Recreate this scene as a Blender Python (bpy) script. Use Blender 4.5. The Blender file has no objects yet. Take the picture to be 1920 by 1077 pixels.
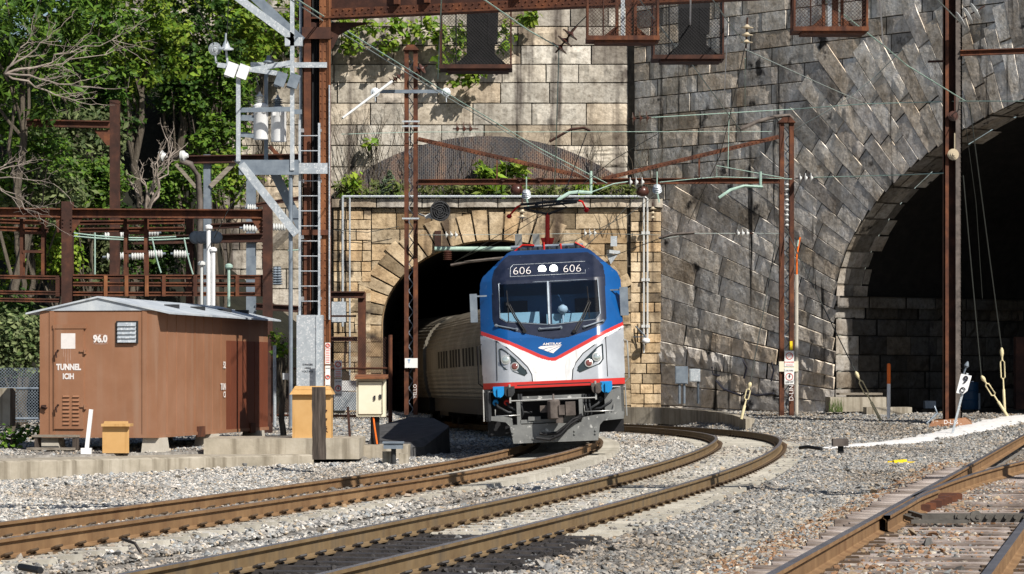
import bpy, bmesh, math, random
import numpy as np
from mathutils import Vector, Matrix, noise
R = math.radians
rng = random.Random(7)
npr = np.random.default_rng(7)
scene = bpy.context.scene
COL = scene.collection
# ------------------------------------------------------------------ camera, light, exposure
FPX, HZ, EYE = 5700.0, 700.0, 1.55           # focal length in photo pixels, horizon row, eye height above the rails
cam_d = bpy.data.cameras.new('camera'); cam = bpy.data.objects.new('camera', cam_d); COL.objects.link(cam)
cam.location = (0, 0, EYE); cam.rotation_euler = (R(90), 0, 0)
cam_d.sensor_width = 36; cam_d.lens = 36*FPX/1920; cam_d.shift_y = (HZ-538.5)/1920
cam_d.clip_start = 0.5; cam_d.clip_end = 2000
scene.camera = cam
AZ, EL = R(36.3), R(42)
SUN = Vector((math.sin(AZ)*math.cos(EL), -math.cos(AZ)*math.cos(EL), math.sin(EL)))
sun_d = bpy.data.lights.new('sun', 'SUN'); sun = bpy.data.objects.new('sun', sun_d); COL.objects.link(sun)
sun_d.energy = 5.0; sun_d.angle = R(0.5); sun_d.color = (1.0, 0.945, 0.86)
sun.rotation_euler = SUN.to_track_quat('Z', 'Y').to_euler(); sun.location = (20, -20, 40)
world = bpy.data.worlds.new('World'); scene.world = world; world.use_nodes = True
wn = world.node_tree; wn.nodes.clear()
sky = wn.nodes.new('ShaderNodeTexSky'); sky.sky_type = 'NISHITA'; sky.sun_disc = False
sky.sun_elevation = EL; sky.sun_rotation = math.atan2(SUN.x, SUN.y)
bg = wn.nodes.new('ShaderNodeBackground'); bg.inputs[1].default_value = 0.066
wo = wn.nodes.new('ShaderNodeOutputWorld')
wn.links.new(sky.outputs[0], bg.inputs[0]); wn.links.new(bg.outputs[0], wo.inputs[0])
vs = scene.view_settings; vs.view_transform = 'Standard'; vs.look = 'None'; vs.gamma = 1; vs.exposure = 0.34
scene.cycles.max_bounces = 5; scene.cycles.transparent_max_bounces = 8

# ------------------------------------------------------------------ helpers
def W(px, py, d):
    "world point seen at photo pixel (px, py), d metres in front of the camera"
    return Vector(((px-960)/FPX*d, d, EYE+(HZ-py)/FPX*d))

OFF = {}
def off(o): return OFF.get(o.name, Vector((0, 0, 0)))
def tag(o, label=None, cat=None, group=None, kind=None):
    if label: o['label'] = label
    if cat: o['category'] = cat
    if group: o['group'] = group
    if kind: o['kind'] = kind
    return o
def thing(name, label, cat, loc=(0, 0, 0), group=None):
    o = bpy.data.objects.new(name, None); COL.objects.link(o)
    o.location = loc; OFF[o.name] = Vector(loc); o.empty_display_size = 0.2
    return tag(o, label, cat, group)
def copy_tree(o, parent=None):
    c = o.copy(); COL.objects.link(c); c.parent = parent
    for ch in list(o.children): copy_tree(ch, c)
    return c

def frame_of(a, b, up=None):
    a, b = Vector(a), Vector(b); d = (b-a).normalized()
    if up is None: up = Vector((0, 0, 1)) if abs(d.z) < 0.95 else Vector((0, 1, 0))
    s = d.cross(Vector(up)).normalized(); u = s.cross(d).normalized()
    return a, b, d, s, u

class MB:
    "collects shapes in world coordinates; build() links them as one mesh object"
    def __init__(s): s.v = []; s.f = []; s.m = []; s.t = []; s.mi = 0; s.tint = 1.0
    def add(s, vs, fs):
        n = len(s.v); s.v += [tuple(p) for p in vs]
        for f in fs: s.f.append(tuple(i+n for i in f)); s.m.append(s.mi); s.t.append(s.tint)
        return s
    def box(s, a, b):
        (x0, y0, z0), (x1, y1, z1) = a, b
        return s.add([(x0,y0,z0),(x1,y0,z0),(x1,y1,z0),(x0,y1,z0),(x0,y0,z1),(x1,y0,z1),(x1,y1,z1),(x0,y1,z1)],
                     [(0,3,2,1),(4,5,6,7),(0,1,5,4),(1,2,6,5),(2,3,7,6),(3,0,4,7)])
    def cbox(s, c, size, rz=0.0):
        c = Vector(c); hx, hy, hz = size[0]/2, size[1]/2, size[2]/2; ca, sa = math.cos(rz), math.sin(rz)
        P = []
        for z in (-hz, hz):
            for x, y in ((-hx,-hy),(hx,-hy),(hx,hy),(-hx,hy)):
                P.append((c.x+x*ca-y*sa, c.y+x*sa+y*ca, c.z+z))
        return s.add(P, [(0,3,2,1),(4,5,6,7),(0,1,5,4),(1,2,6,5),(2,3,7,6),(3,0,4,7)])
    def bar(s, a, b, w, h, up=None):
        "box from a to b, w across, h along up"
        a, b, d, sd, u = frame_of(a, b, up); P = []
        for p in (a, b):
            for x, z in ((-w/2,-h/2),(w/2,-h/2),(w/2,h/2),(-w/2,h/2)): P.append(p+sd*x+u*z)
        return s.add(P, [(0,1,2,3),(7,6,5,4),(0,4,5,1),(1,5,6,2),(2,6,7,3),(3,7,4,0)])
    def ibeam(s, a, b, w, h, t=0.03, up=None):
        "H section: two flanges w wide, h apart along up"
        a, b, d, sd, u = frame_of(a, b, up)
        s.bar(a+u*(h/2-t/2), b+u*(h/2-t/2), w, t, u); s.bar(a-u*(h/2-t/2), b-u*(h/2-t/2), w, t, u)
        return s.bar(a, b, t*0.8, h-2*t, u)
    def tube(s, pts, r, n=6, cap=True):
        pts = [Vector(p) for p in pts]; rings = []
        for i, p in enumerate(pts):
            d = (pts[min(i+1, len(pts)-1)]-pts[max(i-1, 0)]).normalized()
            up = Vector((0, 0, 1)) if abs(d.z) < 0.9 else Vector((0, 1, 0))
            x = d.cross(up).normalized(); y = x.cross(d)
            rr = r[i] if isinstance(r, (list, tuple)) else r
            rings.append([p+(x*math.cos(2*math.pi*k/n)+y*math.sin(2*math.pi*k/n))*rr for k in range(n)])
        fs = []
        for i in range(len(pts)-1):
            for k in range(n):
                k2 = (k+1) % n; fs.append((i*n+k, i*n+k2, (i+1)*n+k2, (i+1)*n+k))
        if cap: fs.append(tuple(range(n-1, -1, -1))); fs.append(tuple((len(pts)-1)*n+k for k in range(n)))
        return s.add([q for rg in rings for q in rg], fs)
    def lathe(s, o, ax, prof, n=14):
        "prof: list of (distance along ax, radius)"
        o = Vector(o); ax = Vector(ax).normalized()
        up = Vector((0, 0, 1)) if abs(ax.z) < 0.9 else Vector((0, 1, 0))
        x = ax.cross(up).normalized(); y = x.cross(ax); P = []; fs = []
        for h, r in prof:
            for k in range(n):
                a = 2*math.pi*k/n; P.append(o+ax*h+(x*math.cos(a)+y*math.sin(a))*max(r, 1e-4))
        for i in range(len(prof)-1):
            for k in range(n):
                k2 = (k+1) % n; fs.append((i*n+k, i*n+k2, (i+1)*n+k2, (i+1)*n+k))
        fs.append(tuple(range(n-1, -1, -1))); fs.append(tuple((len(prof)-1)*n+k for k in range(n)))
        return s.add(P, fs)
    def cyl(s, a, b, r, n=12): 
        a, b = Vector(a), Vector(b); return s.lathe(a, b-a, [(0, r), ((b-a).length, r)], n)
    def prism(s, poly, n, t):
        "flat polygon (world points) given thickness t along -n"
        poly = [Vector(p) for p in poly]; n = Vector(n).normalized(); k = len(poly)
        return s.add(poly+[p-n*t for p in poly], [tuple(range(k)), tuple(range(2*k-1, k-1, -1))] +
                     [(i, i+k, (i+1) % k+k, (i+1) % k) for i in range(k)])
    def quad(s, a, b, c, d): return s.add([a, b, c, d], [(0, 1, 2, 3)])
    def mesh(s, me, M):
        "append an existing mesh, transformed"
        return s.add([M @ v.co for v in me.vertices], [tuple(p.vertices) for p in me.polygons])
    def build(s, name, mat, parent=None, label=None, smooth=None, fix=True):
        me = bpy.data.meshes.new(name)
        V = np.array(s.v, dtype=np.float64).reshape(-1, 3)
        if parent is None:
            lo, hi = V.min(0), V.max(0); o0 = Vector(((lo[0]+hi[0])/2, (lo[1]+hi[1])/2, lo[2]))
        else: o0 = off(parent)
        me.from_pydata([tuple(p) for p in (V-np.array(o0))], [], s.f)
        mats = mat if isinstance(mat, (list, tuple)) else [mat]
        for m in mats: me.materials.append(m)
        if len(mats) > 1: me.polygons.foreach_set('material_index', s.m)
        at = me.attributes.new('tint', 'FLOAT', 'FACE'); at.data.foreach_set('value', s.t)
        if fix:
            bm = bmesh.new(); bm.from_mesh(me); bmesh.ops.recalc_face_normals(bm, faces=bm.faces); bm.to_mesh(me); bm.free()
        if smooth is not None:
            me.shade_smooth(); me.set_sharp_from_angle(angle=R(smooth))
        me.update()
        o = bpy.data.objects.new(name, me); COL.objects.link(o)
        if parent is None: o.location = o0
        else: o.parent = parent
        OFF[o.name] = o0
        if label: o['label'] = label
        return o

def npmesh(name, V, F, mats, parent=None, tint=None, fmat=None, smooth=False, col=None):
    "fast mesh from numpy arrays; F is (n,3) or (n,4)"
    V = np.asarray(V, np.float32); F = np.asarray(F, np.int32); k = F.shape[1]
    if parent is None:
        lo, hi = V.min(0), V.max(0); o0 = Vector((float(lo[0]+hi[0])/2, float(lo[1]+hi[1])/2, float(lo[2])))
    else: o0 = off(parent)
    V = V-np.array(o0, np.float32)
    me = bpy.data.meshes.new(name); me.vertices.add(len(V)); me.vertices.foreach_set('co', V.ravel())
    me.loops.add(F.size); me.loops.foreach_set('vertex_index', F.ravel())
    me.polygons.add(len(F)); me.polygons.foreach_set('loop_start', np.arange(0, F.size, k, dtype=np.int32))
    for m in (mats if isinstance(mats, (list, tuple)) else [mats]): me.materials.append(m)
    if fmat is not None: me.polygons.foreach_set('material_index', np.asarray(fmat, np.int32))
    if tint is not None:
        a = me.attributes.new('tint', 'FLOAT', 'FACE'); a.data.foreach_set('value', np.asarray(tint, np.float32))
    if col is not None:
        a = me.attributes.new('col', 'FLOAT_COLOR', 'FACE'); c4 = np.ones((len(F), 4), np.float32); c4[:, :3] = col
        a.data.foreach_set('color', c4.ravel())
    me.update(calc_edges=True); me.validate()
    me.shade_smooth() if smooth else me.shade_flat()
    o = bpy.data.objects.new(name, me); COL.objects.link(o)
    if parent is None: o.location = o0
    else: o.parent = parent
    OFF[o.name] = o0
    return o

# ------------------------------------------------------------------ materials
def _ramp(nt, fac, stops):
    r = nt.nodes.new('ShaderNodeValToRGB'); e = r.color_ramp.elements
    while len(e) < len(stops): e.new(0.5)
    for i, (p, c) in enumerate(stops): e[i].position = p; e[i].color = (*c, 1)
    nt.links.new(fac, r.inputs[0]); return r.outputs[0]
def _noise(nt, co, scale, detail=4, rough=0.6, stretch=None):
    if stretch:
        mp = nt.nodes.new('ShaderNodeMapping'); mp.inputs['Scale'].default_value = stretch; nt.links.new(co, mp.inputs[0]); co = mp.outputs[0]
    n = nt.nodes.new('ShaderNodeTexNoise'); n.inputs['Scale'].default_value = scale; n.inputs['Detail'].default_value = detail
    n.inputs['Roughness'].default_value = rough; nt.links.new(co, n.inputs['Vector']); return n.outputs['Fac']
def _mul(nt, a, b, fac=1.0, mode='MULTIPLY'):
    m = nt.nodes.new('ShaderNodeMix'); m.data_type = 'RGBA'; m.blend_type = mode
    if isinstance(fac, float): m.inputs[0].default_value = fac
    else: nt.links.new(fac, m.inputs[0])
    for k, v in ((6, a), (7, b)):
        if isinstance(v, tuple): m.inputs[k].default_value = (*v, 1)
        else: nt.links.new(v, m.inputs[k])
    return m.outputs[2]
def pmat(name, stops, scale=3.0, rough=0.8, metal=0.0, bump=0.0, bscale=20.0, tint=False, col=False, stretch=None,
         streak=None, spots=None, spec=0.3, detail=5, trans=0.0, bstretch=None):
    """stops: colour ramp over a noise; streak=(colour, lo, hi, scale) vertical dirt runs; spots=(colour, lo, hi, scale)"""
    m = bpy.data.materials.new(name); m.use_nodes = True; nt = m.node_tree; b = nt.nodes['Principled BSDF']
    tc = nt.nodes.new('ShaderNodeTexCoord'); co = tc.outputs['Object']
    if len(stops) == 1: stops = [(0.3, tuple(c*0.9 for c in stops[0])), (0.7, tuple(min(1, c*1.08) for c in stops[0]))]
    c = _ramp(nt, _noise(nt, co, scale, detail, 0.62, stretch), stops)
    if col:
        a = nt.nodes.new('ShaderNodeAttribute'); a.attribute_name = 'col'; c = _mul(nt, c, a.outputs['Color'])
    if tint:
        a = nt.nodes.new('ShaderNodeAttribute'); a.attribute_name = 'tint'; c = _mul(nt, c, a.outputs['Color'])
    for sp, st in ((streak, (1, 1, 0.06)), (spots, None)):
        if sp:
            f = _ramp(nt, _noise(nt, co, sp[3], 4, 0.6, st), [(sp[1], (0, 0, 0)), (sp[2], (1, 1, 1))]); c = _mul(nt, c, sp[0], f, 'MIX')
    nt.links.new(c, b.inputs['Base Color']); b.inputs['Roughness'].default_value = rough; b.inputs['Metallic'].default_value = metal
    b.inputs['Specular IOR Level'].default_value = spec
    if bump:
        bp = nt.nodes.new('ShaderNodeBump'); bp.inputs['Strength'].default_value = 1.0; bp.inputs['Distance'].default_value = bump
        nt.links.new(_noise(nt, co, bscale, 5, 0.6, bstretch), bp.inputs['Height']); nt.links.new(bp.outputs[0], b.inputs['Normal'])
    if trans:
        t = nt.nodes.new('ShaderNodeBsdfTranslucent'); nt.links.new(c, t.inputs[0]); mx = nt.nodes.new('ShaderNodeMixShader')
        mx.inputs[0].default_value = trans; out = nt.nodes['Material Output']
        nt.links.new(b.outputs[0], mx.inputs[1]); nt.links.new(t.outputs[0], mx.inputs[2]); nt.links.new(mx.outputs[0], out.inputs[0])
    return m
def emat(name, c, s):
    m = bpy.data.materials.new(name); m.use_nodes = True; b = m.node_tree.nodes['Principled BSDF']
    b.inputs['Emission Color'].default_value = (*c, 1); b.inputs['Emission Strength'].default_value = s; b.inputs['Base Color'].default_value = (*c, 1)
    return m
def glass(name, tintc, rough=0.03, alpha=0.5):
    m = bpy.data.materials.new(name); m.use_nodes = True; nt = m.node_tree; nt.nodes.clear()
    out = nt.nodes.new('ShaderNodeOutputMaterial'); t = nt.nodes.new('ShaderNodeBsdfTransparent'); t.inputs[0].default_value = (*tintc, 1)
    g = nt.nodes.new('ShaderNodeBsdfGlossy'); g.inputs[0].default_value = (0.9, 0.95, 1, 1); g.inputs[1].default_value = rough
    lw = nt.nodes.new('ShaderNodeFresnel'); lw.inputs[0].default_value = 1.5
    mx = nt.nodes.new('ShaderNodeMixShader'); nt.links.new(lw.outputs[0], mx.inputs[0]); nt.links.new(t.outputs[0], mx.inputs[1]); nt.links.new(g.outputs[0], mx.inputs[2])
    nt.links.new(mx.outputs[0], out.inputs[0]); return m
M = {}
M['rust'] = pmat('rust', [(0.3, (0.035, 0.016, 0.011)), (0.5, (0.095, 0.036, 0.02)), (0.66, (0.16, 0.058, 0.026)), (0.8, (0.22, 0.09, 0.035))], 2.2, 0.85, bump=0.004, bscale=30, streak=((0.05, 0.02, 0.014), 0.5, 0.7, 6))
M['rust_dark'] = pmat('rust_dark', [(0.3, (0.022, 0.012, 0.01)), (0.55, (0.055, 0.024, 0.017)), (0.75, (0.11, 0.045, 0.026))], 2.5, 0.85, bump=0.003, bscale=30)
M['rust_orange'] = pmat('rust_orange', [(0.3, (0.12, 0.042, 0.018)), (0.5, (0.2, 0.078, 0.033)), (0.75, (0.3, 0.125, 0.05))], 2.0, 0.85, bump=0.004, bscale=25, streak=((0.06, 0.025, 0.015), 0.52, 0.7, 5))
M['galv'] = pmat('galvanised_steel', [(0.3, (0.32, 0.36, 0.4)), (0.7, (0.5, 0.54, 0.57))], 5, 0.45, 0.3, bump=0.001, bscale=30, spots=((0.6, 0.62, 0.64), 0.55, 0.6, 22))
M['galv_dark'] = pmat('galvanised_steel_dull', [(0.3, (0.13, 0.16, 0.2)), (0.7, (0.24, 0.28, 0.32))], 4, 0.5, 0.3)
M['black'] = pmat('black_rubber', [(0.3, (0.006, 0.006, 0.007)), (0.7, (0.018, 0.018, 0.02))], 4, 0.6)
M['dark'] = pmat('dark_steel', [(0.3, (0.015, 0.016, 0.018)), (0.7, (0.04, 0.042, 0.046))], 4, 0.6, bump=0.002)
M['white'] = pmat('white_paint', [(0.3, (0.66, 0.67, 0.68)), (0.7, (0.8, 0.8, 0.8))], 2, 0.5)
M['porc_white'] = pmat('white_porcelain', [(0.56, 0.57, 0.56)], 3, 0.25, spec=0.5)
M['porc_brown'] = pmat('brown_porcelain', [(0.07, 0.028, 0.02)], 3, 0.3, spec=0.5)
M['porc_tan'] = pmat('tan_porcelain', [(0.45, 0.38, 0.27)], 3, 0.35, spec=0.5)
M['copper'] = pmat('verdigris_copper', [(0.3, (0.25, 0.36, 0.31)), (0.6, (0.36, 0.5, 0.43)), (0.8, (0.44, 0.54, 0.45))], 4, 0.7)
M['wire_dark'] = pmat('dark_wire', [(0.05, 0.055, 0.05)], 4, 0.6)
M['wire_grey'] = pmat('grey_wire', [(0.3, 0.34, 0.32)], 4, 0.6)
M['conc'] = pmat('concrete', [(0.25, (0.22, 0.195, 0.15)), (0.5, (0.36, 0.32, 0.255)), (0.75, (0.46, 0.42, 0.35))], 1.6, 0.9, bump=0.006, bscale=14, streak=((0.15, 0.125, 0.09), 0.48, 0.72, 5), detail=8)
M['conc_pale'] = pmat('pale_concrete', [(0.25, (0.36, 0.33, 0.28)), (0.75, (0.54, 0.5, 0.43))], 2.5, 0.9, bump=0.004, bscale=20)
M['wood'] = pmat('weathered_wood', [(0.3, (0.022, 0.018, 0.016)), (0.55, (0.07, 0.056, 0.047)), (0.8, (0.15, 0.125, 0.105))], 3.5, 0.9, stretch=(7, 7, 0.5), bump=0.01, bscale=5, bstretch=(7, 7, 0.4))
M['wood_grey'] = pmat('grey_planks', [(0.3, (0.12, 0.1, 0.08)), (0.55, (0.24, 0.21, 0.17)), (0.8, (0.36, 0.32, 0.27))], 4, 0.9, stretch=(0.6, 6, 6), bump=0.005, bscale=6)
M['ochre'] = pmat('ochre_paint', [(0.25, (0.43, 0.245, 0.085)), (0.5, (0.51, 0.305, 0.12)), (0.75, (0.56, 0.36, 0.16))], 1.5, 0.55, bump=0.001, streak=((0.33, 0.17, 0.05), 0.56, 0.8, 7))
M['cream'] = pmat('cream_paint', [(0.3, (0.66, 0.61, 0.46)), (0.7, (0.74, 0.7, 0.56))], 2, 0.45, spots=((0.6, 0.5, 0.28), 0.66, 0.75, 4))
M['brown'] = pmat('brown_paint', [(0.25, (0.225, 0.105, 0.055)), (0.5, (0.275, 0.135, 0.075)), (0.75, (0.32, 0.17, 0.105))], 0.9, 0.6, bump=0.003, bscale=3, streak=((0.3, 0.185, 0.125), 0.52, 0.8, 3), detail=7)
M['brown_dark'] = pmat('brown_paint_repaint', [(0.3, (0.135, 0.04, 0.02)), (0.7, (0.175, 0.055, 0.028))], 1.2, 0.6, bump=0.002, bscale=3)
M['roofgrey'] = pmat('painted_metal_roof', [(0.3, (0.33, 0.37, 0.42)), (0.5, (0.44, 0.48, 0.52)), (0.7, (0.55, 0.58, 0.6))], 2.4, 0.5, spots=((0.24, 0.28, 0.33), 0.55, 0.7, 1.7))
M['red'] = pmat('red_paint', [(0.5, 0.02, 0.014)], 3, 0.4)
M['yellow'] = pmat('yellow_plastic', [(0.85, 0.62, 0.02)], 3, 0.5)
M['orange'] = pmat('orange_plastic', [(0.8, 0.16, 0.02)], 3, 0.5)
M['stencil'] = pmat('white_spray_paint', [(0.72, 0.68, 0.66)], 6, 0.7)
M['stencil_soft'] = pmat('thin_white_overspray', [(0.3, (0.3, 0.16, 0.11)), (0.7, (0.42, 0.28, 0.22))], 14, 0.7)
M['ink'] = pmat('black_ink', [(0.02, 0.02, 0.03)], 3, 0.6)
M['yellow_guard'] = pmat('pale_yellow_guard', [(0.62, 0.54, 0.33)], 3, 0.6)

TEXTS = {}
def text_mesh(body, size, bold=0.0):
    k = (body, size, bold)
    if k not in TEXTS:
        cu = bpy.data.curves.new('lettering', 'FONT'); cu.body = body; cu.size = size; cu.align_x = 'CENTER'; cu.align_y = 'CENTER'
        cu.offset = bold; cu.extrude = 0.002; cu.resolution_u = 3
        o = bpy.data.objects.new('lettering', cu); COL.objects.link(o); bpy.context.view_layer.update()
        me = bpy.data.meshes.new_from_object(o.evaluated_get(bpy.context.evaluated_depsgraph_get()))
        bpy.data.objects.remove(o); TEXTS[k] = me
    return TEXTS[k]
def basis(o, x, y, n):
    Mx = Matrix.Identity(4)
    for i, a in enumerate((Vector(x).normalized(), Vector(y).normalized(), Vector(n).normalized())):
        for r in range(3): Mx[r][i] = a[r]
    Mx.translation = Vector(o); return Mx
FACE = (Vector((1, 0, 0)), Vector((0, 0, 1)), Vector((0, -1, 0)))   # lettering facing the camera side
# ------------------------------------------------------------------ track alignments
YS = np.arange(-4.0, 190.0, 0.25)
def align(y0, x0, knots):
    ph = np.radians(np.interp(YS, [k[0] for k in knots], [k[1] for k in knots])); t = np.tan(ph)
    x = np.concatenate([[0], np.cumsum((t[1:]+t[:-1])/2*0.25)]); return x-np.interp(y0, YS, x)+x0, ph
XA, HA = align(46.1, -1.58, [(25, 12.4), (42, 11.6), (60, 6.2), (72, 1.6), (82, -1.6), (95, -5.8), (108, -10), (130, -16), (190, -30)])
XB, HB = align(44.4, 1.94, [(22, 12.2), (30, 12), (45, 9.9), (60, 7.4), (70, 5.2), (80, 0), (90, -6), (100, -12), (108, -15), (130, -20), (190, -28)])
XC, HC = align(21.8, 2.64, [(0, 11.6), (190, 11.6)])
def grade(y): return np.interp(y, [-10, 72, 102, 140, 200], [0, 0, -0.17, -0.3, -0.5])
xa = lambda y: np.interp(y, YS, XA); xb = lambda y: np.interp(y, YS, XB); xc = lambda y: np.interp(y, YS, XC)
CANT_A = 0.045
PLAT = [(-14.0, 52.0), (-9.4, 56.0), (-6.2, 58.9), (-3.95, 60.6), (-3.1, 62.5), (-2.9, 70)]     # front edge of the concrete platform on the left
def sm(t): t = np.clip(t, 0, 1); return t*t*(3-2*t)
WALL_O = Vector((5.30, 108.0, 0)); WALL_D = Vector((math.sin(R(40)), -math.cos(R(40)), 0)); WALL_N = Vector((-math.cos(R(40)), -math.sin(R(40)), 0))
def gz(x, y):
    x = np.asarray(x, float); y = np.asarray(y, float)
    dA = x-xa(y); dB = x-xb(y); dC = x-xc(y)
    z = -0.25+grade(y)
    # shoulder and dip between the middle track and the turnout
    dip = sm((dB-1.5)/1.3)*sm((xc(y)-1.5-x)/1.2)*sm((62-y)/10)
    z = z-0.13*dip
    z = z+0.11*np.exp(-(dC/2.0)**2)*sm((70-y)/25)
    # ground climbing to the stone wall on the right
    s = (x-WALL_O.x)*WALL_N.x+(y-WALL_O.y)*WALL_N.y
    z = z+0.62*sm((dB-1.35)/2.2)*sm((y-72)/24)*sm((16-s)/16)
    # fall away to the left of the loco track, then the yard level behind the platform edge
    z = z-0.2*sm((-dA-1.4)/1.6)*sm((62-y)/8)
    pe = np.interp(x, [p[0] for p in PLAT], [p[1] for p in PLAT])
    z = np.where((y > pe-0.05) & (x < -2.9), -0.03-0.12*sm((x+4.5)/1.5)+0.16*sm((y-80)/18), z)
    z = np.where((y > pe-0.2) & (y < pe+2.0) & (x < -3.4), -0.55, z)
    z = z+0.06*(np.abs(dA) < 1.7)*sm((50-y)/6)
    z = z+0.02*np.sin(x*2.1+y*0.7)*np.sin(y*1.3-x*0.9)*(np.abs(dA) > 1.2)*(np.abs(dB) > 1.2)
    return z
gz1 = lambda x, y: float(gz(np.array([x]), np.array([y]))[0])

M['soil'] = pmat('ballast_dust', [(0.3, (0.11, 0.1, 0.09)), (0.5, (0.2, 0.185, 0.165)), (0.7, (0.32, 0.3, 0.27))], 9, 0.95, bump=0.02, bscale=30)
gx = np.concatenate([np.linspace(-70, -16, 12), np.arange(-15.5, 20, 0.2), np.linspace(20.5, 80, 14)])
gy = np.concatenate([np.linspace(-30, 18, 8), np.arange(18.5, 112, 0.25), np.linspace(113, 200, 24)])
GX, GY = np.meshgrid(gx, gy); GZ = gz(GX, GY); nx, ny = len(gx), len(gy)
V = np.stack([GX.ravel(), GY.ravel(), GZ.ravel()], 1)
ii = (np.arange(ny-1)[:, None]*nx+np.arange(nx-1)[None]).ravel()
g = npmesh('ground', V, np.stack([ii, ii+1, ii+nx+1, ii+nx], 1), M['soil'], smooth=True); tag(g, kind='structure')
# white limestone path in front of the big arch
M['lime'] = pmat('limestone_dust', [(0.3, (0.58, 0.57, 0.56)), (0.7, (0.8, 0.79, 0.78))], 5, 0.95, bump=0.02, bscale=9, spots=((0.3, 0.28, 0.26), 0.66, 0.72, 4))
pa = [W(1545, 836, 71), W(1640, 826, 76), W(1760, 814, 84), W(1925, 800, 92), W(2080, 792, 98)]
V = []; 
for k in range(60):
    t = k/59*(len(pa)-1); i = min(int(t), len(pa)-2); p = pa[i].lerp(pa[i+1], t-i)
    w = 0.4+3.2*min(1, k/18)
    for e in range(9):
        yy = p.y+w*(e/8-0.35); V.append((p.x+0.1*math.sin(k*1.7+e), yy, gz1(p.x, yy)+0.012+0.05*math.sin(math.pi*e/8)+0.01*rng.random()))
ii = (np.arange(59)[:, None]*9+np.arange(8)[None]).ravel()
o = npmesh('path', V, np.stack([ii, ii+1, ii+10, ii+9], 1), M['lime'], smooth=True); tag(o, kind='structure')

# ------------------------------------------------------------------ rails, sleepers, clips
M['rail_gold'] = pmat('rail_rust_gold', [(0.3, (0.16, 0.092, 0.045)), (0.55, (0.235, 0.14, 0.068)), (0.8, (0.31, 0.195, 0.1))], 2.0, 0.75, bump=0.002, bscale=15, streak=((0.16, 0.085, 0.04), 0.5, 0.75, 3))
M['rail_brown'] = pmat('rail_rust_brown', [(0.3, (0.13, 0.085, 0.043)), (0.55, (0.2, 0.137, 0.07)), (0.8, (0.26, 0.185, 0.1))], 2.0, 0.75, bump=0.002, bscale=15, streak=((0.09, 0.07, 0.05), 0.5, 0.75, 2))
M['rail_top'] = pmat('polished_rail_head', [(0.3, (0.2, 0.19, 0.2)), (0.7, (0.36, 0.34, 0.35))], 3, 0.32, 0.75)
M['rail_top_dull'] = pmat('dull_rail_head', [(0.3, (0.17, 0.115, 0.08)), (0.7, (0.25, 0.19, 0.14))], 3, 0.5, 0.2)
M['tie_conc'] = pmat('concrete_sleeper', [(0.3, (0.4, 0.37, 0.31)), (0.7, (0.56, 0.53, 0.46))], 4, 0.9, bump=0.004, bscale=25)
M['tie_oil'] = pmat('oil_soaked_sleeper', [(0.3, (0.02, 0.018, 0.018)), (0.7, (0.06, 0.053, 0.05))], 4, 0.55, bump=0.006, bscale=12)
M['tie_wood'] = pmat('wooden_sleeper', [(0.3, (0.085, 0.066, 0.055)), (0.48, (0.24, 0.2, 0.18)), (0.68, (0.48, 0.43, 0.4))], 3, 0.95, stretch=(0.8, 9, 3), bump=0.012, bscale=4, bstretch=(1, 10, 4))
def vary(m, lo, hi):
    nt = m.node_tree; b = nt.nodes['Principled BSDF']; l = b.inputs['Base Color'].links[0]; c = l.from_socket; oi = nt.nodes.new('ShaderNodeObjectInfo')
    mr = _ramp(nt, oi.outputs['Random'], [(0, lo), (1, hi)]); nt.links.new(_mul(nt, c, mr), b.inputs['Base Color'])
vary(M['tie_wood'], (0.6, 0.56, 0.52), (1.5, 1.5, 1.5)); vary(M['tie_conc'], (0.75, 0.75, 0.74), (1.05, 1.05, 1.05))
M['clip'] = pmat('rusty_clip', [(0.07, 0.045, 0.026)], 9, 0.8)
PROF = [(-.036, 0), (.036, 0), (.038, -.03), (.012, -.047), (.009, -.06), (.009, -.15), (.02, -.16), (.072, -.172), (.072, -.186),
        (-.072, -.186), (-.072, -.172), (-.02, -.16), (-.009, -.15), (-.009, -.06), (-.012, -.047), (-.038, -.03)]
def sweep_rail(name, pts, mats, parent):
    "pts: (x, y, z) at the top of the rail head"
    pts = np.array(pts); d = np.gradient(pts, axis=0); d /= np.linalg.norm(d[:, :2], axis=1)[:, None]
    k = len(PROF); V = []
    for p, t in zip(pts, d):
        for a, b in PROF: V.append((p[0]+t[1]*a, p[1]-t[0]*a, p[2]+b))
    F = []; fm = []
    for i in range(len(pts)-1):
        for j in range(k): F.append((i*k+j, i*k+(j+1) % k, (i+1)*k+(j+1) % k, (i+1)*k+j)); fm.append(1 if j == 0 else 0)
    return npmesh(name, V, F, mats, parent, fmat=fm)
def off_line(X, H, y0, y1, o, dz, step=0.5):
    ys = np.arange(y0, y1, step); x = np.interp(ys, YS, X); h = np.interp(ys, YS, H)
    return np.stack([x+o*np.cos(h), ys-o*np.sin(h), grade(ys)+dz], 1)
def clip_mesh(mb, sx):
    "bent spring clip beside the rail foot, sx = side"
    mb.box((sx*0.075-0.03, -0.08, -0.01), (sx*0.075+0.06, 0.08, 0.012))
    pts = [(sx*0.05, -0.05, 0.03), (sx*0.1, -0.062, 0.05), (sx*0.14, -0.03, 0.06), (sx*0.13, 0.02, 0.06), (sx*0.08, 0.05, 0.045), (sx*0.06, 0.02, 0.03), (sx*0.12, -0.01, 0.025)]
    mb.tube(pts, 0.014, 5)
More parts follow.
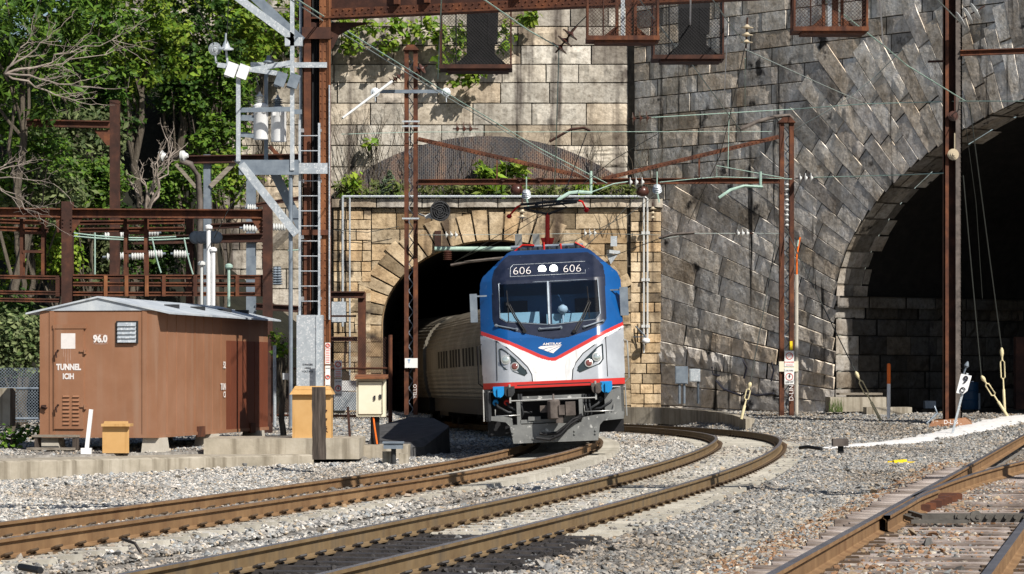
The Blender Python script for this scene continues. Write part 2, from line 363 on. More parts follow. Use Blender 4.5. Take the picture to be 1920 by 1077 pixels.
def track(name, label, X, H, y0, y1, cant, railm, sleeper_y, tie_mat, tie_size, tie_lift=0.0, oil_until=0, extra=None):
    t = thing(name, label, 'railway track', (float(np.interp(40, YS, X)), 40, -0.2))
    sweep_rail('rail', off_line(X, H, y0, y1, -0.7525, 0.0), railm, t)
    sweep_rail('rail', off_line(X, H, y0, y1, 0.7525, cant), railm, t)
    protos = {}; n_sep = 0; clips = {}; far = MB(); cp = MB(); clip_mesh(cp, 1)
    for y in sleeper_y:
        mt = M['tie_oil'] if y < oil_until else tie_mat
        if mt.name not in protos:
            mb = MB(); lx, ly, lz = tie_size
            mb.prism([(-lx/2, -ly/2, 0), (lx/2, -ly/2, 0), (lx/2, ly/2, 0), (-lx/2, ly/2, 0)], (0, 0, 1), lz) if mt is M['tie_wood'] else \
                mb.add([(-lx/2, -ly/2, -lz), (lx/2, -ly/2, -lz), (lx/2, ly/2, -lz), (-lx/2, ly/2, -lz),
                        (-lx/2+.02, -ly/2+.025, 0), (lx/2-.02, -ly/2+.025, 0), (lx/2-.02, ly/2-.025, 0), (-lx/2+.02, ly/2-.025, 0)],
                       [(0,3,2,1),(4,5,6,7),(0,1,5,4),(1,2,6,5),(2,3,7,6),(3,0,4,7)])
            s = mb.build('sleeper', mt, t); s.data.transform(Matrix.Translation(off(t)))
            protos[mt.name] = s; o = s
        else:
            o = protos[mt.name].copy(); COL.objects.link(o); o.parent = t
        h = float(np.interp(y, YS, H)); x = float(np.interp(y, YS, X)); j = rng.uniform(-1, 1)
        o.location = Vector((x+(0.04*j if mt is M['tie_wood'] else 0), y, -0.187+tie_lift+float(grade(y))+cant/2))-off(t)
        o.rotation_euler = (0, -math.atan2(cant, 1.505), -h+(0.012*j if mt is M['tie_wood'] else 0.004*j))
        cm = M['tie_oil'] if y < oil_until else M['clip']
        for rx in (-0.7525, 0.7525):
            for sx in (-1, 1):
                if n_sep < 100:
                    if cm.name not in clips:
                        c = MB(); clip_mesh(c, 1); q = c.build('rail_clip', cm, o, smooth=40); q.data.transform(Matrix.Translation(off(o))); clips[cm.name] = q
                    else: q = clips[cm.name].copy(); COL.objects.link(q); q.parent = o
                    q.location = (rx, 0, 0); q.rotation_euler = (0, 0, 0 if sx > 0 else math.pi); n_sep += 1
                else:
                    Mx = Matrix.Translation(o.location+off(t)) @ o.rotation_euler.to_matrix().to_4x4() @ Matrix.Translation((rx, 0, 0)) @ Matrix.Rotation(0 if sx > 0 else math.pi, 4, 'Z')
                    far.add([tuple(Mx @ Vector(p)) for p in cp.v], cp.f)
    tag(far.build('rail_clips', M['clip'], t), kind='stuff')
    return t
tA = track('railway_track', 'brown railed track on the left on which the train stands', XA, HA, 20, 150, CANT_A, [M['rail_gold'], M['rail_top_dull']],
           [24+0.62*k for k in range(98)], M['tie_conc'], (2.6, 0.27, 0.2))
tB = track('railway_track', 'curved middle track beside the train, its near end black with grease', XB, HB, 16, 150, 0.0, [M['rail_brown'], M['rail_top']],
           [22+0.66*k for k in range(100)], M['tie_conc'], (2.6, 0.27, 0.2), oil_until=32.6)
# the turnout in the right foreground lies a little higher
def with_z(pts, dz): pts = np.array(pts); pts[:, 2] += dz; return pts
CZ = 0.12
tC = thing('railway_turnout', 'worn turnout with wooden sleepers in the right foreground', 'railway track', (float(xc(32)), 32, -0.08))
sweep_rail('rail', with_z(off_line(XC, HC, 14, 88, -0.7525, 0), CZ), [M['rail_gold'], M['rail_top']], tC)
sweep_rail('rail', with_z(off_line(XC, HC, 14, 60, 0.7525, 0), CZ), [M['rail_gold'], M['rail_top']], tC)
ys = np.arange(35.2, 70, 0.5); x0 = float(xc(35.2))-0.7525+0.012
br = np.stack([x0+(ys-35.2)*math.tan(R(12.2))+0.0028*(ys-35.2)**2, ys, np.full(len(ys), CZ)], 1)
sweep_rail('rail', br, [M['rail_gold'], M['rail_top']], tC, ) ['label'] = 'rail bending away to the right beyond the frog'
ys = np.arange(30.5, 37.5, 0.25); wing = np.stack([np.interp(ys, YS, XC)-0.7525*math.cos(R(11.6))+0.09+0.03*np.maximum(0, ys-35), ys+0.15, np.full(len(ys), CZ-0.004)], 1)
sweep_rail('wing_rail', wing, [M['rail_gold'], M['rail_top']], tC)
ys = np.arange(39.8, 44, 0.25); wing = np.stack([np.interp(ys, YS, XC)-0.9, ys, np.full(len(ys), CZ-0.004)], 1)
sweep_rail('check_rail', off_line(XC, HC, 33.2, 36.5, 0.66, CZ), [M['rail_gold'], M['rail_top']], tC)
mb = MB(); proto = None; plate = None
for k in range(58):
    y = 19+0.58*k; L = 2.75 if y < 27 else 3.3+0.03*(y-27)
    if proto is None:
        mb.box((-1.32, -0.115, -0.17), (1.6, 0.115, 0)); proto = mb.build('sleeper', M['tie_wood'], tC); proto.data.transform(Matrix.Translation(off(tC)))
        o = proto
    else: o = proto.copy(); COL.objects.link(o); o.parent = tC
    j = rng.uniform(-1, 1)
    o.location = Vector((float(xc(y))+0.06*j, y, CZ-0.188+0.006*rng.random()))-off(tC); o.rotation_euler = (0, 0, -R(3.0)+0.03*j); o.scale = (1+0.1*(y > 33), 1, 1)
    for rx in (-0.7525, 0.7525):
        if plate is None:
            c = MB(); c.box((-0.18, -0.09, 0), (0.18, 0.09, 0.012))
            plate = c.build('tie_plate', M['clip'], o); plate.data.transform(Matrix.Translation(off(o))); q = plate
        elif k < 50: q = plate.copy(); COL.objects.link(q); q.parent = o
        else: continue
        q.location = (rx, 0, 0)
# switch rod assembly across the turnout
mb = MB(); yb = 32.4; xx = float(xc(yb))
mb.box((xx-0.45, yb-0.03, CZ-0.16), (xx+0.9, yb+0.03, CZ-0.08)); mb.box((xx-0.1, yb-0.05, CZ-0.16), (xx+0.16, yb-0.03, CZ-0.07))
mb.cyl((xx+0.12, yb-0.06, CZ-0.09), (xx+0.12, yb+0.05, CZ-0.1), 0.06)
for k in range(9): mb.cyl((xx-0.06+k*0.1, yb-0.075, CZ-0.1), (xx-0.06+k*0.1, yb-0.03, CZ-0.1), 0.025, 6)
mb.box((xx-0.55, yb+0.5, CZ-0.15), (xx+1.0, yb+0.58, CZ-0.09)); mb.box((xx-0.6, yb-0.3, CZ-0.16), (xx+0.0, yb-0.22, CZ-0.12))
for q in (-0.5, -0.3): mb.bar((xx+q, yb+0.1, CZ-0.14), (xx+q-0.2, yb+0.6, CZ-0.08), 0.05, 0.04)
M['rodgrey'] = pmat('dusty_grey_steel', [(0.3, (0.05, 0.045, 0.04)), (0.7, (0.13, 0.12, 0.105))], 5, 0.7, bump=0.003); mb.build('switch_rod', M['rodgrey'], tC)
# frog casting between the two rails
mb = MB()
for k in range(7):
    y = 35.3+0.55*k; mb.box((float(xc(y))-0.78, y, CZ-0.18), (float(xc(y))-0.55+0.03*k, y+0.3, CZ-0.1))
mb.build('frog_blocks', M['rust'], tC)

# ------------------------------------------------------------------ gravel: instanced stones
def stone(seed):
    bm = bmesh.new(); r = random.Random(seed)
    for _ in range(11): v = Vector((r.gauss(0, 1), r.gauss(0, 1), r.gauss(0, 1))).normalized()*r.uniform(.42, .58); bm.verts.new(v)
    sx, sy, sz = r.uniform(0.85, 1.35), r.uniform(0.7, 1.0), r.uniform(0.5, 0.8)
    for v in bm.verts: v.co = Vector((v.co.x*sx, v.co.y*sy, v.co.z*sz))
    h = bmesh.ops.convex_hull(bm, input=bm.verts); bmesh.ops.delete(bm, geom=[e for e in h['geom_interior'] if isinstance(e, bmesh.types.BMVert)], context='VERTS')
    me = bpy.data.meshes.new('stone'); bm.to_mesh(me); bm.free(); return me
ms = bpy.data.materials.new('ballast_stone'); ms.use_nodes = True; nt = ms.node_tree; b = nt.nodes['Principled BSDF']
a = nt.nodes.new('ShaderNodeAttribute'); a.attribute_type = 'INSTANCER'; a.attribute_name = 'col'
tc = nt.nodes.new('ShaderNodeTexCoord'); c = _mul(nt, a.outputs['Color'], _ramp(nt, _noise(nt, tc.outputs['Object'], 4, 3), [(0.3, (0.72, 0.72, 0.72)), (0.7, (1.1, 1.1, 1.1))]))
nt.links.new(c, b.inputs['Base Color']); b.inputs['Roughness'].default_value = 0.85; b.inputs['Specular IOR Level'].default_value = 0.2
scol = bpy.data.collections.new('ballast_stones')
for k in range(7):
    me = stone(k); me.materials.append(ms); scol.objects.link(bpy.data.objects.new('stone', me))
def scatter():
    P, S, C = [], [], []
    pal = np.array([(.42, .42, .41), (.6, .58, .55), (.46, .39, .3), (.17, .175, .18), (.29, .32, .345), (.35, .345, .335), (.24, .25, .26), (.5, .47, .42)])
    for (y0, y1, dens, s0, s1) in ((21, 34, 900, .04, .078), (34, 46, 720, .042, .078), (46, 62, 560, .044, .08), (62, 80, 300, .055, .09), (80, 112, 150, .07, .115)):
        xw0 = -960/FPX; xw1 = 960/FPX; n = int(dens*(y1-y0)*(y0+y1)/2*(xw1-xw0)*1.3)
        y = y0+(y1-y0)*npr.random(n)**(0.92); x = (xw0+(xw1-xw0)*npr.random(n))*y*1.3
        dA, dB, dC = x-xa(y), x-xb(y), x-xc(y)
        keep = np.ones(n, bool)
        for dd, gauge in ((dA, .7525), (dB, .7525)): keep &= np.abs(np.abs(dd)-gauge) > 0.1
        keep &= ~((np.abs(np.abs(dC)-.7525) < 0.1) & (y < 70))
        # concrete sleepers stay mostly clear
        tb = ((y-22+0.33) % 0.66)-0.33; onB = (np.abs(dB) < 1.3) & (np.abs(tb+0.2*dB) < 0.14) & (y < 88)
        keep &= ~(onB & (npr.random(n) < 0.93)); keep &= ~((np.abs(dB) < 1.3) & (y < 33.5) & (npr.random(n) < 0.85))
        keep &= ~((dB > 0.85) & (dB < 1.33) & (y > 33) & (y < 62) & (npr.random(n) < 0.93))
        keep &= ~((np.abs(dB) < 0.65) & (y < 72) & (npr.random(n) < 0.45))
        ta = ((y-24+0.31) % 0.62)-0.31; onA = (dA > 0.85) & (dA < 1.32) & (y > 47) & (np.abs(ta+0.18*dA) < 0.15)
        keep &= ~(onA & (npr.random(n) < 0.95)); keep &= ~((dA > 0.85) & (dA < 1.3) & (y > 46) & (npr.random(n) < 0.8))
        tcz = (dC > -1.3) & (dC < 1.55) & (y < 45); keep &= ~(tcz & (npr.random(n) < 0.5)); pyc = np.interp(x, [p.x for p in pa], [p.y for p in pa]); keep &= ~((x > pa[0].x) & (np.abs(y-pyc-0.6) < 1.7) & (npr.random(n) < 0.78))
        pe = np.interp(x, [p[0] for p in PLAT], [p[1] for p in PLAT]); keep &= ~((x < -2.95) & (y > pe-0.1) & (y < pe+4.5) & (npr.random(n) < 0.93))
        keep &= ~((x < -2.9) & (y > pe) & (y < pe+2.2))
        sd = (x-WALL_O.x)*WALL_N.x+(y-WALL_O.y)*WALL_N.y; keep &= (sd > 0.05) | (y < 90)
        keep &= y < 111
        x, y, dA, dB, dC = x[keep], y[keep], dA[keep], dB[keep], dC[keep]; n = len(x)
        s = s0+(s1-s0)*npr.random(n)**1.8; s[npr.random(n) < 0.012] *= 1.8
        z = gz(x, y)+0.055*((dC > -1.3) & (dC < 1.7) & (y < 46))*npr.random(n)**0.6+0.035*(np.abs(dB) < 1.3)*(y < 72)+0.02*(np.abs(dA) < 1.3)+s*npr.uniform(-0.15, 0.35, n)
        # kind of stone by place
        w = np.tile(np.array([.17, .06, .08, .16, .18, .17, .15, .06]), (n, 1))
        left = sm((-dA-0.5)/1.5)*sm((64-y)/6); w[:, 1] += 0.35*left; w[:, 3] *= 1-0.5*left
        mid = ((dA > 0) & (dB < 0)); w[:, 0] += 0.25*mid; w[:, 1] += 0.2*mid
        brown = sm((1.6-np.abs(dC+1.2))/1.2); brown = np.maximum(brown, sm((dC+0.9)/0.8)*0.9)*(y < 60); w[:, 2] += 0.4*brown; w[:, 7] += 0.2*brown
        w[:, 1] *= 1-0.5*((dB > 1.2) & (dC < -2.2))
        cum = np.cumsum(w/w.sum(1, keepdims=True), 1); idx = (npr.random(n)[:, None] > cum).sum(1).clip(0, 7)
        c = pal[idx]*np.array([1.04, 1.0, 0.95])*npr.uniform(0.65, 1.2, (n, 1)); 
        nearr = np.minimum(np.abs(np.abs(dA)-.7525), np.minimum(np.abs(np.abs(dB)-.7525), np.abs(np.abs(dC)-.7525)))
        stain = sm((0.55-nearr)/0.4)*npr.uniform(0.2, 1, n); patch = sm((np.sin(x*1.3+y*.21)+np.sin(x*.55-y*.43+2)+0.3*np.sin(x*5+y*3)-0.5)/0.8)
        c = c*(1-0.13*((dB > 1.3)*1.0)[:, None]*np.array([.9, 1, 1.1])); c = c*(1-stain[:, None]*np.array([.42, .52, .62]))*(1-0.28*patch[:, None]*np.array([.7, .85, 1.0]))
        rustz = (brown > 0.5) & (npr.random(n) < 0.35); c[rustz] = np.array([.3, .175, .1])*npr.uniform(.7, 1.2, (rustz.sum(), 1))
        # grease on the near end of the middle track
        gr = (np.abs(dB) < 1.35+0.25*np.sin(y*3)) & (y < 32.5+0.8*np.sin(x*5)); c[gr] = np.array([.03, .028, .028])*npr.uniform(.6, 2, (gr.sum(), 1))
        P.append(np.stack([x, y, z], 1)); S.append(s); C.append(c)
    return np.concatenate(P), np.concatenate(S), np.concatenate(C)
gp, gs, gc = scatter()
def points_obj(name, P, S, C, coll):
    me = bpy.data.meshes.new(name); me.vertices.add(len(P)); me.vertices.foreach_set('co', P.astype(np.float32).ravel())
    me.attributes.new('scl', 'FLOAT', 'POINT').data.foreach_set('value', S.astype(np.float32))
    c4 = np.ones((len(P), 4), np.float32); c4[:, :3] = C
    me.attributes.new('col', 'FLOAT_COLOR', 'POINT').data.foreach_set('color', c4.ravel())
    o = bpy.data.objects.new(name, me); COL.objects.link(o)
    ng = bpy.data.node_groups.new(name+'_scatter', 'GeometryNodeTree')
    ng.interface.new_socket('Geometry', in_out='INPUT', socket_type='NodeSocketGeometry'); ng.interface.new_socket('Geometry', in_out='OUTPUT', socket_type='NodeSocketGeometry')
    N = ng.nodes; i = N.new('NodeGroupInput'); ou = N.new('NodeGroupOutput'); ip = N.new('GeometryNodeInstanceOnPoints')
    ci = N.new('GeometryNodeCollectionInfo'); ci.inputs[0].default_value = coll; ci.inputs['Separate Children'].default_value = True; ci.inputs['Reset Children'].default_value = True
    na = N.new('GeometryNodeInputNamedAttribute'); na.data_type = 'FLOAT'; na.inputs[0].default_value = 'scl'
    rv = N.new('FunctionNodeRandomValue'); rv.data_type = 'FLOAT_VECTOR'; rv.inputs[0].default_value = (-0.6, -0.6, 0); rv.inputs[1].default_value = (0.6, 0.6, 6.283)
    L = ng.links; L.new(i.outputs[0], ip.inputs['Points']); L.new(ci.outputs[0], ip.inputs['Instance']); ip.inputs['Pick Instance'].default_value = True
    L.new(na.outputs[0], ip.inputs['Scale']); L.new(rv.outputs[0], ip.inputs['Rotation']); L.new(ip.outputs[0], ou.inputs[0])
    md = o.modifiers.new('scatter', 'NODES'); md.node_group = ng; return o
o = points_obj('gravel', gp, gs, gc, scol); tag(o, 'grey and white crushed stone ballast between and beside the tracks', 'gravel', kind='stuff')
# ------------------------------------------------------------------ masonry
def stonemat(name, stops, streak, stain=None, bump=0.03, scale=1.1):
    m = pmat(name, stops, scale, 0.95, bump=bump, bscale=7, tint=True, streak=streak, spots=stain, spec=0.1, detail=9); nt = m.node_tree; b = nt.nodes['Principled BSDF']
    co = [n for n in nt.nodes if n.type == 'TEX_COORD'][0].outputs['Object']; c = b.inputs['Base Color'].links[0].from_socket
    c = _mul(nt, c, _ramp(nt, _noise(nt, co, 5.5, 7, 0.75), [(0.3, (0.5, 0.47, 0.44)), (0.5, (1, 1, 1)), (0.7, (1.3, 1.3, 1.3))])); 
    at = [n for n in nt.nodes if n.type == 'ATTRIBUTE'][0]; mt = nt.nodes.new('ShaderNodeMath'); mt.operation = 'MULTIPLY'; mt.inputs[1].default_value = 41.0; nt.links.new(at.outputs['Fac'], mt.inputs[0])
    fr_ = nt.nodes.new('ShaderNodeMath'); fr_.operation = 'FRACT'; nt.links.new(mt.outputs[0], fr_.inputs[0])
    c = _mul(nt, c, _ramp(nt, fr_.outputs[0], [(0, (1.04, 0.94, 0.83)), (0.3, (1, 0.98, 0.95)), (0.7, (0.98, 1, 1.03)), (1, (0.86, 0.84, 0.84))])); nt.links.new(c, b.inputs['Base Color']); return m
M['st_cream'] = stonemat('cream_sandstone', [(0.25, (0.27, 0.235, 0.19)), (0.5, (0.47, 0.43, 0.365)), (0.75, (0.6, 0.56, 0.49))], ((0.1, 0.085, 0.075), 0.51, 0.66, 1.5), ((0.1, 0.085, 0.075), 0.57, 0.7, 0.7))
M['st_tan'] = stonemat('tan_sandstone', [(0.25, (0.27, 0.195, 0.12)), (0.5, (0.46, 0.36, 0.235)), (0.75, (0.58, 0.475, 0.34))], ((0.1, 0.075, 0.055), 0.53, 0.68, 1.5), ((0.06, 0.05, 0.042), 0.57, 0.68, 0.8))
M['st_grey'] = stonemat('grey_weathered_stone', [(0.26, (0.34, 0.275, 0.21)), (0.4, (0.6, 0.53, 0.44)), (0.54, (0.76, 0.7, 0.62)), (0.7, (0.86, 0.83, 0.78))], ((0.035, 0.033, 0.032), 0.6, 0.68, 2.2), ((0.05, 0.047, 0.045), 0.63, 0.7, 1.0))
M['mortar'] = pmat('dark_joint', [(0.3, (0.035, 0.03, 0.025)), (0.7, (0.09, 0.078, 0.062))], 5, 0.95)
M['bore_shade'] = pmat('shade_dark_brick', [(0.3, (0.005, 0.0045, 0.004)), (0.7, (0.016, 0.014, 0.012))], 3, 0.95, bump=0.02)  # brick blackened so the colour carries the big arch's deep shade
def masonry(name, O, U, N, blocks, mat, parent, bev=0.012, rough=0.012, Z=Vector((0, 0, 1)), split=0.22):
    """blocks: (quad of four (u, v) anticlockwise, proud, tint); every stone has its own worn face, joints stay recessed"""
    V = []; F = []; T = []; rough0 = rough
    O = np.array(O); U = np.array(U); Z = np.array(Z); N = np.array(N)
    for q, pr, ti in blocks:
        q = np.array(q, float); w = np.linalg.norm(q[1]-q[0]); h = np.linalg.norm(q[3]-q[0])
        if w < 0.03 or h < 0.03: continue
        nx = max(1, int(w/split)); ny = max(1, int(h/split))
        eu = min(bev/w, 0.3); ev = min(bev/h, 0.3)
        ss = np.concatenate([[0.004], np.linspace(eu, 1-eu, nx+1), [0.996]]); tt = np.concatenate([[0.004], np.linspace(ev, 1-ev, ny+1), [0.996]])
        s, t = np.meshgrid(ss, tt); s = s.ravel()[:, None]; t = t.ravel()[:, None]
        uv = q[0]*(1-s)*(1-t)+q[1]*s*(1-t)+q[2]*s*t+q[3]*(1-s)*t
        inn = ((s > 0.01) & (s < 0.99) & (t > 0.01) & (t < 0.99))[:, 0]
        deep = ((s > 0.02+eu) & (s < 0.98-eu) & (t > 0.02+ev) & (t < 0.98-ev))[:, 0]
        rough = rough0*rng.choice((0.35, 0.7, 1.0, 1.9))
        dep = np.where(inn, pr+rough*npr.uniform(-0.5, 0.5, len(inn)), pr-0.028)+np.where(deep, rough*npr.uniform(-0.1, 0.7, len(inn)), 0)+np.where(inn, ((s-0.5)*rng.uniform(-1, 1)*0.016+(t-0.5)*rng.uniform(-0.8, 1)*0.014)[:, 0], 0)
        jit = np.where(inn, 1, 0)[:, None]*npr.uniform(-0.006, 0.006, (len(inn), 2)); uv = uv+jit
        b0 = len(V); V.extend(O+U*uv[:, :1]+Z*uv[:, 1:]+N*dep[:, None])
        W_ = nx+3
        for j in range(ny+2):
            for i in range(nx+2): F.append((b0+j*W_+i, b0+j*W_+i+1, b0+(j+1)*W_+i+1, b0+(j+1)*W_+i)); T.append(ti)
    return npmesh(name, V, F, mat, parent, tint=T)
def tint(lo=0.72, hi=1.12, odd=0.1): 
    t = rng.uniform(lo, hi); return t*rng.uniform(0.45, 0.8) if rng.random() < odd else t
def courses(u0, u1, z0, z1, h, lmin, lmax, cut=None, proud=(0.0, 0.03), hj=0.12, tn=None, edge=None):
    "random ashlar; cut(z) returns a list of (ua, ub) to leave out"
    out = []; z = z0
    while z < z1-0.05:
        hh = min(h*rng.uniform(1-hj, 1+hj), z1-z); spans = [(u0, u1)]
        for (a, b) in (cut(z, z+hh) if cut else []):
            ns = []
            for (p, q) in spans:
                if b <= p or a >= q: ns.append((p, q)); continue
                if a > p: ns.append((p, a))
                if b < q: ns.append((b, q))
            spans = ns
        for (p, q) in spans:
            u = p; first = rng.uniform(0.4, 1)
            while u < q-0.02:
                l = rng.uniform(lmin, lmax)*first; first = 1
                if q-u-l < lmin*0.6: l = q-u
                l = min(l, q-u); j = 0.012
                q4 = [(u+j, z+j), (u+l-j, z+j), (u+l-j, z+hh-j), (u+j, z+hh-j)]
                if edge:
                    if abs(u+l-q) < 0.03 and q < u1-0.05: e0, e1 = edge(z), edge(z+hh); q4[1] = (e0[0], z+j); q4[2] = (e1[0], z+hh-j)
                    if abs(u-p) < 0.03 and p > u0+0.05: e0, e1 = edge(z), edge(z+hh); q4[0] = (e0[1], z+j); q4[3] = (e1[1], z+hh-j)
                out.append((q4, rng.uniform(*proud), tn((u, z)) if tn else tint()))
                u += l
        z += hh
    return out

# --- tunnel portal -----------------------------------------------------------
PD = 108.0; PXL, PXR = -6.35, 5.30; PC = -0.57; PA_, PB_, PZ0 = 4.07, 3.03, 3.25; PTOP = 7.72
portal = thing('tunnel_portal', 'tan sandstone tunnel portal with arched mouth behind the train', 'tunnel portal', (PC, PD, -0.2))
U1, N1 = Vector((1, 0, 0)), Vector((0, -1, 0)); O1 = Vector((0, PD, 0))
def arch_half(z, a=PA_, b=PB_, z0=PZ0): 
    if z <= z0: return a
    t = (z-z0)/b; return a*math.sqrt(1-t*t) if t < 1 else 0
RT = 0.95
def cut_p(z, z2):
    zm = (z+z2)/2; h = arch_half(zm, PA_+RT*0.6, PB_+RT*0.6) if zm > PZ0 else PA_+0.5
    return [(PC-h, PC+h)] if h > 0 else []
tn_top = lambda p: tint(0.7, 1.1, 0.12)*(0.62 if p[1] > 6.6 and rng.random() < 0.55 else 1)
bl = courses(PXL+1.35, PXR-1.2, -0.6, PTOP-0.3, 0.56, 0.9, 1.7, cut_p, tn=tn_top)
masonry('facade', O1, U1, N1, bl, M['st_tan'], portal)
for (a, b) in ((PXL, PXL+1.35), (PXR-1.1, PXR)):
    bl = courses(a, b, -0.6, PTOP-0.3, 0.36, 0.42, 0.72, None, (0.05, 0.1), 0.08, lambda p: tint(0.8, 1.35, 0.1))
    masonry('pilaster', O1, U1, N1, bl, M['st_tan'], portal, bev=0.015)
bl = []; n = 27
for k in range(n):
    a0 = math.pi*k/n; a1 = math.pi*(k+1)/n; T = RT*rng.uniform(0.85, 1.25)
    f = lambda a, e: (PC+(PA_+e)*math.cos(a), PZ0+(PB_+e)*math.sin(a)); g_ = 0.006
    bl.append(([f(a0+g_, 0), f(a0+g_, T), f(a1-g_, T), f(a1-g_, 0)], rng.uniform(0.05, 0.1), tint(0.72, 1.15, 0.1)))
z = PZ0
while z > -0.6:
    h = rng.uniform(0.5, 0.6)
    for s in (-1, 1):
        w = rng.uniform(0.7, 1.1); u0 = PC+s*PA_; u1 = PC+s*(PA_+w); u0, u1 = min(u0, u1), max(u0, u1)
        bl.append(([(u0, z-h+.01), (u1, z-h+.01), (u1, z-.01), (u0, z-.01)], rng.uniform(0.05, 0.08), tint(0.6, 1.05, 0.1)))
    z -= h
masonry('arch_ring', O1, U1, N1, bl, M['st_tan'], portal, split=0.25)
bl = courses(PXL-0.06, PXR+0.06, PTOP-0.3, PTOP+0.03, 0.33, 1.2, 2.1, None, (0.16, 0.19), 0.02, lambda p: tint(0.75, 1.0, 0.05))
masonry('cornice', O1, U1, N1, bl, M['st_cream'], portal)
mb = MB()                                    # core behind the facing, pierced by the bore
for s in (-1, 1):
    x0, x1 = sorted((PC+s*PA_, PXL-0.02 if s < 0 else PXR+0.02)); mb.quad((x0, PD+0.07, -0.8), (x1, PD+0.07, -0.8), (x1, PD+0.07, PTOP), (x0, PD+0.07, PTOP))
ang = [math.pi*k/40 for k in range(41)]
for k in range(40):
    p, q = [(PC+PA_*math.cos(a), PD+0.07, PZ0+PB_*math.sin(a)) for a in (ang[k], ang[k+1])]
    mb.quad(p, q, (q[0], PD+0.07, PTOP), (p[0], PD+0.07, PTOP))
mb.quad((PXL, PD-0.19, PTOP+0.035), (PXR, PD-0.19, PTOP+0.035), (PXR, PD+1.6, PTOP+0.035), (PXL, PD+1.6, PTOP+0.035))
mb.quad((PXR, PD+0.07, -1), (PXR, PD+0.07, PTOP), (PXR, PD+1.6, PTOP), (PXR, PD+1.6, -1)); mb.quad((PXL, PD+0.07, -1), (PXL, PD+1.6, -1), (PXL, PD+1.6, PTOP), (PXL, PD+0.07, PTOP))
mb.quad((PXL-.06, PD-0.17, PTOP-0.3), (PXR+.06, PD-0.17, PTOP-0.3), (PXR+.06, PD, PTOP-0.3), (PXL-.06, PD, PTOP-0.3))
mb.build('core', M['mortar'], portal, fix=False)
mb = MB(); prof = [(PC+PA_, -1.2)]+[(PC+PA_*math.cos(a), PZ0+PB_*math.sin(a)) for a in ang]+[(PC-PA_, -1.2)]
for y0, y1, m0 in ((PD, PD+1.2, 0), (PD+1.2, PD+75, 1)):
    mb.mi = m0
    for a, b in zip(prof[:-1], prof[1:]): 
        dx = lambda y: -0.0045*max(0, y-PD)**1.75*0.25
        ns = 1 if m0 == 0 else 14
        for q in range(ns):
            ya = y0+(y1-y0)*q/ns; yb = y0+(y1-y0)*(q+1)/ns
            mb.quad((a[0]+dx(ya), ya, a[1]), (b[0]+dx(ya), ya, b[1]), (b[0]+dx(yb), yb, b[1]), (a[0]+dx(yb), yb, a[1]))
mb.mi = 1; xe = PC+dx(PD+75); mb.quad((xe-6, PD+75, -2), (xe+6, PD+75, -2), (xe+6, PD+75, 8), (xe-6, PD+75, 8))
mb.build('bore', [M['st_tan'], M['bore_shade']], portal, fix=False)
# white pipe along the ledge and two pipes down the right pier
mb = MB(); mb.tube([(PXL+0.35, PD-0.3, PTOP+0.09), (PXR-0.6, PD-0.3, PTOP+0.09)], 0.045); mb.tube([(PXL+0.35, PD-0.3, PTOP+0.09), (PXL+0.35, PD-0.3, 3.2)], 0.045); mb.tube([(PXL+0.6, PD-0.3, PTOP+0.05), (PXL+0.6, PD-0.3, 1.0)], 0.035)
tag(mb.build('pipe', M['galv'], None, smooth=40), 'grey pipe running along the portal ledge and down its left pier', 'pipe')
for px, lb in ((1207, 'left'), (1214, 'right')):
    mb = MB(); p = W(px, 372, PD-0.2); mb.tube([(p.x-0.35, p.y, p.z+0.06), (p.x-0.08, p.y, p.z+0.06), (p.x, p.y, p.z-0.02), (p.x, p.y, W(px, 560, PD).z), (p.x, p.y, W(px, 662 if lb == 'left' else 640, PD).z)], 0.035, 8)
    for y in (437, 525, 612): c = W(px, y, PD-0.2); mb.cbox(c, (0.16, 0.12, 0.1))
    tag(mb.build('pipe', M['porc_white'], None, smooth=40), f'white conduit down the right pier of the portal, the {lb} of the two', 'pipe', 'white conduits on the portal pier')

# --- upper retaining wall ------------------------------------------------------
UD = 109.5; UXR = 4.2
upper = thing('retaining_wall', 'tall pale stone retaining wall above the tunnel portal', 'wall', (-4, UD, 0))
O2 = Vector((0, UD, 0)); bc = W(912, 340, UD); bhalf = 4.95; brise = 1.62; bz = bc.z
brad = (bhalf**2+brise**2)/(2*brise); bcz = bz+brise-brad
def barch(z): return math.sqrt(max(0, brad**2-(z-bcz)**2)) if z < bcz+brad else 0
def cut_u(z, z2):
    zm = (z+z2)/2; r = []
    if bz-1 < zm < bz+brise: h = barch(zm); r.append((bc.x-h, bc.x+h))
    if zm < PTOP-0.6: r.append((PXL+0.3, PXR))
    return r
tn_u = lambda p: tint(0.78, 1.2, 0.17)*(0.7 if p[1] > 12.6 and rng.random() < 0.4 else 1)
bl = courses(-14.5, UXR, -0.3, 17.2, 0.73, 1.1, 2.6, cut_u, (0.0, 0.025), 0.1, tn_u, edge=lambda z: (bc.x-barch(z), bc.x+barch(z)) if z > PTOP else (PXL+0.3, PXR))
masonry('facing', O2, U1, N1, bl, M['st_cream'], upper, bev=0.014, rough=0.03, split=0.17)
mb = MB(); mb.quad((-14.5, UD+0.07, PTOP-0.5), (UXR+0.4, UD+0.07, PTOP-0.5), (UXR+0.4, UD+0.07, 17.2), (-14.5, UD+0.07, 17.2)); mb.quad((-14.5, UD+0.07, -0.6), (PXL+0.4, UD+0.07, -0.6), (PXL+0.4, UD+0.07, PTOP-0.5), (-14.5, UD+0.07, PTOP-0.5)); mb.quad((-14.5, UD-.01, 17.2), (UXR+.4, UD-.01, 17.2), (UXR+.4, UD+4, 17.2), (-14.5, UD+4, 17.2))
mb.build('core', M['mortar'], upper, fix=False)
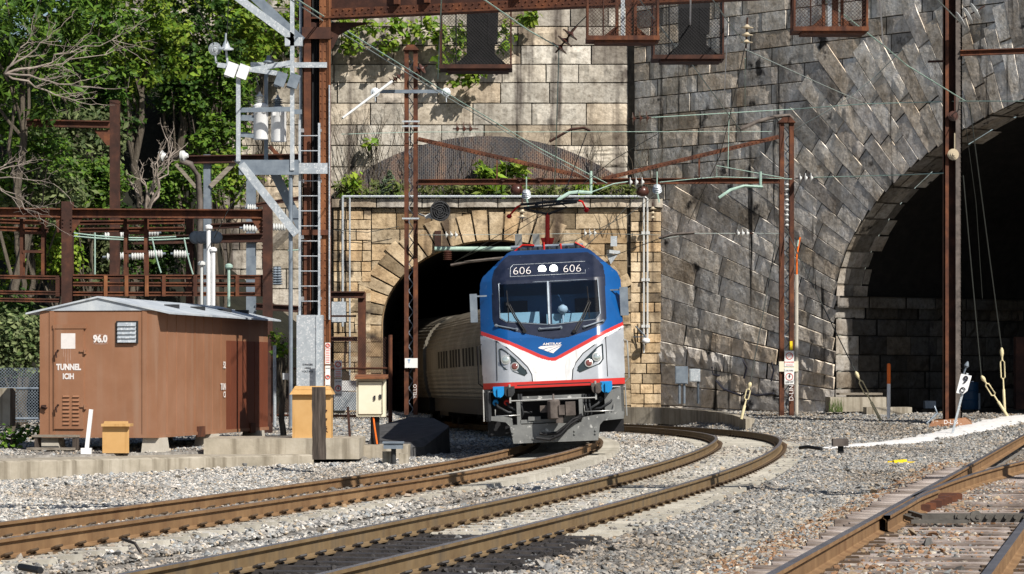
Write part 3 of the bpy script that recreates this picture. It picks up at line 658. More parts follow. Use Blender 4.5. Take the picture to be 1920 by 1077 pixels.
mbk = bpy.data.materials.new('dark_brick'); mbk.use_nodes = True; nt = mbk.node_tree; b = nt.nodes['Principled BSDF']; tc = nt.nodes.new('ShaderNodeTexCoord')
sx_ = nt.nodes.new('ShaderNodeSeparateXYZ'); mp = nt.nodes.new('ShaderNodeCombineXYZ'); nt.links.new(tc.outputs['Object'], sx_.inputs[0]); nt.links.new(sx_.outputs[2], mp.inputs[0]); nt.links.new(sx_.outputs[0], mp.inputs[1])
bt = nt.nodes.new('ShaderNodeTexBrick'); bt.inputs['Scale'].default_value = 4.2; bt.inputs['Mortar Size'].default_value = 0.03; bt.inputs['Brick Width'].default_value = 0.5; bt.inputs['Row Height'].default_value = 0.3
bt.inputs['Color1'].default_value = (0.085, 0.06, 0.05, 1); bt.inputs['Color2'].default_value = (0.035, 0.036, 0.045, 1); bt.inputs['Mortar'].default_value = (0.25, 0.23, 0.2, 1); nt.links.new(mp.outputs[0], bt.inputs['Vector'])
c = _mul(nt, bt.outputs[0], _ramp(nt, _noise(nt, tc.outputs['Object'], 0.6, 5, 0.6, (1.5, 1, 0.7)), [(0.35, (0.4, 0.44, 0.52)), (0.52, (0.85, 0.85, 0.9)), (0.64, (1.7, 1.25, 1.0))])); nt.links.new(c, b.inputs['Base Color']); b.inputs['Roughness'].default_value = 0.9
bp = nt.nodes.new('ShaderNodeBump'); bp.inputs['Distance'].default_value = 0.02; nt.links.new(bt.outputs['Fac'], bp.inputs['Height']); bp.invert = True; nt.links.new(bp.outputs[0], b.inputs['Normal'])
mb = MB(); th = [math.acos(max(-1, min(1, (bz-1-bcz)/brad)))*(k/30*2-1) for k in range(31)]
mb.prism([(bc.x+brad*math.sin(t), UD-0.085, bcz+brad*math.cos(t)) for t in reversed(th)], (0, -1, 0), 0.1)
mb.build('brick_panel', mbk, upper)
mb = MB(); mb.tube([W(455, 400, 100), W(470, 392, 100)], 0.05)
# --- skew arch wall on the right ------------------------------------------------
D, N3 = WALL_D, WALL_N; O3 = WALL_O
bridge = thing('arch_bridge_wall', 'grey stone bridge wall with a wide dark skew arch on the right', 'bridge', (9, 102, 0))
def to_tz(px, py):
    "wall coordinates (t along the wall, height) under a photo pixel"
    k = (px-960)/FPX; t = (k*O3.y-O3.x)/(D.x-k*D.y); return t, EYE+(HZ-py)/FPX*(O3.y+D.y*t)
T0, Z0 = to_tz(1566, 572)
pts = [to_tz(*p) for p in ((1578, 500), (1640, 380), (1740, 290), (1850, 222), (1920, 186))]
best = None
for a in np.arange(8, 30, 0.25):
    for b in np.arange(4, 14, 0.1):
        e = sum((Z0+b*math.sqrt(max(0, 1-((t-T0-a)/a)**2))-z)**2 for t, z in pts)
        if best is None or e < best[0]: best = (e, a, b)
EA, EB = best[1], best[2]; EC = T0+EA
def intr(t): q = 1-((t-EC)/EA)**2; return Z0+EB*math.sqrt(q) if q > 0 else -9
def inside(t, z, m=0.0): return t > T0 and (z < Z0 or ((t-EC)/(EA-m))**2+((z-Z0)/(EB-m))**2 < 1)
cT, cZ = to_tz(2035, 805)
mb = MB()
ks = [T0+(EC+EA-T0)*(1-math.cos(math.pi*k/60))/2 for k in range(61)]
P = lambda t, z, d=0.0: O3+D*t+Vector((0, 0, z))+N3*d
TE = EC+EA+4
mb.quad(P(-4, -1, -.13), P(T0, -1, -.13), P(T0, 18.5, -.13), P(-4, 18.5, -.13)); mb.quad(P(EC+EA, -1, -.13), P(TE, -1, -.13), P(TE, 18.5, -.13), P(EC+EA, 18.5, -.13))
for a, b in zip(ks[:-1], ks[1:]): mb.quad(P(a, max(Z0, intr(a)), -.13), P(b, max(Z0, intr(b)), -.13), P(b, 18.5, -.13), P(a, 18.5, -.13))
mb.quad(P(-4, 18.5), P(TE, 18.5), P(TE, 18.5, -12), P(-4, 18.5, -12))
mb.build('core', M['mortar'], bridge, fix=False)
def is_polar(t, z):
    px = lambda a: a
    zb = np.interp(t, [0, to_tz(1240, 350)[0], to_tz(1440, 265)[0], to_tz(1490, 250)[0], to_tz(1500, 95)[0], to_tz(1690, 80)[0], to_tz(1700, 20)[0], 24],
                   [to_tz(1240, 390)[1], to_tz(1240, 390)[1], to_tz(1440, 270)[1], to_tz(1490, 252)[1], to_tz(1500, 96)[1], to_tz(1690, 82)[1], to_tz(1700, 22)[1], to_tz(1900, 5)[1]])
    return z < zb
th_st = lambda p: tint(0.72, 1.2, 0.12)
# polar courses radiating from below the arch
bl = []; dth = 0.0395; a0 = R(90)
for k in range(-8, 48):
    th0 = a0+k*dth; th1 = th0+dth; c0, s0, c1, s1 = math.cos(th0), math.sin(th0), math.cos(th1), math.sin(th1); tm = (th0+th1)/2
    r = 0.5; 
    # distance along the ray where the face begins
    while r < 40 and (inside(cT+r*math.cos(tm), cZ+r*math.sin(tm)) ): r += 0.03
    first = True
    while r < 38:
        l = rng.uniform(1.0, 2.2) if first else rng.uniform(1.15, 2.5)
        rm = r+l/2; t, z = cT+rm*math.cos(tm), cZ+rm*math.sin(tm)
        if t < -0.6 or z > 19 or z < -1.6: break
        q = [(cT+r*c1, cZ+r*s1), (cT+r*c0, cZ+r*s0), (cT+(r+l)*c0, cZ+(r+l)*s0), (cT+(r+l)*c1, cZ+(r+l)*s1)]
        def shr(q, j):
            cx = sum(p[0] for p in q)/4; cy = sum(p[1] for p in q)/4; w = math.dist(q[0], q[3]); h = math.dist(q[0], q[1])
            return [(cx+(p[0]-cx)*(1-j/w if w > j else 1), cy+(p[1]-cy)*(1-j/h if h > j else 1)) for p in q]
        if is_polar(t, z): bl.append((shr(q, 0.012), rng.uniform(0.0, 0.012)+(0.07 if z < 3.4 else 0.0)*rng.random(), th_st((t, z))))
        first = False; r += l
hi_ = [b for b in bl if sum(p[1] for p in b[0])/4 > 2.9]; lo_ = [b for b in bl if sum(p[1] for p in b[0])/4 <= 2.9]
masonry('rough_base_stones', O3, D, N3, lo_, M['st_grey'], bridge, bev=0.03, rough=0.05)
masonry('fanned_stones', O3, D, N3, hi_, M['st_grey'], bridge, bev=0.012, rough=0.012, split=0.25)
bl = [b for b in courses(-1.5, TE, 4.5, 18.4, 0.62, 0.9, 2.4, None, (-0.05, -0.042), 0.1, lambda p: th_st(p)*0.8) if not is_polar(sum(p[0] for p in b[0])/4, sum(p[1] for p in b[0])/4+2.6)]
masonry('coursed_stones', O3, D, N3, bl, M['st_grey'], bridge, bev=0.012, rough=0.012, split=0.25)
# soffit and abutment inside the arch, shade put into their tints
I3 = -N3
mb = MB()
for a, b in zip(ks[:-1], ks[1:]):
    za, zb = max(Z0, intr(a)), max(Z0, intr(b)); mb.mi = 1
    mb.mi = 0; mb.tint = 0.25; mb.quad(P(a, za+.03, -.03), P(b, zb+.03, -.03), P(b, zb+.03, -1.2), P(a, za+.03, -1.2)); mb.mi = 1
    mb.quad(P(a, za, -1.2), P(b, zb, -1.2), P(b, zb, -26), P(a, za, -26))
mb.quad(P(T0-3, -2, -26), P(TE, -2, -26), P(TE, 14, -26), P(T0-3, 14, -26)); mb.quad(P(EC+EA, -2, 0), P(EC+EA, -2, -26), P(EC+EA, Z0, -26), P(EC+EA, Z0, 0))
mb.quad(P(T0, -2, -.3), P(T0, -2, -26), P(T0, Z0, -26), P(T0, Z0, -.3))
mb.build('bore', [M['st_grey'], M['bore_shade']], bridge, fix=False)
# stones lining the first metre of the soffit
V = []; F = []; T = []
kk = np.linspace(0.02, 1.6, 22)
el = lambda w: (EC-EA*math.cos(w), Z0+EB*math.sin(w))
for w0, w1 in zip(kk[:-1], kk[1:]):
    d = 0
    while d < 1.25:
        l = rng.uniform(0.3, 0.7); g_ = 0.004; (t0, z0), (t1, z1) = el(w0+g_), el(w1-g_); j = rng.uniform(0, 0.03); b0 = len(V)
        for (t, z, dd) in ((t0+j, z0-j, -d), (t1+j, z1-j, -d), (t1+j, z1-j, -d-l+.015), (t0+j, z0-j, -d-l+.015)): V.append(P(t, z, dd))
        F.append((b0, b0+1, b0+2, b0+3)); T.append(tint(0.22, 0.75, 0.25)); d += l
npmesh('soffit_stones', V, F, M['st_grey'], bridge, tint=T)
# abutment below the springing, with a projecting ledge; shade painted in, eased at the mouth
O4 = P(T0, 0, 0)
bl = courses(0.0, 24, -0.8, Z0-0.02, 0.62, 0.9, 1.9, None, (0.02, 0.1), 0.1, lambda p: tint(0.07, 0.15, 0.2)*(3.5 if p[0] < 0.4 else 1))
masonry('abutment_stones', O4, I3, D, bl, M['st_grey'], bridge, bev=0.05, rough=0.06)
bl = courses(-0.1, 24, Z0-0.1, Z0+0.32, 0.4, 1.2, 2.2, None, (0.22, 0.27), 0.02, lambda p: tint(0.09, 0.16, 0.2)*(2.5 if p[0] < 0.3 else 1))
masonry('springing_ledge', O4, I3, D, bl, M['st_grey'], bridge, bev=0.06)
mb = MB(); mb.quad(P(T0+0.0, Z0+.3, 0), P(T0+0.3, Z0+.3, 0), P(T0+0.3, Z0+.3, -24), P(T0, Z0+.3, -24)); mb.build('ledge_top', M['mortar'], bridge, fix=False)
# black spray marks near the foot of the wall
def tz3(px, py, d=0.13): t, z = to_tz(px, py); return P(t, z, d)
mb = MB()
mb.tube([tz3(1340, 688), tz3(1342, 703), tz3(1354, 705)], 0.035, 4); mb.tube([tz3(1348, 714), tz3(1362, 730), tz3(1395, 742), tz3(1405, 735), tz3(1425, 742), tz3(1456, 738)], 0.04, 4)
mb.tube([tz3(1398, 675), tz3(1405, 690), tz3(1400, 710)], 0.035, 4); mb.tube([tz3(1452, 680), tz3(1456, 695), tz3(1451, 715)], 0.03, 4)
mb.build('spray_marks', M['ink'], bridge, smooth=60)
# ------------------------------------------------------------------ locomotive
M['l_blue'] = pmat('blue_train_paint', [(0.3, (0.004, 0.062, 0.215)), (0.7, (0.006, 0.085, 0.285))], 1.2, 0.28, spec=0.5, spots=((0.1, 0.17, 0.32), 0.66, 0.8, 6))
M['l_blue_shade'] = pmat('shaded_blue_train_paint', [(0.3, (0.004, 0.028, 0.1)), (0.7, (0.006, 0.042, 0.15))], 1.2, 0.4, spots=((0.1, 0.13, 0.2), 0.68, 0.8, 9))  # body blue darkened to carry the shadow lying on the brow
M['l_mask'] = pmat('black_mask_paint', [(0.3, (0.007, 0.011, 0.026)), (0.7, (0.018, 0.023, 0.045))], 5, 0.35, spots=((0.16, 0.17, 0.2), 0.67, 0.78, 14))
M['l_white'] = pmat('white_train_paint', [(0.3, (0.6, 0.61, 0.63)), (0.7, (0.76, 0.77, 0.78))], 1.5, 0.3, spec=0.5, streak=((0.42, 0.4, 0.37), 0.56, 0.85, 7), spots=((0.4, 0.39, 0.37), 0.64, 0.8, 6))
M['l_silver'] = pmat('silver_train_paint', [(0.3, (0.4, 0.415, 0.44)), (0.7, (0.58, 0.6, 0.62))], 1.4, 0.3, 0.4, spots=((0.22, 0.22, 0.23), 0.62, 0.8, 3))
M['l_red'] = pmat('red_train_paint', [(0.52, 0.03, 0.025)], 3, 0.35, spec=0.5)
M['l_grey'] = pmat('grey_painted_steel', [(0.3, (0.11, 0.113, 0.113)), (0.6, (0.19, 0.195, 0.19)), (0.8, (0.27, 0.27, 0.26))], 2.5, 0.6, bump=0.002, spots=((0.5, 0.5, 0.48), 0.62, 0.7, 8))
M['seam'] = pmat('panel_seam', [(0.02, 0.022, 0.025)], 3, 0.6)
M['lampglass'] = pmat('lamp_lens', [(0.3, (0.4, 0.46, 0.44)), (0.7, (0.62, 0.68, 0.66))], 30, 0.08, 0.5, spec=0.8)
M['lampred'] = pmat('red_lamp_lens', [(0.17, 0.06, 0.05)], 20, 0.12, spec=0.8)
M['lens_dark'] = pmat('lamp_housing', [(0.03, 0.042, 0.045)], 5, 0.1, spec=0.6)
M['teal'] = pmat('pale_cab_desk', [(0.3, (0.42, 0.58, 0.62)), (0.7, (0.55, 0.7, 0.73))], 3, 0.6)
M['cabblue'] = pmat('cab_interior_blue', [(0.1, 0.22, 0.4)], 3, 0.7)
M['capblue'] = pmat('blue_cap', [(0.01, 0.22, 0.52)], 3, 0.5)
M['steelbright'] = pmat('bright_steel', [(0.5, 0.5, 0.48)], 5, 0.35, 0.5)
M['coupler'] = pmat('coupler_steel', [(0.3, (0.055, 0.045, 0.04)), (0.7, (0.15, 0.125, 0.11))], 4, 0.7, bump=0.004)
M['pane'] = glass('windscreen_glass', (0.64, 0.77, 0.88))
M['lampon'] = emat('lit_headlamp', (1.0, 0.98, 0.88), 9)
loco = thing('locomotive', 'blue, white and silver electric locomotive with lit headlights', 'locomotive', (0, 0, 0))
ROLL = R(2.4); rc, rs = math.cos(R(2.6)), math.sin(R(2.6)); LD = 62.0
def rake(Z): return np.interp(Z, [0, 1.4, 2.3, 3.5, 4.12], [0, 0, 0.17, 0.72, 1.2])
def depth(X, Z): return rake(Z)+0.45*(np.maximum(0, np.abs(X)-0.9)/0.57)**1.6
def L2(px, py, y=None):
    dx, dy = px-1044.0, 843.0-py; X0, Z0_ = (dx*rc+dy*rs)/92, (-dx*rs+dy*rc)/92; X, Z = X0, Z0_
    for _ in range(3):
        yy = float(depth(X, Z)) if y is None else y
        k = (LD+yy)/LD; X = -0.84+(X0+0.84)*k-0.02*yy; Z = 1.6+(Z0_-1.6)*k
    return X, Z
def SP(px, py, o=0.0): X, Z = L2(px, py); return Vector((X, float(depth(X, Z))-o, Z))
def LP(px, py, y): X, Z = L2(px, py, y); return Vector((X, y, Z))
def inpoly(X, Z, poly):
    c = np.zeros(X.shape, bool); n = len(poly)
    for i in range(n):
        x0, z0 = poly[i]; x1, z1 = poly[(i+1) % n]
        if z0 == z1: continue
        c ^= ((z0 > Z) != (z1 > Z)) & (X < (x1-x0)*(Z-z0)/(z1-z0)+x0)
    return c
LL = lambda pts: [L2(*p) for p in pts]
OUT = [(-1.455, 1.27), (-1.475, 2.2), (-1.46, 3.45), (-1.40, 3.6), (-0.86, 4.08), (-0.78, 4.12), (0.78, 4.12), (0.86, 4.08), (1.40, 3.6), (1.46, 3.45), (1.475, 2.2), (1.455, 1.27)]
mask_p = LL([(921, 525), (925, 508), (944, 486), (952, 480), (1100, 473), (1112, 479), (1130, 498), (1133, 515), (1137, 597), (1131, 608), (1100, 621), (1064, 633), (1036, 637), (1000, 630), (940, 618), (926, 611), (922, 597)])
paneL = LL([(935, 535), (1024, 530), (1027, 608), (948, 603), (938, 597)]); paneR = LL([(1032, 530), (1119, 525), (1124, 588), (1117, 598), (1035, 608)])
chev = [(890, 619), (900, 621.7), (953, 640), (1000, 660), (1014, 666), (1030, 671), (1040, 671), (1053, 664), (1087, 645), (1137, 618), (1175, 600)]
stripe_p = LL(chev+[(1175, 607), (1137, 625), (1087, 652.5), (1053, 671), (1041, 677), (1030, 677), (1014, 673), (1000, 667), (953, 647), (900, 629), (890, 626)])
below_p = LL(chev+[(1190, 740), (880, 740)])
silL = LL([(890, 627), (900, 629), (931, 641), (950, 653), (972, 672), (989, 689), (997, 703), (998.5, 717), (890, 722)])
silR = LL([(1175, 610), (1163, 616), (1135, 633), (1113, 648), (1093, 663), (1080, 680), (1074, 694), (1072.5, 713), (1175, 710)])
band_p = [(-2, 1.0), (2, 1.0), (2, 1.405), (-2, 1.405)]
OUT = [tuple(np.array(OUT[i])*(1-t)+np.array(OUT[(i+1) % 12])*t) for i in range(12) for t in (np.linspace(0, 1, 9)[:-1] if i in (1, 2, 3, 7, 8, 9) else [0])]
st = 0.0115; xs = np.arange(-1.49, 1.491, st); zs = np.arange(1.262, 4.13, st)
XX, ZZ = np.meshgrid(xs, zs); cx, cz = XX[:-1, :-1]+st/2, ZZ[:-1, :-1]+st/2
ins = inpoly(cx, cz, OUT); mid = np.zeros(cx.shape, int)                      # 0 blue 1 mask 2 red 3 white 4 silver 5 blue with the brow's shade painted in
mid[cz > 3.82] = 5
mid[inpoly(cx, cz, below_p)] = 3
for p in (silL, silR): mid[inpoly(cx, cz, p)] = 4
mid[inpoly(cx, cz, stripe_p)] = 2; mid[inpoly(cx, cz, mask_p)] = 1; mid[cz < 1.405] = 2; mid[(cz < 1.345) & (cz > 1.325) & (abs(cx) < 0.75)] = 6
pl, pr = inpoly(cx, cz, paneL), inpoly(cx, cz, paneR)
VV = np.stack([XX, depth(XX, ZZ), ZZ], 2).reshape(-1, 3); nxg = len(xs)
def cells(sel, dy=0.0):
    j, i = np.nonzero(sel); b0 = j*nxg+i; F = np.stack([b0, b0+1, b0+nxg+1, b0+nxg], 1)
    u, inv = np.unique(F, return_inverse=True); return VV[u]+np.array([0, dy, 0]), inv.reshape(-1, 4), (j, i)
V, F, ji = cells(ins & ~pl & ~pr)
npmesh('nose', V, F, [M['l_blue'], M['l_mask'], M['l_red'], M['l_white'], M['l_silver'], M['l_blue_shade'], M['seam']], loco, fmat=mid[ji], smooth=True)
for sel in (pl, pr): V, F, ji = cells(sel); npmesh('windscreen', V, F, M['pane'], loco, smooth=True)
# body behind the nose
mb = MB(); n = len(OUT)
for i in range(n):
    a, b = OUT[i], OUT[(i+1) % n]; ya, yb = float(depth(*a)), float(depth(*b))
    zm = (a[1]+b[1])/2; mb.mi = 2 if zm < 1.3 else (1 if zm < 2.25 else 0)
    mb.quad((a[0], ya, a[1]), (b[0], yb, b[1]), (b[0], 20.3, b[1]), (a[0], 20.3, a[1]))
mb.mi = 1; mb.add([(x, 20.3, z) for x, z in OUT], [tuple(range(n))])
mb.build('body', [M['l_blue'], M['l_silver'], M['black']], loco, fix=False)
def ribbon(name, pts, w, mat, o=0.004, closed=False):
    "thin line on the nose through photo pixels"
    mb = MB(); P3 = [SP(*p, o) for p in pts]+([SP(*pts[0], o)] if closed else [])
    mb.tube(P3, w/2, 4); return mb.build(name, mat, loco)
mb = MB()
for pts in ([(900, 629.5), (931, 641), (950, 653), (972, 672), (989, 689), (997, 703), (998.5, 716)], [(1163, 616.5), (1135, 633), (1113, 648), (1093, 663), (1080, 680), (1074, 694), (1072.5, 713)], [(930, 642), (932, 715)], [(1135, 634), (1139, 706)]):
    mb.tube([SP(*p, 0.001) for p in pts], 0.011, 4)
mb.build('panel_seams', M['seam'], loco)
mb = MB()
for pts in ([(934, 533), (1025, 528.5), (1119.5, 523.5), (1125, 588), (1118, 599), (1035, 609.5), (1028, 609.5), (948, 604.5), (937, 598), (934, 533)],): mb.tube([SP(*p, 0.006) for p in pts], 0.012, 5)
mb.build('windscreen_seal', M['galv_dark'], loco)
mb = MB(); mb.tube([SP(1026, 529, 0.01), SP(1029.5, 609, 0.01)], 0.03, 6); mb.build('windscreen_pillar', M['galv_dark'], loco, smooth=60)
mb = MB(); mb.tube([SP(*p, 0.004) for p in [(957, 519), (955.5, 520), (956, 503), (961, 497.5), (1000, 495.5), (1040, 493.5), (1085, 491), (1096, 490.5)]], 0.007, 4); mb.tube([SP(*p, 0.004) for p in [(955.5, 520), (1010, 517), (1060, 514.3), (1097, 512.5), (1096.5, 506)]], 0.007, 4)
nb = mb.build('number_board', M['galv'], loco)
def lettering(name, body, px, py, wpx, hpx, mat, parent, slope=-0.0455, o=0.008, bold=0.0):
    "text laid on the nose: width and height in photo pixels"
    me = text_mesh(body, 1.0, bold); co = [v.co for v in me.vertices]
    x0, x1 = min(c.x for c in co), max(c.x for c in co); y0, y1 = min(c.y for c in co), max(c.y for c in co); mb = MB()
    P3 = []
    for c in co:
        u = (c.x-(x0+x1)/2)/(x1-x0)*wpx; v = (c.y-(y0+y1)/2)/(y1-y0)*hpx; P3.append(SP(px+u, py-v+slope*u, o+c.z))
    mb.add(P3, [tuple(p.vertices) for p in me.polygons]); return mb.build(name, mat, parent)
lettering('number', '606', 978, 508, 33, 13.5, M['stencil'], nb, bold=-0.02); lettering('number', '606', 1072, 503.5, 33, 13.5, M['stencil'], nb, bold=-0.02)
for px, py in ((1015.5, 505.5), (1037, 504.5)):
    c = SP(px, py, 0.0); mb = MB(); mb.lathe(c+Vector((0, 0.02, 0)), (0, -1, -0.02), [(0, 0.095), (0.04, 0.095), (0.045, 0.08)], 18); h = mb.build('headlight', M['galv_dark'], loco, smooth=40)
    mb = MB(); mb.lathe(c+Vector((0, -0.02, 0)), (0, -1, -0.02), [(0, 0.082), (0.012, 0.075), (0.02, 0.03)], 18); mb.build('bulb', M['lampon'], h, smooth=60)
for poly, lamps in (([(936, 656), (940, 655), (948, 660), (968, 677), (985, 694), (988, 701), (984, 705), (946, 693), (938, 684)], [(948, 676, 9, 'lampglass'), (965, 688.5, 8, 'lampred')]),
                    ([(1129, 645.5), (1130.5, 673), (1125, 682), (1087, 698), (1082.5, 695), (1084, 689), (1100, 671), (1118, 653)], [(1118.5, 669.5, 9, 'lampglass'), (1103.5, 681.5, 8, 'lampred')])):
    mb = MB(); mb.tube([SP(*p, 0.004) for p in poly]+[SP(*poly[0], 0.004)], 0.014, 5)
    cc = (sum(p[0] for p in poly)/len(poly), sum(p[1] for p in poly)/len(poly)); P3 = [SP(*p, 0.006) for p in poly]+[SP(*cc, 0.006)]
    mb.add(P3, [(i, (i+1) % len(poly), len(poly)) for i in range(len(poly))]); hd = mb.build('marker_light', M['lens_dark'], loco)
    for px, py, r, m in lamps:
        mb = MB(); c = SP(px, py, -0.01); nrm = Vector((0.12*(1 if px > 1044 else -1), -1, 0.15)); mb.lathe(c, nrm, [(0, r/92), (0.03, r/92), (0.034, r/92*0.82)], 18); rg = mb.build('lamp_ring', M['steelbright'], hd, smooth=30)
        mb = MB(); mb.lathe(c+nrm.normalized()*0.03, nrm, [(0, r/92*0.8), (0.012, r/92*0.68), (0.02, r/92*0.3)], 18); mb.build('lamp', M[m], hd, smooth=60)
lettering('emblem', 'AMTRAK', 1035, 645.5, 36, 4.6, M['stencil'], loco, -0.03, bold=0.02)
mb = MB()
for poly in ([(1009, 652.5), (1014, 650), (1030, 648.8), (1053, 648), (1050, 649.3), (1036, 651), (1024, 653.5), (1018, 656), (1010, 654)], [(1019, 657), (1026, 653.8), (1040, 651), (1051, 649.4), (1042, 652.5), (1034, 656), (1027, 660)], [(1028, 660.5), (1036, 656), (1046, 652), (1052, 649.5), (1047, 654), (1041, 659), (1037, 663)]):
    P3 = [SP(*p, 0.006) for p in poly]; mb.add(P3, [tuple(range(len(P3)))])
mb.build('emblem', M['stencil'], loco)
for arm, blade in (([(983, 622), (965, 597), (951, 571)], [(949, 546), (952, 575), (953, 604)]), ([(1076, 622), (1090, 596), (1103, 566)], [(1100, 538), (1103, 566), (1104, 597)])):
    mb = MB(); mb.tube([SP(*p, 0.05) for p in arm], 0.016, 5); mb.tube([SP(p[0]+4, p[1]+1, 0.05) for p in arm], 0.012, 5); mb.cyl(SP(*arm[0], 0.0), SP(*arm[0], 0.07), 0.04, 8); w = mb.build('wiper', M['black'], loco, smooth=60)
    mb = MB(); mb.tube([SP(*p, 0.035) for p in blade], 0.012, 5); mb.cyl(SP(*arm[-1], 0.02), SP(*arm[-1], 0.07), 0.035, 8); mb.build('wiper_blade', M['black'], w)
for a, b in (((930, 611.5), (968, 618.5)), ((1012, 617.5), (1051, 614.5)), ((1095, 613.5), (1130, 601.5))):
    mb = MB(); mb.tube([SP(*a, 0.0), SP(*a, 0.06), SP(*b, 0.06), SP(*b, 0.0)], 0.017, 6)
    for p in (a, b): mb.cyl(SP(*p, -0.01), SP(*p, 0.03), 0.035, 8)
    mb.build('grab_rail', M['galv_dark'], loco, smooth=50)
# cab interior seen through the glass
mb = MB(); mb.box((-1.3, 1.05, 2.0), (-0.25, 1.9, 2.84)); mb.box((-0.1, 1.0, 2.0), (1.25, 1.9, 2.78)); mb.box((-1.3, 1.0, 1.9), (1.3, 2.0, 2.5)); mb.box((-0.1, 1.15, 2.5), (-0.05, 1.5, 2.7)); mb.build('cab_desk', M['teal'], loco)
mb = MB(); mb.box((-1.38, 2.0, 1.5), (1.38, 2.1, 3.2)); mb.box((-1.0, 2.4, 3.1), (1.0, 2.5, 3.95)); mb.build('cab_wall', M['cabblue'], loco)
mb = MB(); mb.lathe((0.24, 0.92, 2.76), (0, 0, 1), [(0, 0.02), (0.05, 0.09), (0.1, 0.11), (0.16, 0.09), (0.2, 0.02)], 12); mb.tube([(0.24, 0.92, 2.5), (0.24, 0.92, 2.78)], 0.02); mb.build('dash_fan', M['white'], loco, smooth=60)
mb = MB(); mb.box((-1.0, 1.9, 2.5), (-0.5, 2.2, 3.1)); mb.box((0.5, 1.9, 2.5), (1.0, 2.2, 3.1)); mb.build('cab_seat', M['black'], loco)
# mirrors and side rails
for x0, y0, x1, y1 in ((882, 552, 893, 606), (1163, 538, 1176, 592)):
    mb = MB(); a, b = LP(x0, y1, 0.75), LP(x1, y0, 0.75); mb.box((a.x, 0.72, a.z), (b.x, 0.8, b.z)); mb.bar((a.x, 0.76, b.z-0.05), (a.x+(0.35 if a.x < 0 else -0.2), 0.8, b.z-0.05), 0.03, 0.03); mb.build('mirror', M['galv_dark'], loco)
for sx in (-1, 1):
    mb = MB(); x = sx*1.5; mb.tube([(sx*1.46, 0.6, 2.2), (x+sx*0.04, 0.55, 2.15), (x+sx*0.05, 0.55, 1.4), (sx*1.46, 0.6, 1.32)], 0.016, 6); mb.build('hand_rail', M['steelbright'] if sx > 0 else M['black'], loco, smooth=60)
    mb = MB(); mb.tube([(sx*1.45, 0.15, 1.27), (sx*1.46, 0.12, 0.62)], 0.014, 6); mb.tube([(sx*1.45, 0.15, 1.22), (sx*1.02, 0.0, 1.22)], 0.014, 6); mb.build('corner_rail', M['steelbright'], loco, smooth=60)
# front underframe
mb = MB(); mb.box((-1.4, 0.55, 0.3), (1.4, 1.0, 1.27)); mb.box((-1.42, 0.2, 1.2), (1.42, 0.9, 1.265)); mb.build('underframe', M['black'], loco)
mb = MB(); a = LP(1070, 742, 0.1); mb.box((-0.72, 0.1, 1.0), (0.62, 0.16, 1.1)); mb.build('buffer_beam', M['l_grey'], loco)
mb = MB(); mb.tube([(-0.9, -0.02, 1.02), (0.85, -0.02, 1.02)], 0.014, 6)
for x in (-0.92, 0.83): mb.box((x, -0.03, 0.98), (x+0.035, 0.1, 1.36))
mb.build('cut_lever', M['steelbright'], loco)
mb = MB(); mb.box((1.02, 0.1, 0.62), (1.42, 0.16, 1.24)); mb.box((1.36, 0.1, 0.62), (1.42, 0.6, 1.24)); mb.build('side_plate', M['l_grey'], loco)
mb = MB(); mb.box((-1.42, 0.1, 0.62), (-1.3, 0.16, 1.24)); mb.box((-1.42, 0.1, 0.62), (-1.36, 0.6, 1.24)); mb.build('side_plate', M['dark'], loco)  # same plate as the right, its shade put into a darker steel
poly = [(921, 782), (921, 790), (948, 793), (956, 800), (963, 833), (1122, 826), (1125, 797), (1132, 789), (1170, 785), (1170, 772), (1118, 778), (1092, 783), (1090, 792), (962, 798), (960, 785), (944, 782)]
mb = MB(); mb.prism([LP(p[0], p[1], -0.06) for p in poly], (0, -1, 0), 0.03)
for p in ((962, 812), (962, 818), (1043, 813), (1078, 808), (1078, 814), (1117, 807), (1117, 813), (1000, 823)): c = LP(*p, -0.06); mb.cyl(c, c+Vector((0, -0.025, 0)), 0.022, 6)
mb.build('snow_plough', M['l_grey'], loco)
mb = MB(); a = LP(985, 800, 0.0); mb.box((-0.72, -0.02, 0.55), (0.42, 0.5, 0.62)); mb.box((-0.55, -0.05, 0.6), (-0.3, 0.3, 0.68)); mb.box((0.18, -0.05, 0.6), (0.4, 0.3, 0.7)); mb.build('coupler_shelf', M['l_grey'], loco)
for x in (-0.74, 0.53): mb = MB(); mb.box((x-0.04, -0.02, 0.5), (x+0.04, 0.1, 1.02)); mb.build('frame_post', M['l_grey'], loco)
mb = MB(); mb.box((-0.13, -0.3, 0.66), (0.1, 0.6, 0.98)); mb.lathe((-0.02, -0.42, 0.62), (0, 0, 1), [(0, 0.1), (0.02, 0.13), (0.36, 0.13), (0.4, 0.1)], 12); mb.box((0.08, -0.55, 0.7), (0.2, -0.25, 0.9)); mb.box((0.22, -0.2, 0.68), (0.42, 0.1, 0.96)); mb.box((-0.3, -0.2, 0.76), (-0.16, 0.1, 0.9)); mb.box((0.02, -0.5, 0.54), (0.16, -0.3, 0.7)); mb.tube([(-0.02, -0.42, 1.0), (-0.02, -0.3, 1.12)], 0.02)
mb.build('coupler', M['coupler'], loco, smooth=30)
for pts in ([(1085, 783), (1075, 786), (1060, 800), (1045, 812), (1025, 815), (1012, 814)], [(1083, 787), (1070, 795), (1052, 815), (1030, 825), (1005, 822)]):
    mb = MB(); ys_ = np.linspace(-0.12, -0.25, len(pts)); mb.tube([LP(*p, y) for p, y in zip(pts, ys_)], 0.032, 7)
    c = LP(*pts[0], -0.1); mb.cyl(c, c+Vector((0.08, 0, 0.04)), 0.045, 8); mb.build('brake_hose', M['black'], loco, smooth=60)
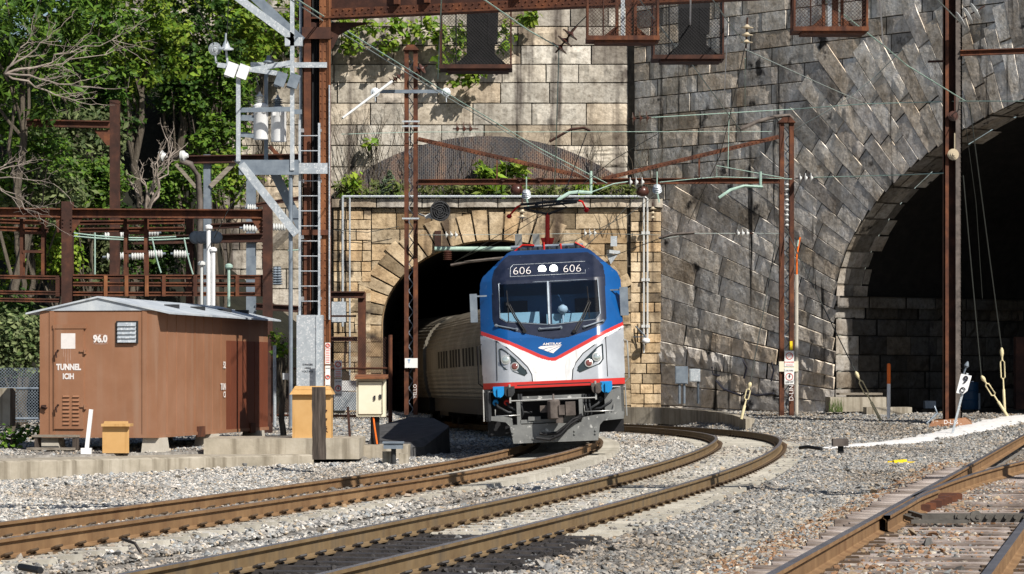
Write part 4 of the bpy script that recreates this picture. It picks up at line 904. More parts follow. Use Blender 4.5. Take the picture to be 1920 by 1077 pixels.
for px, py, r, m in ((935, 737.5, 10, 'capblue'), (955, 736.5, 9.5, 'dark'), (1119, 729, 9.5, 'coupler'), (1137, 727, 10.5, 'capblue')):
    mb = MB(); c = LP(px, py, -0.04); mb.cyl(c+Vector((0, 0.1, 0)), c, r/92, 14); mb.box((c.x-r/92*1.05, -0.02, c.z-0.02), (c.x+r/92*1.05, 0.2, c.z+r/92*1.15)); mb.cbox(c+Vector((0, -0.02, 0)), (0.05, 0.05, r/92*1.6)); mb.build('socket_cover', M[m], loco, smooth=35)
for px, py, m in ((929, 757, 'capblue'), (950, 756.5, 'red'), (1126, 749, 'dark'), (1149, 746, 'red')):
    mb = MB(); c = LP(px, py, 0.15); mb.cyl(c+Vector((0, 0.12, 0.03)), c, 0.06, 10); mb.build('jumper_plug', M[m], loco, smooth=35)
    mb = MB(); s = 1 if px < 1044 else -1; mb.tube([c, c+Vector((0.05*s, -0.06, -0.08)), c+Vector((0.25*s, -0.06, -0.2)), c+Vector((0.5*s, 0.1, -0.22))], 0.026, 6); mb.build('jumper_cable', M['dark'], loco, smooth=60)
for px in (972, 977, 1093, 1098, 1105):
    mb = MB(); a = LP(px, 747, 0.1); mb.tube([a, a+Vector((0, -0.03, -0.15)), a+Vector((0.03, -0.03, -0.32)), a+Vector((-0.02, 0.1, -0.42))], 0.02, 6); mb.cyl(a+Vector((0, 0, -0.05)), a+Vector((0, 0, 0.08)), 0.025, 8); mb.build('air_hose', M['dark'], loco, smooth=60)
for x0, x1, z in ((-1.22, -0.72, 0.72), (0.6, 1.2, 0.74)):
    mb = MB(); mb.tube([(x0, 0.1, z+0.13), (x0, -0.02, z), (x1, -0.02, z), (x1, 0.1, z+0.13)], 0.014, 6); mb.build('step_bar', M['steelbright'], loco, smooth=60)
# bogies
for yc in (5.2, 15.2):
    mb = MB(); mb.box((-1.25, yc-2.3, 0.35), (1.25, yc+2.3, 0.95)); bo = mb.build('bogie', M['black'], loco)
    for yy in (-1.4, 1.4):
        for sx in (-0.75, 0.75): mb = MB(); mb.cyl((sx-0.07, yc+yy, 0.53), (sx+0.07, yc+yy, 0.53), 0.53, 24); mb.build('wheel', M['dark'], bo)
mb = MB(); mb.box((-1.35, 8, 0.4), (1.35, 12.5, 1.27)); mb.build('transformer_case', M['black'], loco)
# roof gear and pantograph
mb = MB(); mb.box((-0.75, 2.0, 4.12), (0.75, 7.5, 4.2)); 
for k in range(7): mb.cyl((-0.6+0.2*k, 1.6, 4.12), (-0.6+0.2*k, 1.6, 4.2), 0.05, 8)
mb.build('roof_deck', M['dark'], loco)
mb = MB(); mb.tube([(-0.8, 1.75, 4.22), (0.72, 1.75, 4.22)], 0.04, 6); mb.build('roof_bar', M['galv_dark'], loco)
mb = MB(); mb.tube([(-0.72, 1.7, 4.13), (-0.55, 1.7, 4.26), (-0.3, 1.7, 4.24)], 0.022, 6); mb.tube([(0.55, 1.7, 4.27), (0.75, 1.7, 4.15)], 0.022, 6); mb.tube([(-0.1, 1.7, 4.13), (-0.1, 1.7, 4.3)], 0.02, 6); mb.tube([(0.25, 1.7, 4.13), (0.25, 1.7, 4.26)], 0.02, 6); mb.build('roof_cable', M['red'], loco, smooth=60)
for px in (971, 1004): mb = MB(); a, b = LP(px-6, 464, 3.0), LP(px+6, 440, 3.0); mb.box((a.x, 2.9, 4.1), (b.x, 3.1, b.z)); mb.build('roof_plate', M['l_grey'], loco)
pant = bpy.data.objects.new('pantograph', None)
PY = 6.0
mb = MB(); mb.tube([LP(1025, 470, PY), LP(1025, 400, PY)], 0.05, 8); mb.prism([LP(1012, 446, PY), LP(1038, 446, PY), LP(1030, 470, PY), LP(1020, 470, PY)], (0, -1, 0), 0.1); pg = mb.build('pantograph', M['red'], loco, smooth=40)
mb = MB(); mb.tube([LP(1025, 402, PY), LP(985, 392, PY-0.5), LP(1020, 378, PY)], 0.03, 6); mb.tube([LP(1025, 402, PY), LP(1062, 388, PY-0.5), LP(1040, 377, PY)], 0.03, 6); mb.build('pantograph_arm', M['dark'], pg)
mb = MB(); mb.tube([LP(974, 384, PY), LP(1084, 374, PY)], 0.035, 6); mb.tube([LP(980, 390, PY-0.4), LP(1080, 379, PY-0.4)], 0.03, 6); mb.build('collector_bar', M['dark'], pg)
for pts in ([(978, 383), (968, 388), (953, 405)], [(1080, 375), (1090, 378), (1098, 393)]):
    mb = MB(); mb.tube([LP(*p, PY) for p in pts], 0.025, 6); e = LP(*pts[-1], PY); mb.lathe(e-Vector((0, 0, 0.06)), (0, 0, 1), [(0, 0.03), (0.05, 0.07), (0.1, 0.03)], 8); mb.build('horn', M['red'], pg, smooth=60)
loco.location = ((1044-960)/92.0-0.003, LD, 0.0); loco.rotation_euler = (0, -ROLL, -R(1.2))

# ------------------------------------------------------------------ passenger cars
M['steel_car'] = pmat('fluted_stainless', [(0.3, (0.1, 0.09, 0.072)), (0.55, (0.2, 0.18, 0.145)), (0.8, (0.34, 0.31, 0.26))], 0.7, 0.5, 0.5, streak=((0.12, 0.1, 0.075), 0.5, 0.72, 3))
M['winglass'] = pmat('dark_car_window', [(0.006, 0.007, 0.008)], 3, 0.6, spec=0.05)
def make_car(name, label, p0, p1, roll):
    t = thing(name, label, 'railway carriage', (0, 0, 0)); L = math.dist(p0, p1)
    base = [(1.36, 0.92), (1.47, 1.25), (1.53, 1.75), (1.535, 2.0), (1.53, 2.55), (1.5, 2.68), (1.4, 2.98), (1.22, 3.3), (0.9, 3.6), (0.5, 3.78), (0, 3.86)]
    cum = np.concatenate([[0], np.cumsum([math.dist(a, b) for a, b in zip(base[:-1], base[1:])])]); pr = []
    for k in range(int(cum[-1]/0.035)+1):
        d = k*0.035; x = np.interp(d, cum, [b[0] for b in base]); z = np.interp(d, cum, [b[1] for b in base])
        flute = 0.02 if ((k//2) % 2 and not (1.86 < z < 2.55) and z < 3.55) else 0; pr.append((x+flute, z+flute*0.3))
    full = [(-x, z) for x, z in pr]+[(x, z) for x, z in reversed(pr[:-1])]; n = len(full); mb = MB()
    for a, b in zip(full[:-1], full[1:]): mb.quad((a[0], 0.35, a[1]), (b[0], 0.35, b[1]), (b[0], L-0.35, b[1]), (a[0], L-0.35, a[1]))
    mb.add([(x, 0.35, z) for x, z in full], [tuple(range(n))]); mb.add([(x, L-0.35, z) for x, z in full], [tuple(range(n))])
    mb.build('body', M['steel_car'], t, fix=False)
    for y in (0.2, L-0.2): mb = MB(); mb.box((-0.7, y-0.16, 1.0), (0.7, y+0.16, 3.3)); mb.build('diaphragm', M['black'], t)
    mb = MB(); mb.box((-1.3, 0.6, 0.45), (1.3, L-0.6, 0.93)); mb.build('underframe', M['black'], t)
    proto = None
    for k in range(int((L-5)/4.6)):
        for q in (0, 1.02, 2.04, 3.06):
            for sx in (-1, 1):
                y = 2.6+4.6*k+q
                if proto is None:
                    mb = MB(); mb.prism([(-1.541, 0, 1.92), (-1.541, 0.62, 1.92), (-1.538, 0.62, 2.48), (-1.538, 0, 2.48)], (-1, 0, 0.03), 0.03); proto = mb.build('window', M['winglass'], t); o = proto
                else: o = proto.copy(); COL.objects.link(o); o.parent = t
                o.location = (0, y, 0) if sx < 0 else (0, y+0.62, 0); o.rotation_euler = (0, 0, 0 if sx < 0 else math.pi)
    for yc in (3.2, L-3.2):
        mb = MB(); mb.box((-1.2, yc-1.8, 0.3), (1.2, yc+1.8, 0.75)); bo = mb.build('bogie', M['black'], t)
        for yy in (-1.2, 1.2):
            for sx in (-0.75, 0.75): mb = MB(); mb.cyl((sx-0.07, yc+yy, 0.46), (sx+0.07, yc+yy, 0.46), 0.46, 20); mb.build('wheel', M['dark'], bo)
    h = math.atan2(p1[0]-p0[0], p1[1]-p0[1]); t.location = (p0[0], p0[1], float(grade(p0[1]))); t.rotation_euler = (math.atan2(float(grade(p1[1])-grade(p0[1])), L), -roll, -h)
    return t
def arc_end(y0, L):
    y = y0
    while math.hypot(y-y0, float(xa(y)-xa(y0))) < L: y += 0.05
    return y
y0 = 83.1; y1 = arc_end(y0, 25.6); make_car('passenger_car', 'stainless steel carriage coupled right behind the locomotive', (float(xa(y0)), y0), (float(xa(y1)), y1), R(2))
y0 = y1+0.25; y1 = arc_end(y0, 25.6); make_car('passenger_car', 'second stainless steel carriage, half inside the tunnel mouth', (float(xa(y0)), y0), (float(xa(y1)), y1), R(2))
# ------------------------------------------------------------------ equipment shed
SD = 61.0; SC = W(295, 700, SD); SC.z = 0
ey = Vector((0.170, 0.985, 0)).normalized(); ex = Vector((-ey.y, ey.x, 0)); SWID, SLEN = 2.46, 8.9
SZ0, SZ1, SZR = 0.31, 2.83, 3.1
S = lambda a, b, z, o=0.0: SC+ex*a+ey*b+Vector((0, 0, z))
FN = -ey; SN = -ex
sz = lambda py: EYE+(HZ-py)/FPX*SD
sa = lambda px: (295-px)/FPX*SD
shed = thing('equipment_shed', 'brown metal equipment shed stencilled TUNNEL with a grey gabled roof', 'shed', tuple(S(SWID/2, SLEN/2, 0)))
def sbox(mb, a0, a1, b0, b1, z0, z1):
    P = [S(a0,b0,z0),S(a1,b0,z0),S(a1,b1,z0),S(a0,b1,z0),S(a0,b0,z1),S(a1,b0,z1),S(a1,b1,z1),S(a0,b1,z1)]
    return mb.add(P, [(0,3,2,1),(4,5,6,7),(0,1,5,4),(1,2,6,5),(2,3,7,6),(3,0,4,7)])
mb = MB(); sbox(mb, 0, SWID, 0, SLEN, SZ0, SZ1)
for a in (0.26, 2.2): sbox(mb, a-0.05, a+0.05, -0.018, 0.01, SZ0, SZ1-0.02)
for k in range(1, 13):
    if k*0.69 < 5.2: sbox(mb, -0.012, 0.005, k*0.69-0.012, k*0.69+0.012, SZ0, SZ1-0.05)
sbox(mb, -0.02, SWID+0.02, -0.02, SLEN+0.02, SZ0-0.06, SZ0+0.01)
mb.build('wall', M['brown'], shed)
mb = MB(); sbox(mb, -0.006, 0.01, 5.25, SLEN-0.02, SZ0+0.01, SZ0+1.95); 
for k in range(5): sbox(mb, -0.014, 0.0, 5.6+k*0.69, 5.62+k*0.69, SZ0, SZ0+1.95)
mb.build('repainted_panel', M['brown_dark'], shed)
mb = MB(); o_ = 0.17
ridge = SWID/2
for y0, y1 in ((-0.06, SLEN+0.12),):
    for a0, a1, z0, z1 in ((-0.28, ridge, SZ1-0.06, SZR), (SWID+0.28, ridge, SZ1-0.06, SZR)):
        mb.add([S(a0,y0,z0),S(a1,y0,z1),S(a1,y1,z1),S(a0,y1,z0),S(a0,y0,z0-.035),S(a1,y0,z1-.035),S(a1,y1,z1-.035),S(a0,y1,z0-.035)], [(0,1,2,3),(7,6,5,4),(0,4,5,1),(1,5,6,2),(2,6,7,3),(3,7,4,0)])
mb.add([S(0,-0.025,SZ1-0.02),S(SWID,-0.025,SZ1-0.02),S(ridge,-0.025,SZR-0.03),S(0,-.005,SZ1-0.02),S(SWID,-.005,SZ1-0.02),S(ridge,-.005,SZR-0.03)], [(0,1,2),(5,4,3),(0,3,4,1),(1,4,5,2),(2,5,3,0)])
rf = mb.build('roof', M['roofgrey'], shed)
for b in (2.6, 4.6, 6.8, 8.3):
    mb = MB(); sbox(mb, 0.32, 0.62, b, b+0.12, SZ1+0.03, SZ1+0.16); mb.build('roof_bracket', M['dark'], rf)
mb = MB(); sbox(mb, sa(152), sa(96), -0.035, 0.01, sz(805), sz(616))
dr = mb.build('door', M['brown'], shed)
mb = MB(); sbox(mb, sa(157), sa(92), -0.05, 0.01, sz(616), sz(608)); sbox(mb, sa(95.5), sa(94), -0.05, 0, sz(806), sz(616)); mb.build('door_frame', M['brown'], shed)
mb = MB()
for a, b in ((112, 125), (131, 144)):
    for k in range(8): y = 742+k*7.4; mb.add([S(sa(b), -0.036, sz(y+3)), S(sa(a), -0.036, sz(y+3)), S(sa(a), -0.062, sz(y+3)), S(sa(b), -0.062, sz(y+3)), S(sa(b), -0.036, sz(y)), S(sa(a), -0.036, sz(y))], [(0,1,2,3),(3,2,5,4),(0,3,4),(1,5,2)])
mb.build('louvres', M['brown'], dr)
for py in (657, 760): 
    mb = MB(); mb.tube([S(sa(103), -0.03, sz(py)), S(sa(103), -0.1, sz(py)), S(sa(100), -0.1, sz(py+4)), S(sa(101), -0.1, sz(py+14))], 0.018, 6); mb.build('handle', M['rust_dark'], dr)
for py in (657, 761): mb = MB(); sbox(mb, sa(157), sa(145), -0.065, -0.03, sz(py+3), sz(py)); sbox(mb, sa(157), sa(154), -0.08, -0.0, sz(py+7), sz(py-2)); mb.build('hinge', M['brown'], dr)
mb = MB(); sbox(mb, sa(136), sa(108), -0.04, -0.034, sz(654), sz(625)); mb.build('paint_patch', M['stencil'], dr)
mb = MB()
for k, (x, y1) in enumerate(((116, 680), (121, 682), (126, 676), (112, 669))): sbox(mb, sa(x+1.2), sa(x), -0.0375, -0.0345, sz(y1), sz(654))
mb.build('paint_runs', M['stencil_soft'], dr)
def stext(name, body, px, py, h, mat, parent, off_=0.04, bold=0.02, wide=1.0, soft=True):
    B = basis(S(sa(px), -off_, sz(py)), -ex, (0, 0, 1), FN); mb = MB(); mb.mesh(text_mesh(body, h, bold*h), B @ Matrix.Scale(wide, 4, (1, 0, 0))); r = mb.build(name, mat, parent); return r
stext('lettering', 'TUNNEL', 123, 689, 0.165, M['stencil'], dr, wide=0.8, bold=0.05); stext('lettering', 'ICIH', 122.5, 706.5, 0.155, M['stencil'], dr, wide=0.8, bold=0.04)
n_ = stext('lettering', '96.0', 184, 636, 0.2, M['stencil'], shed, off_=0.012, wide=0.85, bold=0.05)
mb = MB()
for x0, y0, x1, y1 in ((170, 628, 172, 645), (196, 628, 198, 645), (173, 643.5, 195, 646), (175, 626.5, 192, 628)): sbox(mb, sa(x1), sa(x0), -0.004, 0.003, sz(y1), sz(y0))
mb.build('stencil_edges', M['stencil_soft'], shed)
mb = MB(); sbox(mb, sa(258), sa(216), -0.04, 0.0, sz(644), sz(602)); vt = mb.build('vent', M['dark'], shed)
mb = MB()
for k in range(5): y = 605+k*7.6; mb.add([S(sa(255), -0.045, sz(y)), S(sa(219), -0.045, sz(y)), S(sa(219), -0.075, sz(y+7)), S(sa(255), -0.075, sz(y+7)), S(sa(219), -0.06, sz(y+7.2)), S(sa(255), -0.06, sz(y+7.2))], [(0,1,2,3),(3,2,4,5)])
mb.build('vent_blades', M['galv'], vt, fix=False)
mb = MB(); sbox(mb, sa(78), sa(70), -0.06, 0, sz(768), sz(760)); mb.tube([S(sa(70), -0.07, sz(762)), S(sa(82), -0.08, sz(766))], 0.02); mb.build('latch', M['rust_dark'], shed)
for b, w_ in ((2.9, 0.5), (7.2, 0.4)): mb = MB(); sbox(mb, -0.05, 0.02, b, b+w_, SZ0-0.1, SZ0+0.12); mb.build('lifting_lug', M['rust'], shed)
mb = MB()
def stxt_side(body, b, z, h): mb.mesh(text_mesh(body, h, 0.02*h), basis(S(-0.02, b, z), ey, (0, 0, 1), SN))
stxt_side('52', 5.05, 1.72, 0.2); stxt_side('TUN', 4.95, 1.25, 0.2); stxt_side('CI', 5.05, 1.08, 0.18); mb.build('lettering', M['stencil'], shed)
for a, b in ((0.12, 0.1), (2.3, 0.1), (0.12, 4.0), (2.3, 4.2), (0.12, 7.9), (2.3, 7.9)):
    mb = MB(); P0 = S(a, b, 0); g0 = gz1(P0.x, P0.y)-0.05
    A = [S(a-0.24, b-0.05, g0), S(a+0.24, b-0.05, g0), S(a+0.24, b+0.4, g0), S(a-0.24, b+0.4, g0), S(a-0.2, b-0.03, SZ0-0.06), S(a+0.2, b-0.03, SZ0-0.06), S(a+0.2, b+0.36, SZ0-0.06), S(a-0.2, b+0.36, SZ0-0.06)]
    mb.add(A, [(0,3,2,1),(4,5,6,7),(0,1,5,4),(1,2,6,5),(2,3,7,6),(3,0,4,7)]); mb.build('foundation_block', M['conc_pale'], shed)
# wooden steps below the door
st_ = thing('wooden_steps', 'grey weathered wooden steps below the shed door', 'steps', tuple(S(sa(105), -0.5, 0)))
for z, b0 in ((0.31, -0.42), (0.06, -0.72)):
    mb = MB(); sbox(mb, sa(148), sa(62), b0, b0+0.3, z-0.045, z); mb.build('tread', M['wood_grey'], st_)
for a in (sa(70), sa(144)): mb = MB(); sbox(mb, a-0.03, a+0.03, -0.68, -0.14, -0.1, 0.02); sbox(mb, a-0.03, a+0.03, -0.4, -0.14, 0.0, 0.265); mb.build('stringer', M['wood'], st_)

# ------------------------------------------------------------------ platform, slabs, boxes on the left
mb = MB(); zt = -0.07
E_ = [(-22, 46.0)]+PLAT[:4]
for (x0, y0), (x1, y1) in zip(E_[:-1], E_[1:]):
    n = 14
    for k in range(n):
        a = Vector((x0+(x1-x0)*k/n, y0+(y1-y0)*k/n, 0)); b = Vector((x0+(x1-x0)*(k+1)/n, y0+(y1-y0)*(k+1)/n, 0)); j0, j1 = 0.015*math.sin(a.x*9), 0.015*math.sin(b.x*9)
        mb.add([(a.x, a.y, -0.75), (b.x, b.y, -0.75), (b.x, b.y+j1, zt-0.03), (a.x, a.y+j0, zt-0.03), (b.x-.05, b.y+0.05, zt), (a.x-.05, a.y+.05, zt), (b.x-0.6, b.y+2.3, zt-0.005), (a.x-.6, a.y+2.3, zt-0.005)], [(0,1,2,3),(3,2,4,5),(5,4,6,7)])
a = E_[-1]; mb.quad((a[0], a[1], -0.75), (a[0]-.6, a[1]+2.3, -0.75), (a[0]-.6, a[1]+2.3, zt), (a[0], a[1], zt))
tag(mb.build('concrete_platform', M['conc'], None, fix=False), 'long low concrete platform edge in front of the shed', 'platform')
def pxbox(mb, x0, x1, y0, y1, d, dep, skew=0.0):
    "box whose front face fills the photo rectangle at distance d"
    a, b = W(x0, y1, d), W(x1, y0, d)
    return mb.add([(a.x, d, a.z), (b.x, d+skew, a.z), (b.x, d+dep+skew, a.z), (a.x, d+dep, a.z), (a.x, d, b.z), (b.x, d+skew, b.z), (b.x, d+dep+skew, b.z), (a.x, d+dep, b.z)],
                  [(0,3,2,1),(4,5,6,7),(0,1,5,4),(1,2,6,5),(2,3,7,6),(3,0,4,7)])
mb = MB(); pxbox(mb, 382, 672, 823, 862, 60.8, 2.6, 0.3); tag(mb.build('concrete_slab', M['conc'], None), 'concrete slab carrying the tall ochre cabinet', 'slab')
mb = MB(); pxbox(mb, 660, 765, 836, 872, 63, 1.6); tag(mb.build('concrete_slab', M['conc'], None), 'small concrete footing under the cream cabinet post', 'slab')
mb = MB(); pxbox(mb, -20, 19, 728, 800, 64, 0.7); tag(mb.build('concrete_block', M['conc'], None), 'upright concrete block against the fence at the left edge', 'block')
t = thing('utility_cabinet', 'tall ochre steel cabinet behind the dark timber post', 'cabinet', tuple(W(583, 818, 61.6)))
mb = MB(); pxbox(mb, 548, 621, 730, 825, 61.6, 0.6); mb.build('body', M['ochre'], t)
mb = MB(); a, b = W(543, 740, 61.55), W(625, 727, 61.55); mb.add([(a.x, 61.5, a.z), (b.x, 61.5, a.z), (b.x, 62.3, a.z), (a.x, 62.3, a.z), (a.x+.1, 61.7, b.z+.03), (b.x-.1, 61.7, b.z+.03), (b.x-.1, 62.2, b.z+.03), (a.x+.1, 62.2, b.z+.03)], [(0,3,2,1),(4,5,6,7),(0,1,5,4),(1,2,6,5),(2,3,7,6),(3,0,4,7)]); mb.build('lid', M['ochre'], t)
mb = MB(); 
for y in (770, 786, 804): mb.cbox(W(612, y, 61.58), (0.03, 0.03, 0.03))
mb.tube([W(612, 800, 61.55), W(609, 806, 61.5), W(614, 811, 61.55)], 0.012); mb.build('latch', M['rust_dark'], t)
mb = MB(); a = W(215, 848, 59.6)
mb.add([tuple(W(192, 850, 59.6)), tuple(W(242, 850, 59.6)), tuple(W(242, 850, 60.05)), tuple(W(192, 850, 60.05)), tuple(W(192, 799, 59.6)), tuple(W(242, 799, 59.6)), tuple(W(240, 790, 60.05)), tuple(W(196, 790, 60.05))], [(0,3,2,1),(4,5,6,7),(0,1,5,4),(1,2,6,5),(2,3,7,6),(3,0,4,7)])
t = thing('battery_box', 'low ochre steel box standing at the foot of the shed wall', 'box', tuple(a)); mb.build('body', M['ochre'], t)
mb = MB(); pxbox(mb, 189.5, 244, 795, 800, 59.5, 0.5); mb.build('lid', M['ochre'], t)
mb = MB(); a, b = W(162, 849, 59.5), W(171, 768, 59.5); mb.bar(a, b, 0.075, 0.075); mb.cbox(a+Vector((0, 0, 0.03)), (0.2, 0.16, 0.12)); tag(mb.build('marker_stake', M['white'], None), 'leaning white stake in front of the shed', 'stake')
mb = MB(); a, b = W(598, 862, 57.6), W(597, 726, 57.6); n = 8
for k in range(n):
    p, q = a.lerp(b, k/n), a.lerp(b, (k+1)/n); wv = 0.25+0.012*math.sin(k*2.3); wv2 = 0.25+0.012*math.sin((k+1)*2.3)
    mb.add([(p.x-wv/2, p.y, p.z), (p.x+wv/2, p.y, p.z), (p.x+wv/2, p.y+.2, p.z), (p.x-wv/2, p.y+.2, p.z), (q.x-wv2/2, q.y, q.z), (q.x+wv2/2, q.y, q.z), (q.x+wv2/2, q.y+.2, q.z), (q.x-wv2/2, q.y+.2, q.z)], [(0,1,5,4),(1,2,6,5),(2,3,7,6),(3,0,4,7)]+([(4,5,6,7)] if k == n-1 else []))
tag(mb.build('timber_post', M['wood'], None), 'dark weathered timber post standing at the platform end', 'post')
t = thing('signal_cabinet', 'cream steel cabinet with a rusty hood on a dark post', 'cabinet', tuple(W(702, 836, 64)))
mb = MB(); pxbox(mb, 668, 723, 711, 782, 64, 0.4); bd = mb.build('body', M['cream'], t)
mb = MB(); pxbox(mb, 672, 717, 716, 777, 63.97, 0.03); d_ = mb.build('door', M['cream'], bd)
mb = MB(); pxbox(mb, 701, 704, 742, 750, 63.93, 0.05); pxbox(mb, 711, 715, 740, 748, 63.94, 0.04); mb.build('handle', M['dark'], d_)
mb = MB(); mb.tube([W(671, 716, 63.95), W(717, 716, 63.95), W(717, 777, 63.95), W(671, 777, 63.95), W(671, 716, 63.95)], 0.008, 4); mb.build('door_seam', M['rust_dark'], d_)
mb = MB(); a, b = W(665, 711, 63.9), W(726, 705, 63.9); mb.add([(a.x, 63.85, a.z), (b.x, 63.85, a.z), (b.x, 64.5, a.z+.02), (a.x, 64.5, a.z+.02), (a.x, 63.85, a.z+.03), (b.x, 63.85, a.z+.03), (b.x, 64.5, b.z+.03), (a.x, 64.5, b.z+.03)], [(0,3,2,1),(4,5,6,7),(0,1,5,4),(1,2,6,5),(2,3,7,6),(3,0,4,7)]); mb.build('hood', M['rust_orange'], t)
mb = MB(); a = W(703, 840, 64.1); mb.box((a.x-.09, 64.1, a.z), (a.x+.09, 64.25, W(703, 780, 64.1).z)); mb.build('post', M['black'], t)
mb = MB(); mb.tube([W(700, 782, 64.05), W(702, 800, 64), W(707, 833, 64)], 0.02); mb.build('conduit', M['orange'], t)
mb = MB(); mb.bar(W(656, 819, 63), W(652, 763, 63), 0.05, 0.05); tag(mb.build('steel_stake', M['rust_dark'], None), 'thin rusty steel stake beside the cream cabinet', 'stake')
t = thing('junction_box', 'dark grey junction box on a short pipe beside the left track', 'junction box', tuple(W(737, 866, 60)))
mb = MB(); pxbox(mb, 719, 755, 830, 842, 60, 0.3); mb.build('box', M['galv_dark'], t)
mb = MB(); pxbox(mb, 717, 757, 828.5, 832, 59.97, 0.36); mb.build('lid', M['galv_dark'], t)
mb = MB(); mb.cyl(W(738, 872, 60.15), W(738, 841, 60.15), 0.05); mb.build('pipe', M['dark'], t)
for x, lb in ((726, 'left'), (757, 'right')): mb = MB(); pxbox(mb, x-9, x+9, 847 if lb == 'left' else 851, 875, 60.3, 0.35); tag(mb.build('concrete_block', M['conc'], None), f'rough concrete block at the junction box foot, on its {lb}', 'block')
# dark concrete ramp in the shade of the train
mb = MB(); R_ = [W(770, 783, 71), W(815, 786, 70), W(843, 802, 67.5), W(845, 824, 66.5), W(800, 858, 64.5), W(735, 862, 63.5), W(690, 836, 65), W(700, 800, 69)]
top = [W(768, 782, 71), W(812, 784, 70), W(842, 799, 67.6), W(838, 804, 66.8), W(795, 838, 64.8), W(742, 840, 64), W(690, 832, 65), W(703, 800, 69)]
bot = [Vector((p.x+0.04, p.y-0.05, -0.45)) for p in top]
mb.add(top+bot, [tuple(range(8)), tuple(range(15, 7, -1))]+[(i, (i+1) % 8, 8+(i+1) % 8, 8+i) for i in range(8)])
M['asphalt'] = pmat('asphalt', [(0.3, (0.04, 0.04, 0.042)), (0.7, (0.085, 0.085, 0.088))], 4, 0.9, bump=0.01)
tag(mb.build('concrete_ramp', M['asphalt'], None), 'dark tarred ramp beside the left track in the train\'s shade', 'ramp')
# curved kerb behind the middle track
mb = MB(); K = [W(1160, 764, 104), W(1240, 765, 103), W(1320, 770, 100.5), W(1372, 778, 97), W(1398, 786, 94)]; V_ = []
for i, p in enumerate(K):
    h = 0.4 if i < 4 else 0.1; q = Vector((p.x, p.y, p.z)); V_ += [(q.x, q.y, q.z-0.55), (q.x, q.y-0.02, q.z), (q.x+0.35, q.y+0.9, q.z+0.0), (q.x+0.35, q.y+0.9, q.z-0.55)]
mb.add(V_, [(i*4+j, (i+1)*4+j, (i+1)*4+j+1, i*4+j+1) for i in range(4) for j in range(3)]+[(16, 17, 18, 19), (3, 2, 1, 0)])
tag(mb.build('concrete_kerb', M['conc'], None), 'low curved concrete kerb behind the middle track', 'kerb')

# ------------------------------------------------------------------ chain-link fences
def chain(mb, o, u, v, lu, lv, pitch=0.07, r=0.006):
    "diamond mesh in the rectangle spanned by u (length lu) and v (height lv)"
    o = Vector(o); u = Vector(u).normalized(); v = Vector(v).normalized(); n = int((lu+lv)/pitch)
    for s in (1, -1):
        for k in range(n+1):
            c = k*pitch; a0 = max(0, c-lv); a1 = min(lu, c); 
            if a1-a0 < 0.02: continue
            p = lambda a: o+(u*a+v*(c-a) if s > 0 else u*(lu-a)+v*(c-a))
            mb.tube([p(a0), p(a1)], r, 3, cap=False)
def fence(name, label, px0, px1, d0, d1, pt, pb, posts, mat='rust'):
    t = thing(name, label, 'fence', tuple(W((px0+px1)/2, pb, (d0+d1)/2))); A, B = W(px0, pb, d0), W(px1, pb, d1); top = W(px0, pt, d0); h = top.z-A.z; u = B-A; u.z = 0
    mb = MB(); chain(mb, A, u, (0, 0, 1), u.length, h); mb.build('wire_mesh', M['rust_dark' if mat == 'rust' else 'galv_dark'], t, fix=False)
    for f in posts: p = A.lerp(B, f); mb = MB(); mb.cyl((p.x, p.y, A.z-0.1), (p.x, p.y, top.z+0.05), 0.05, 8); mb.build('fence_post', M[mat], t)
    for z in (A.z+0.08, A.z+h*0.62): mb = MB(); mb.tube([(A.x, A.y, z), (B.x, B.y, z)], 0.03, 6); mb.build('rail', M[mat], t)
    return t
fence('chain_link_fence', 'rusty chain-link fence between the steel column and the tunnel', 508, 733, 74, 72, 634, 785, (0.02, 0.995))
fence('chain_link_fence', 'chain-link fence at the left edge beside the shed', -40, 72, 68, 68, 690, 792, (0.3,), 'galv_dark')
mb = MB(); mb.cyl(W(515, 800, 72), W(515, 648, 72), 0.04); tag(mb.build('fence_post', M['galv'], None), 'thin grey post against the fence behind the shed', 'post')
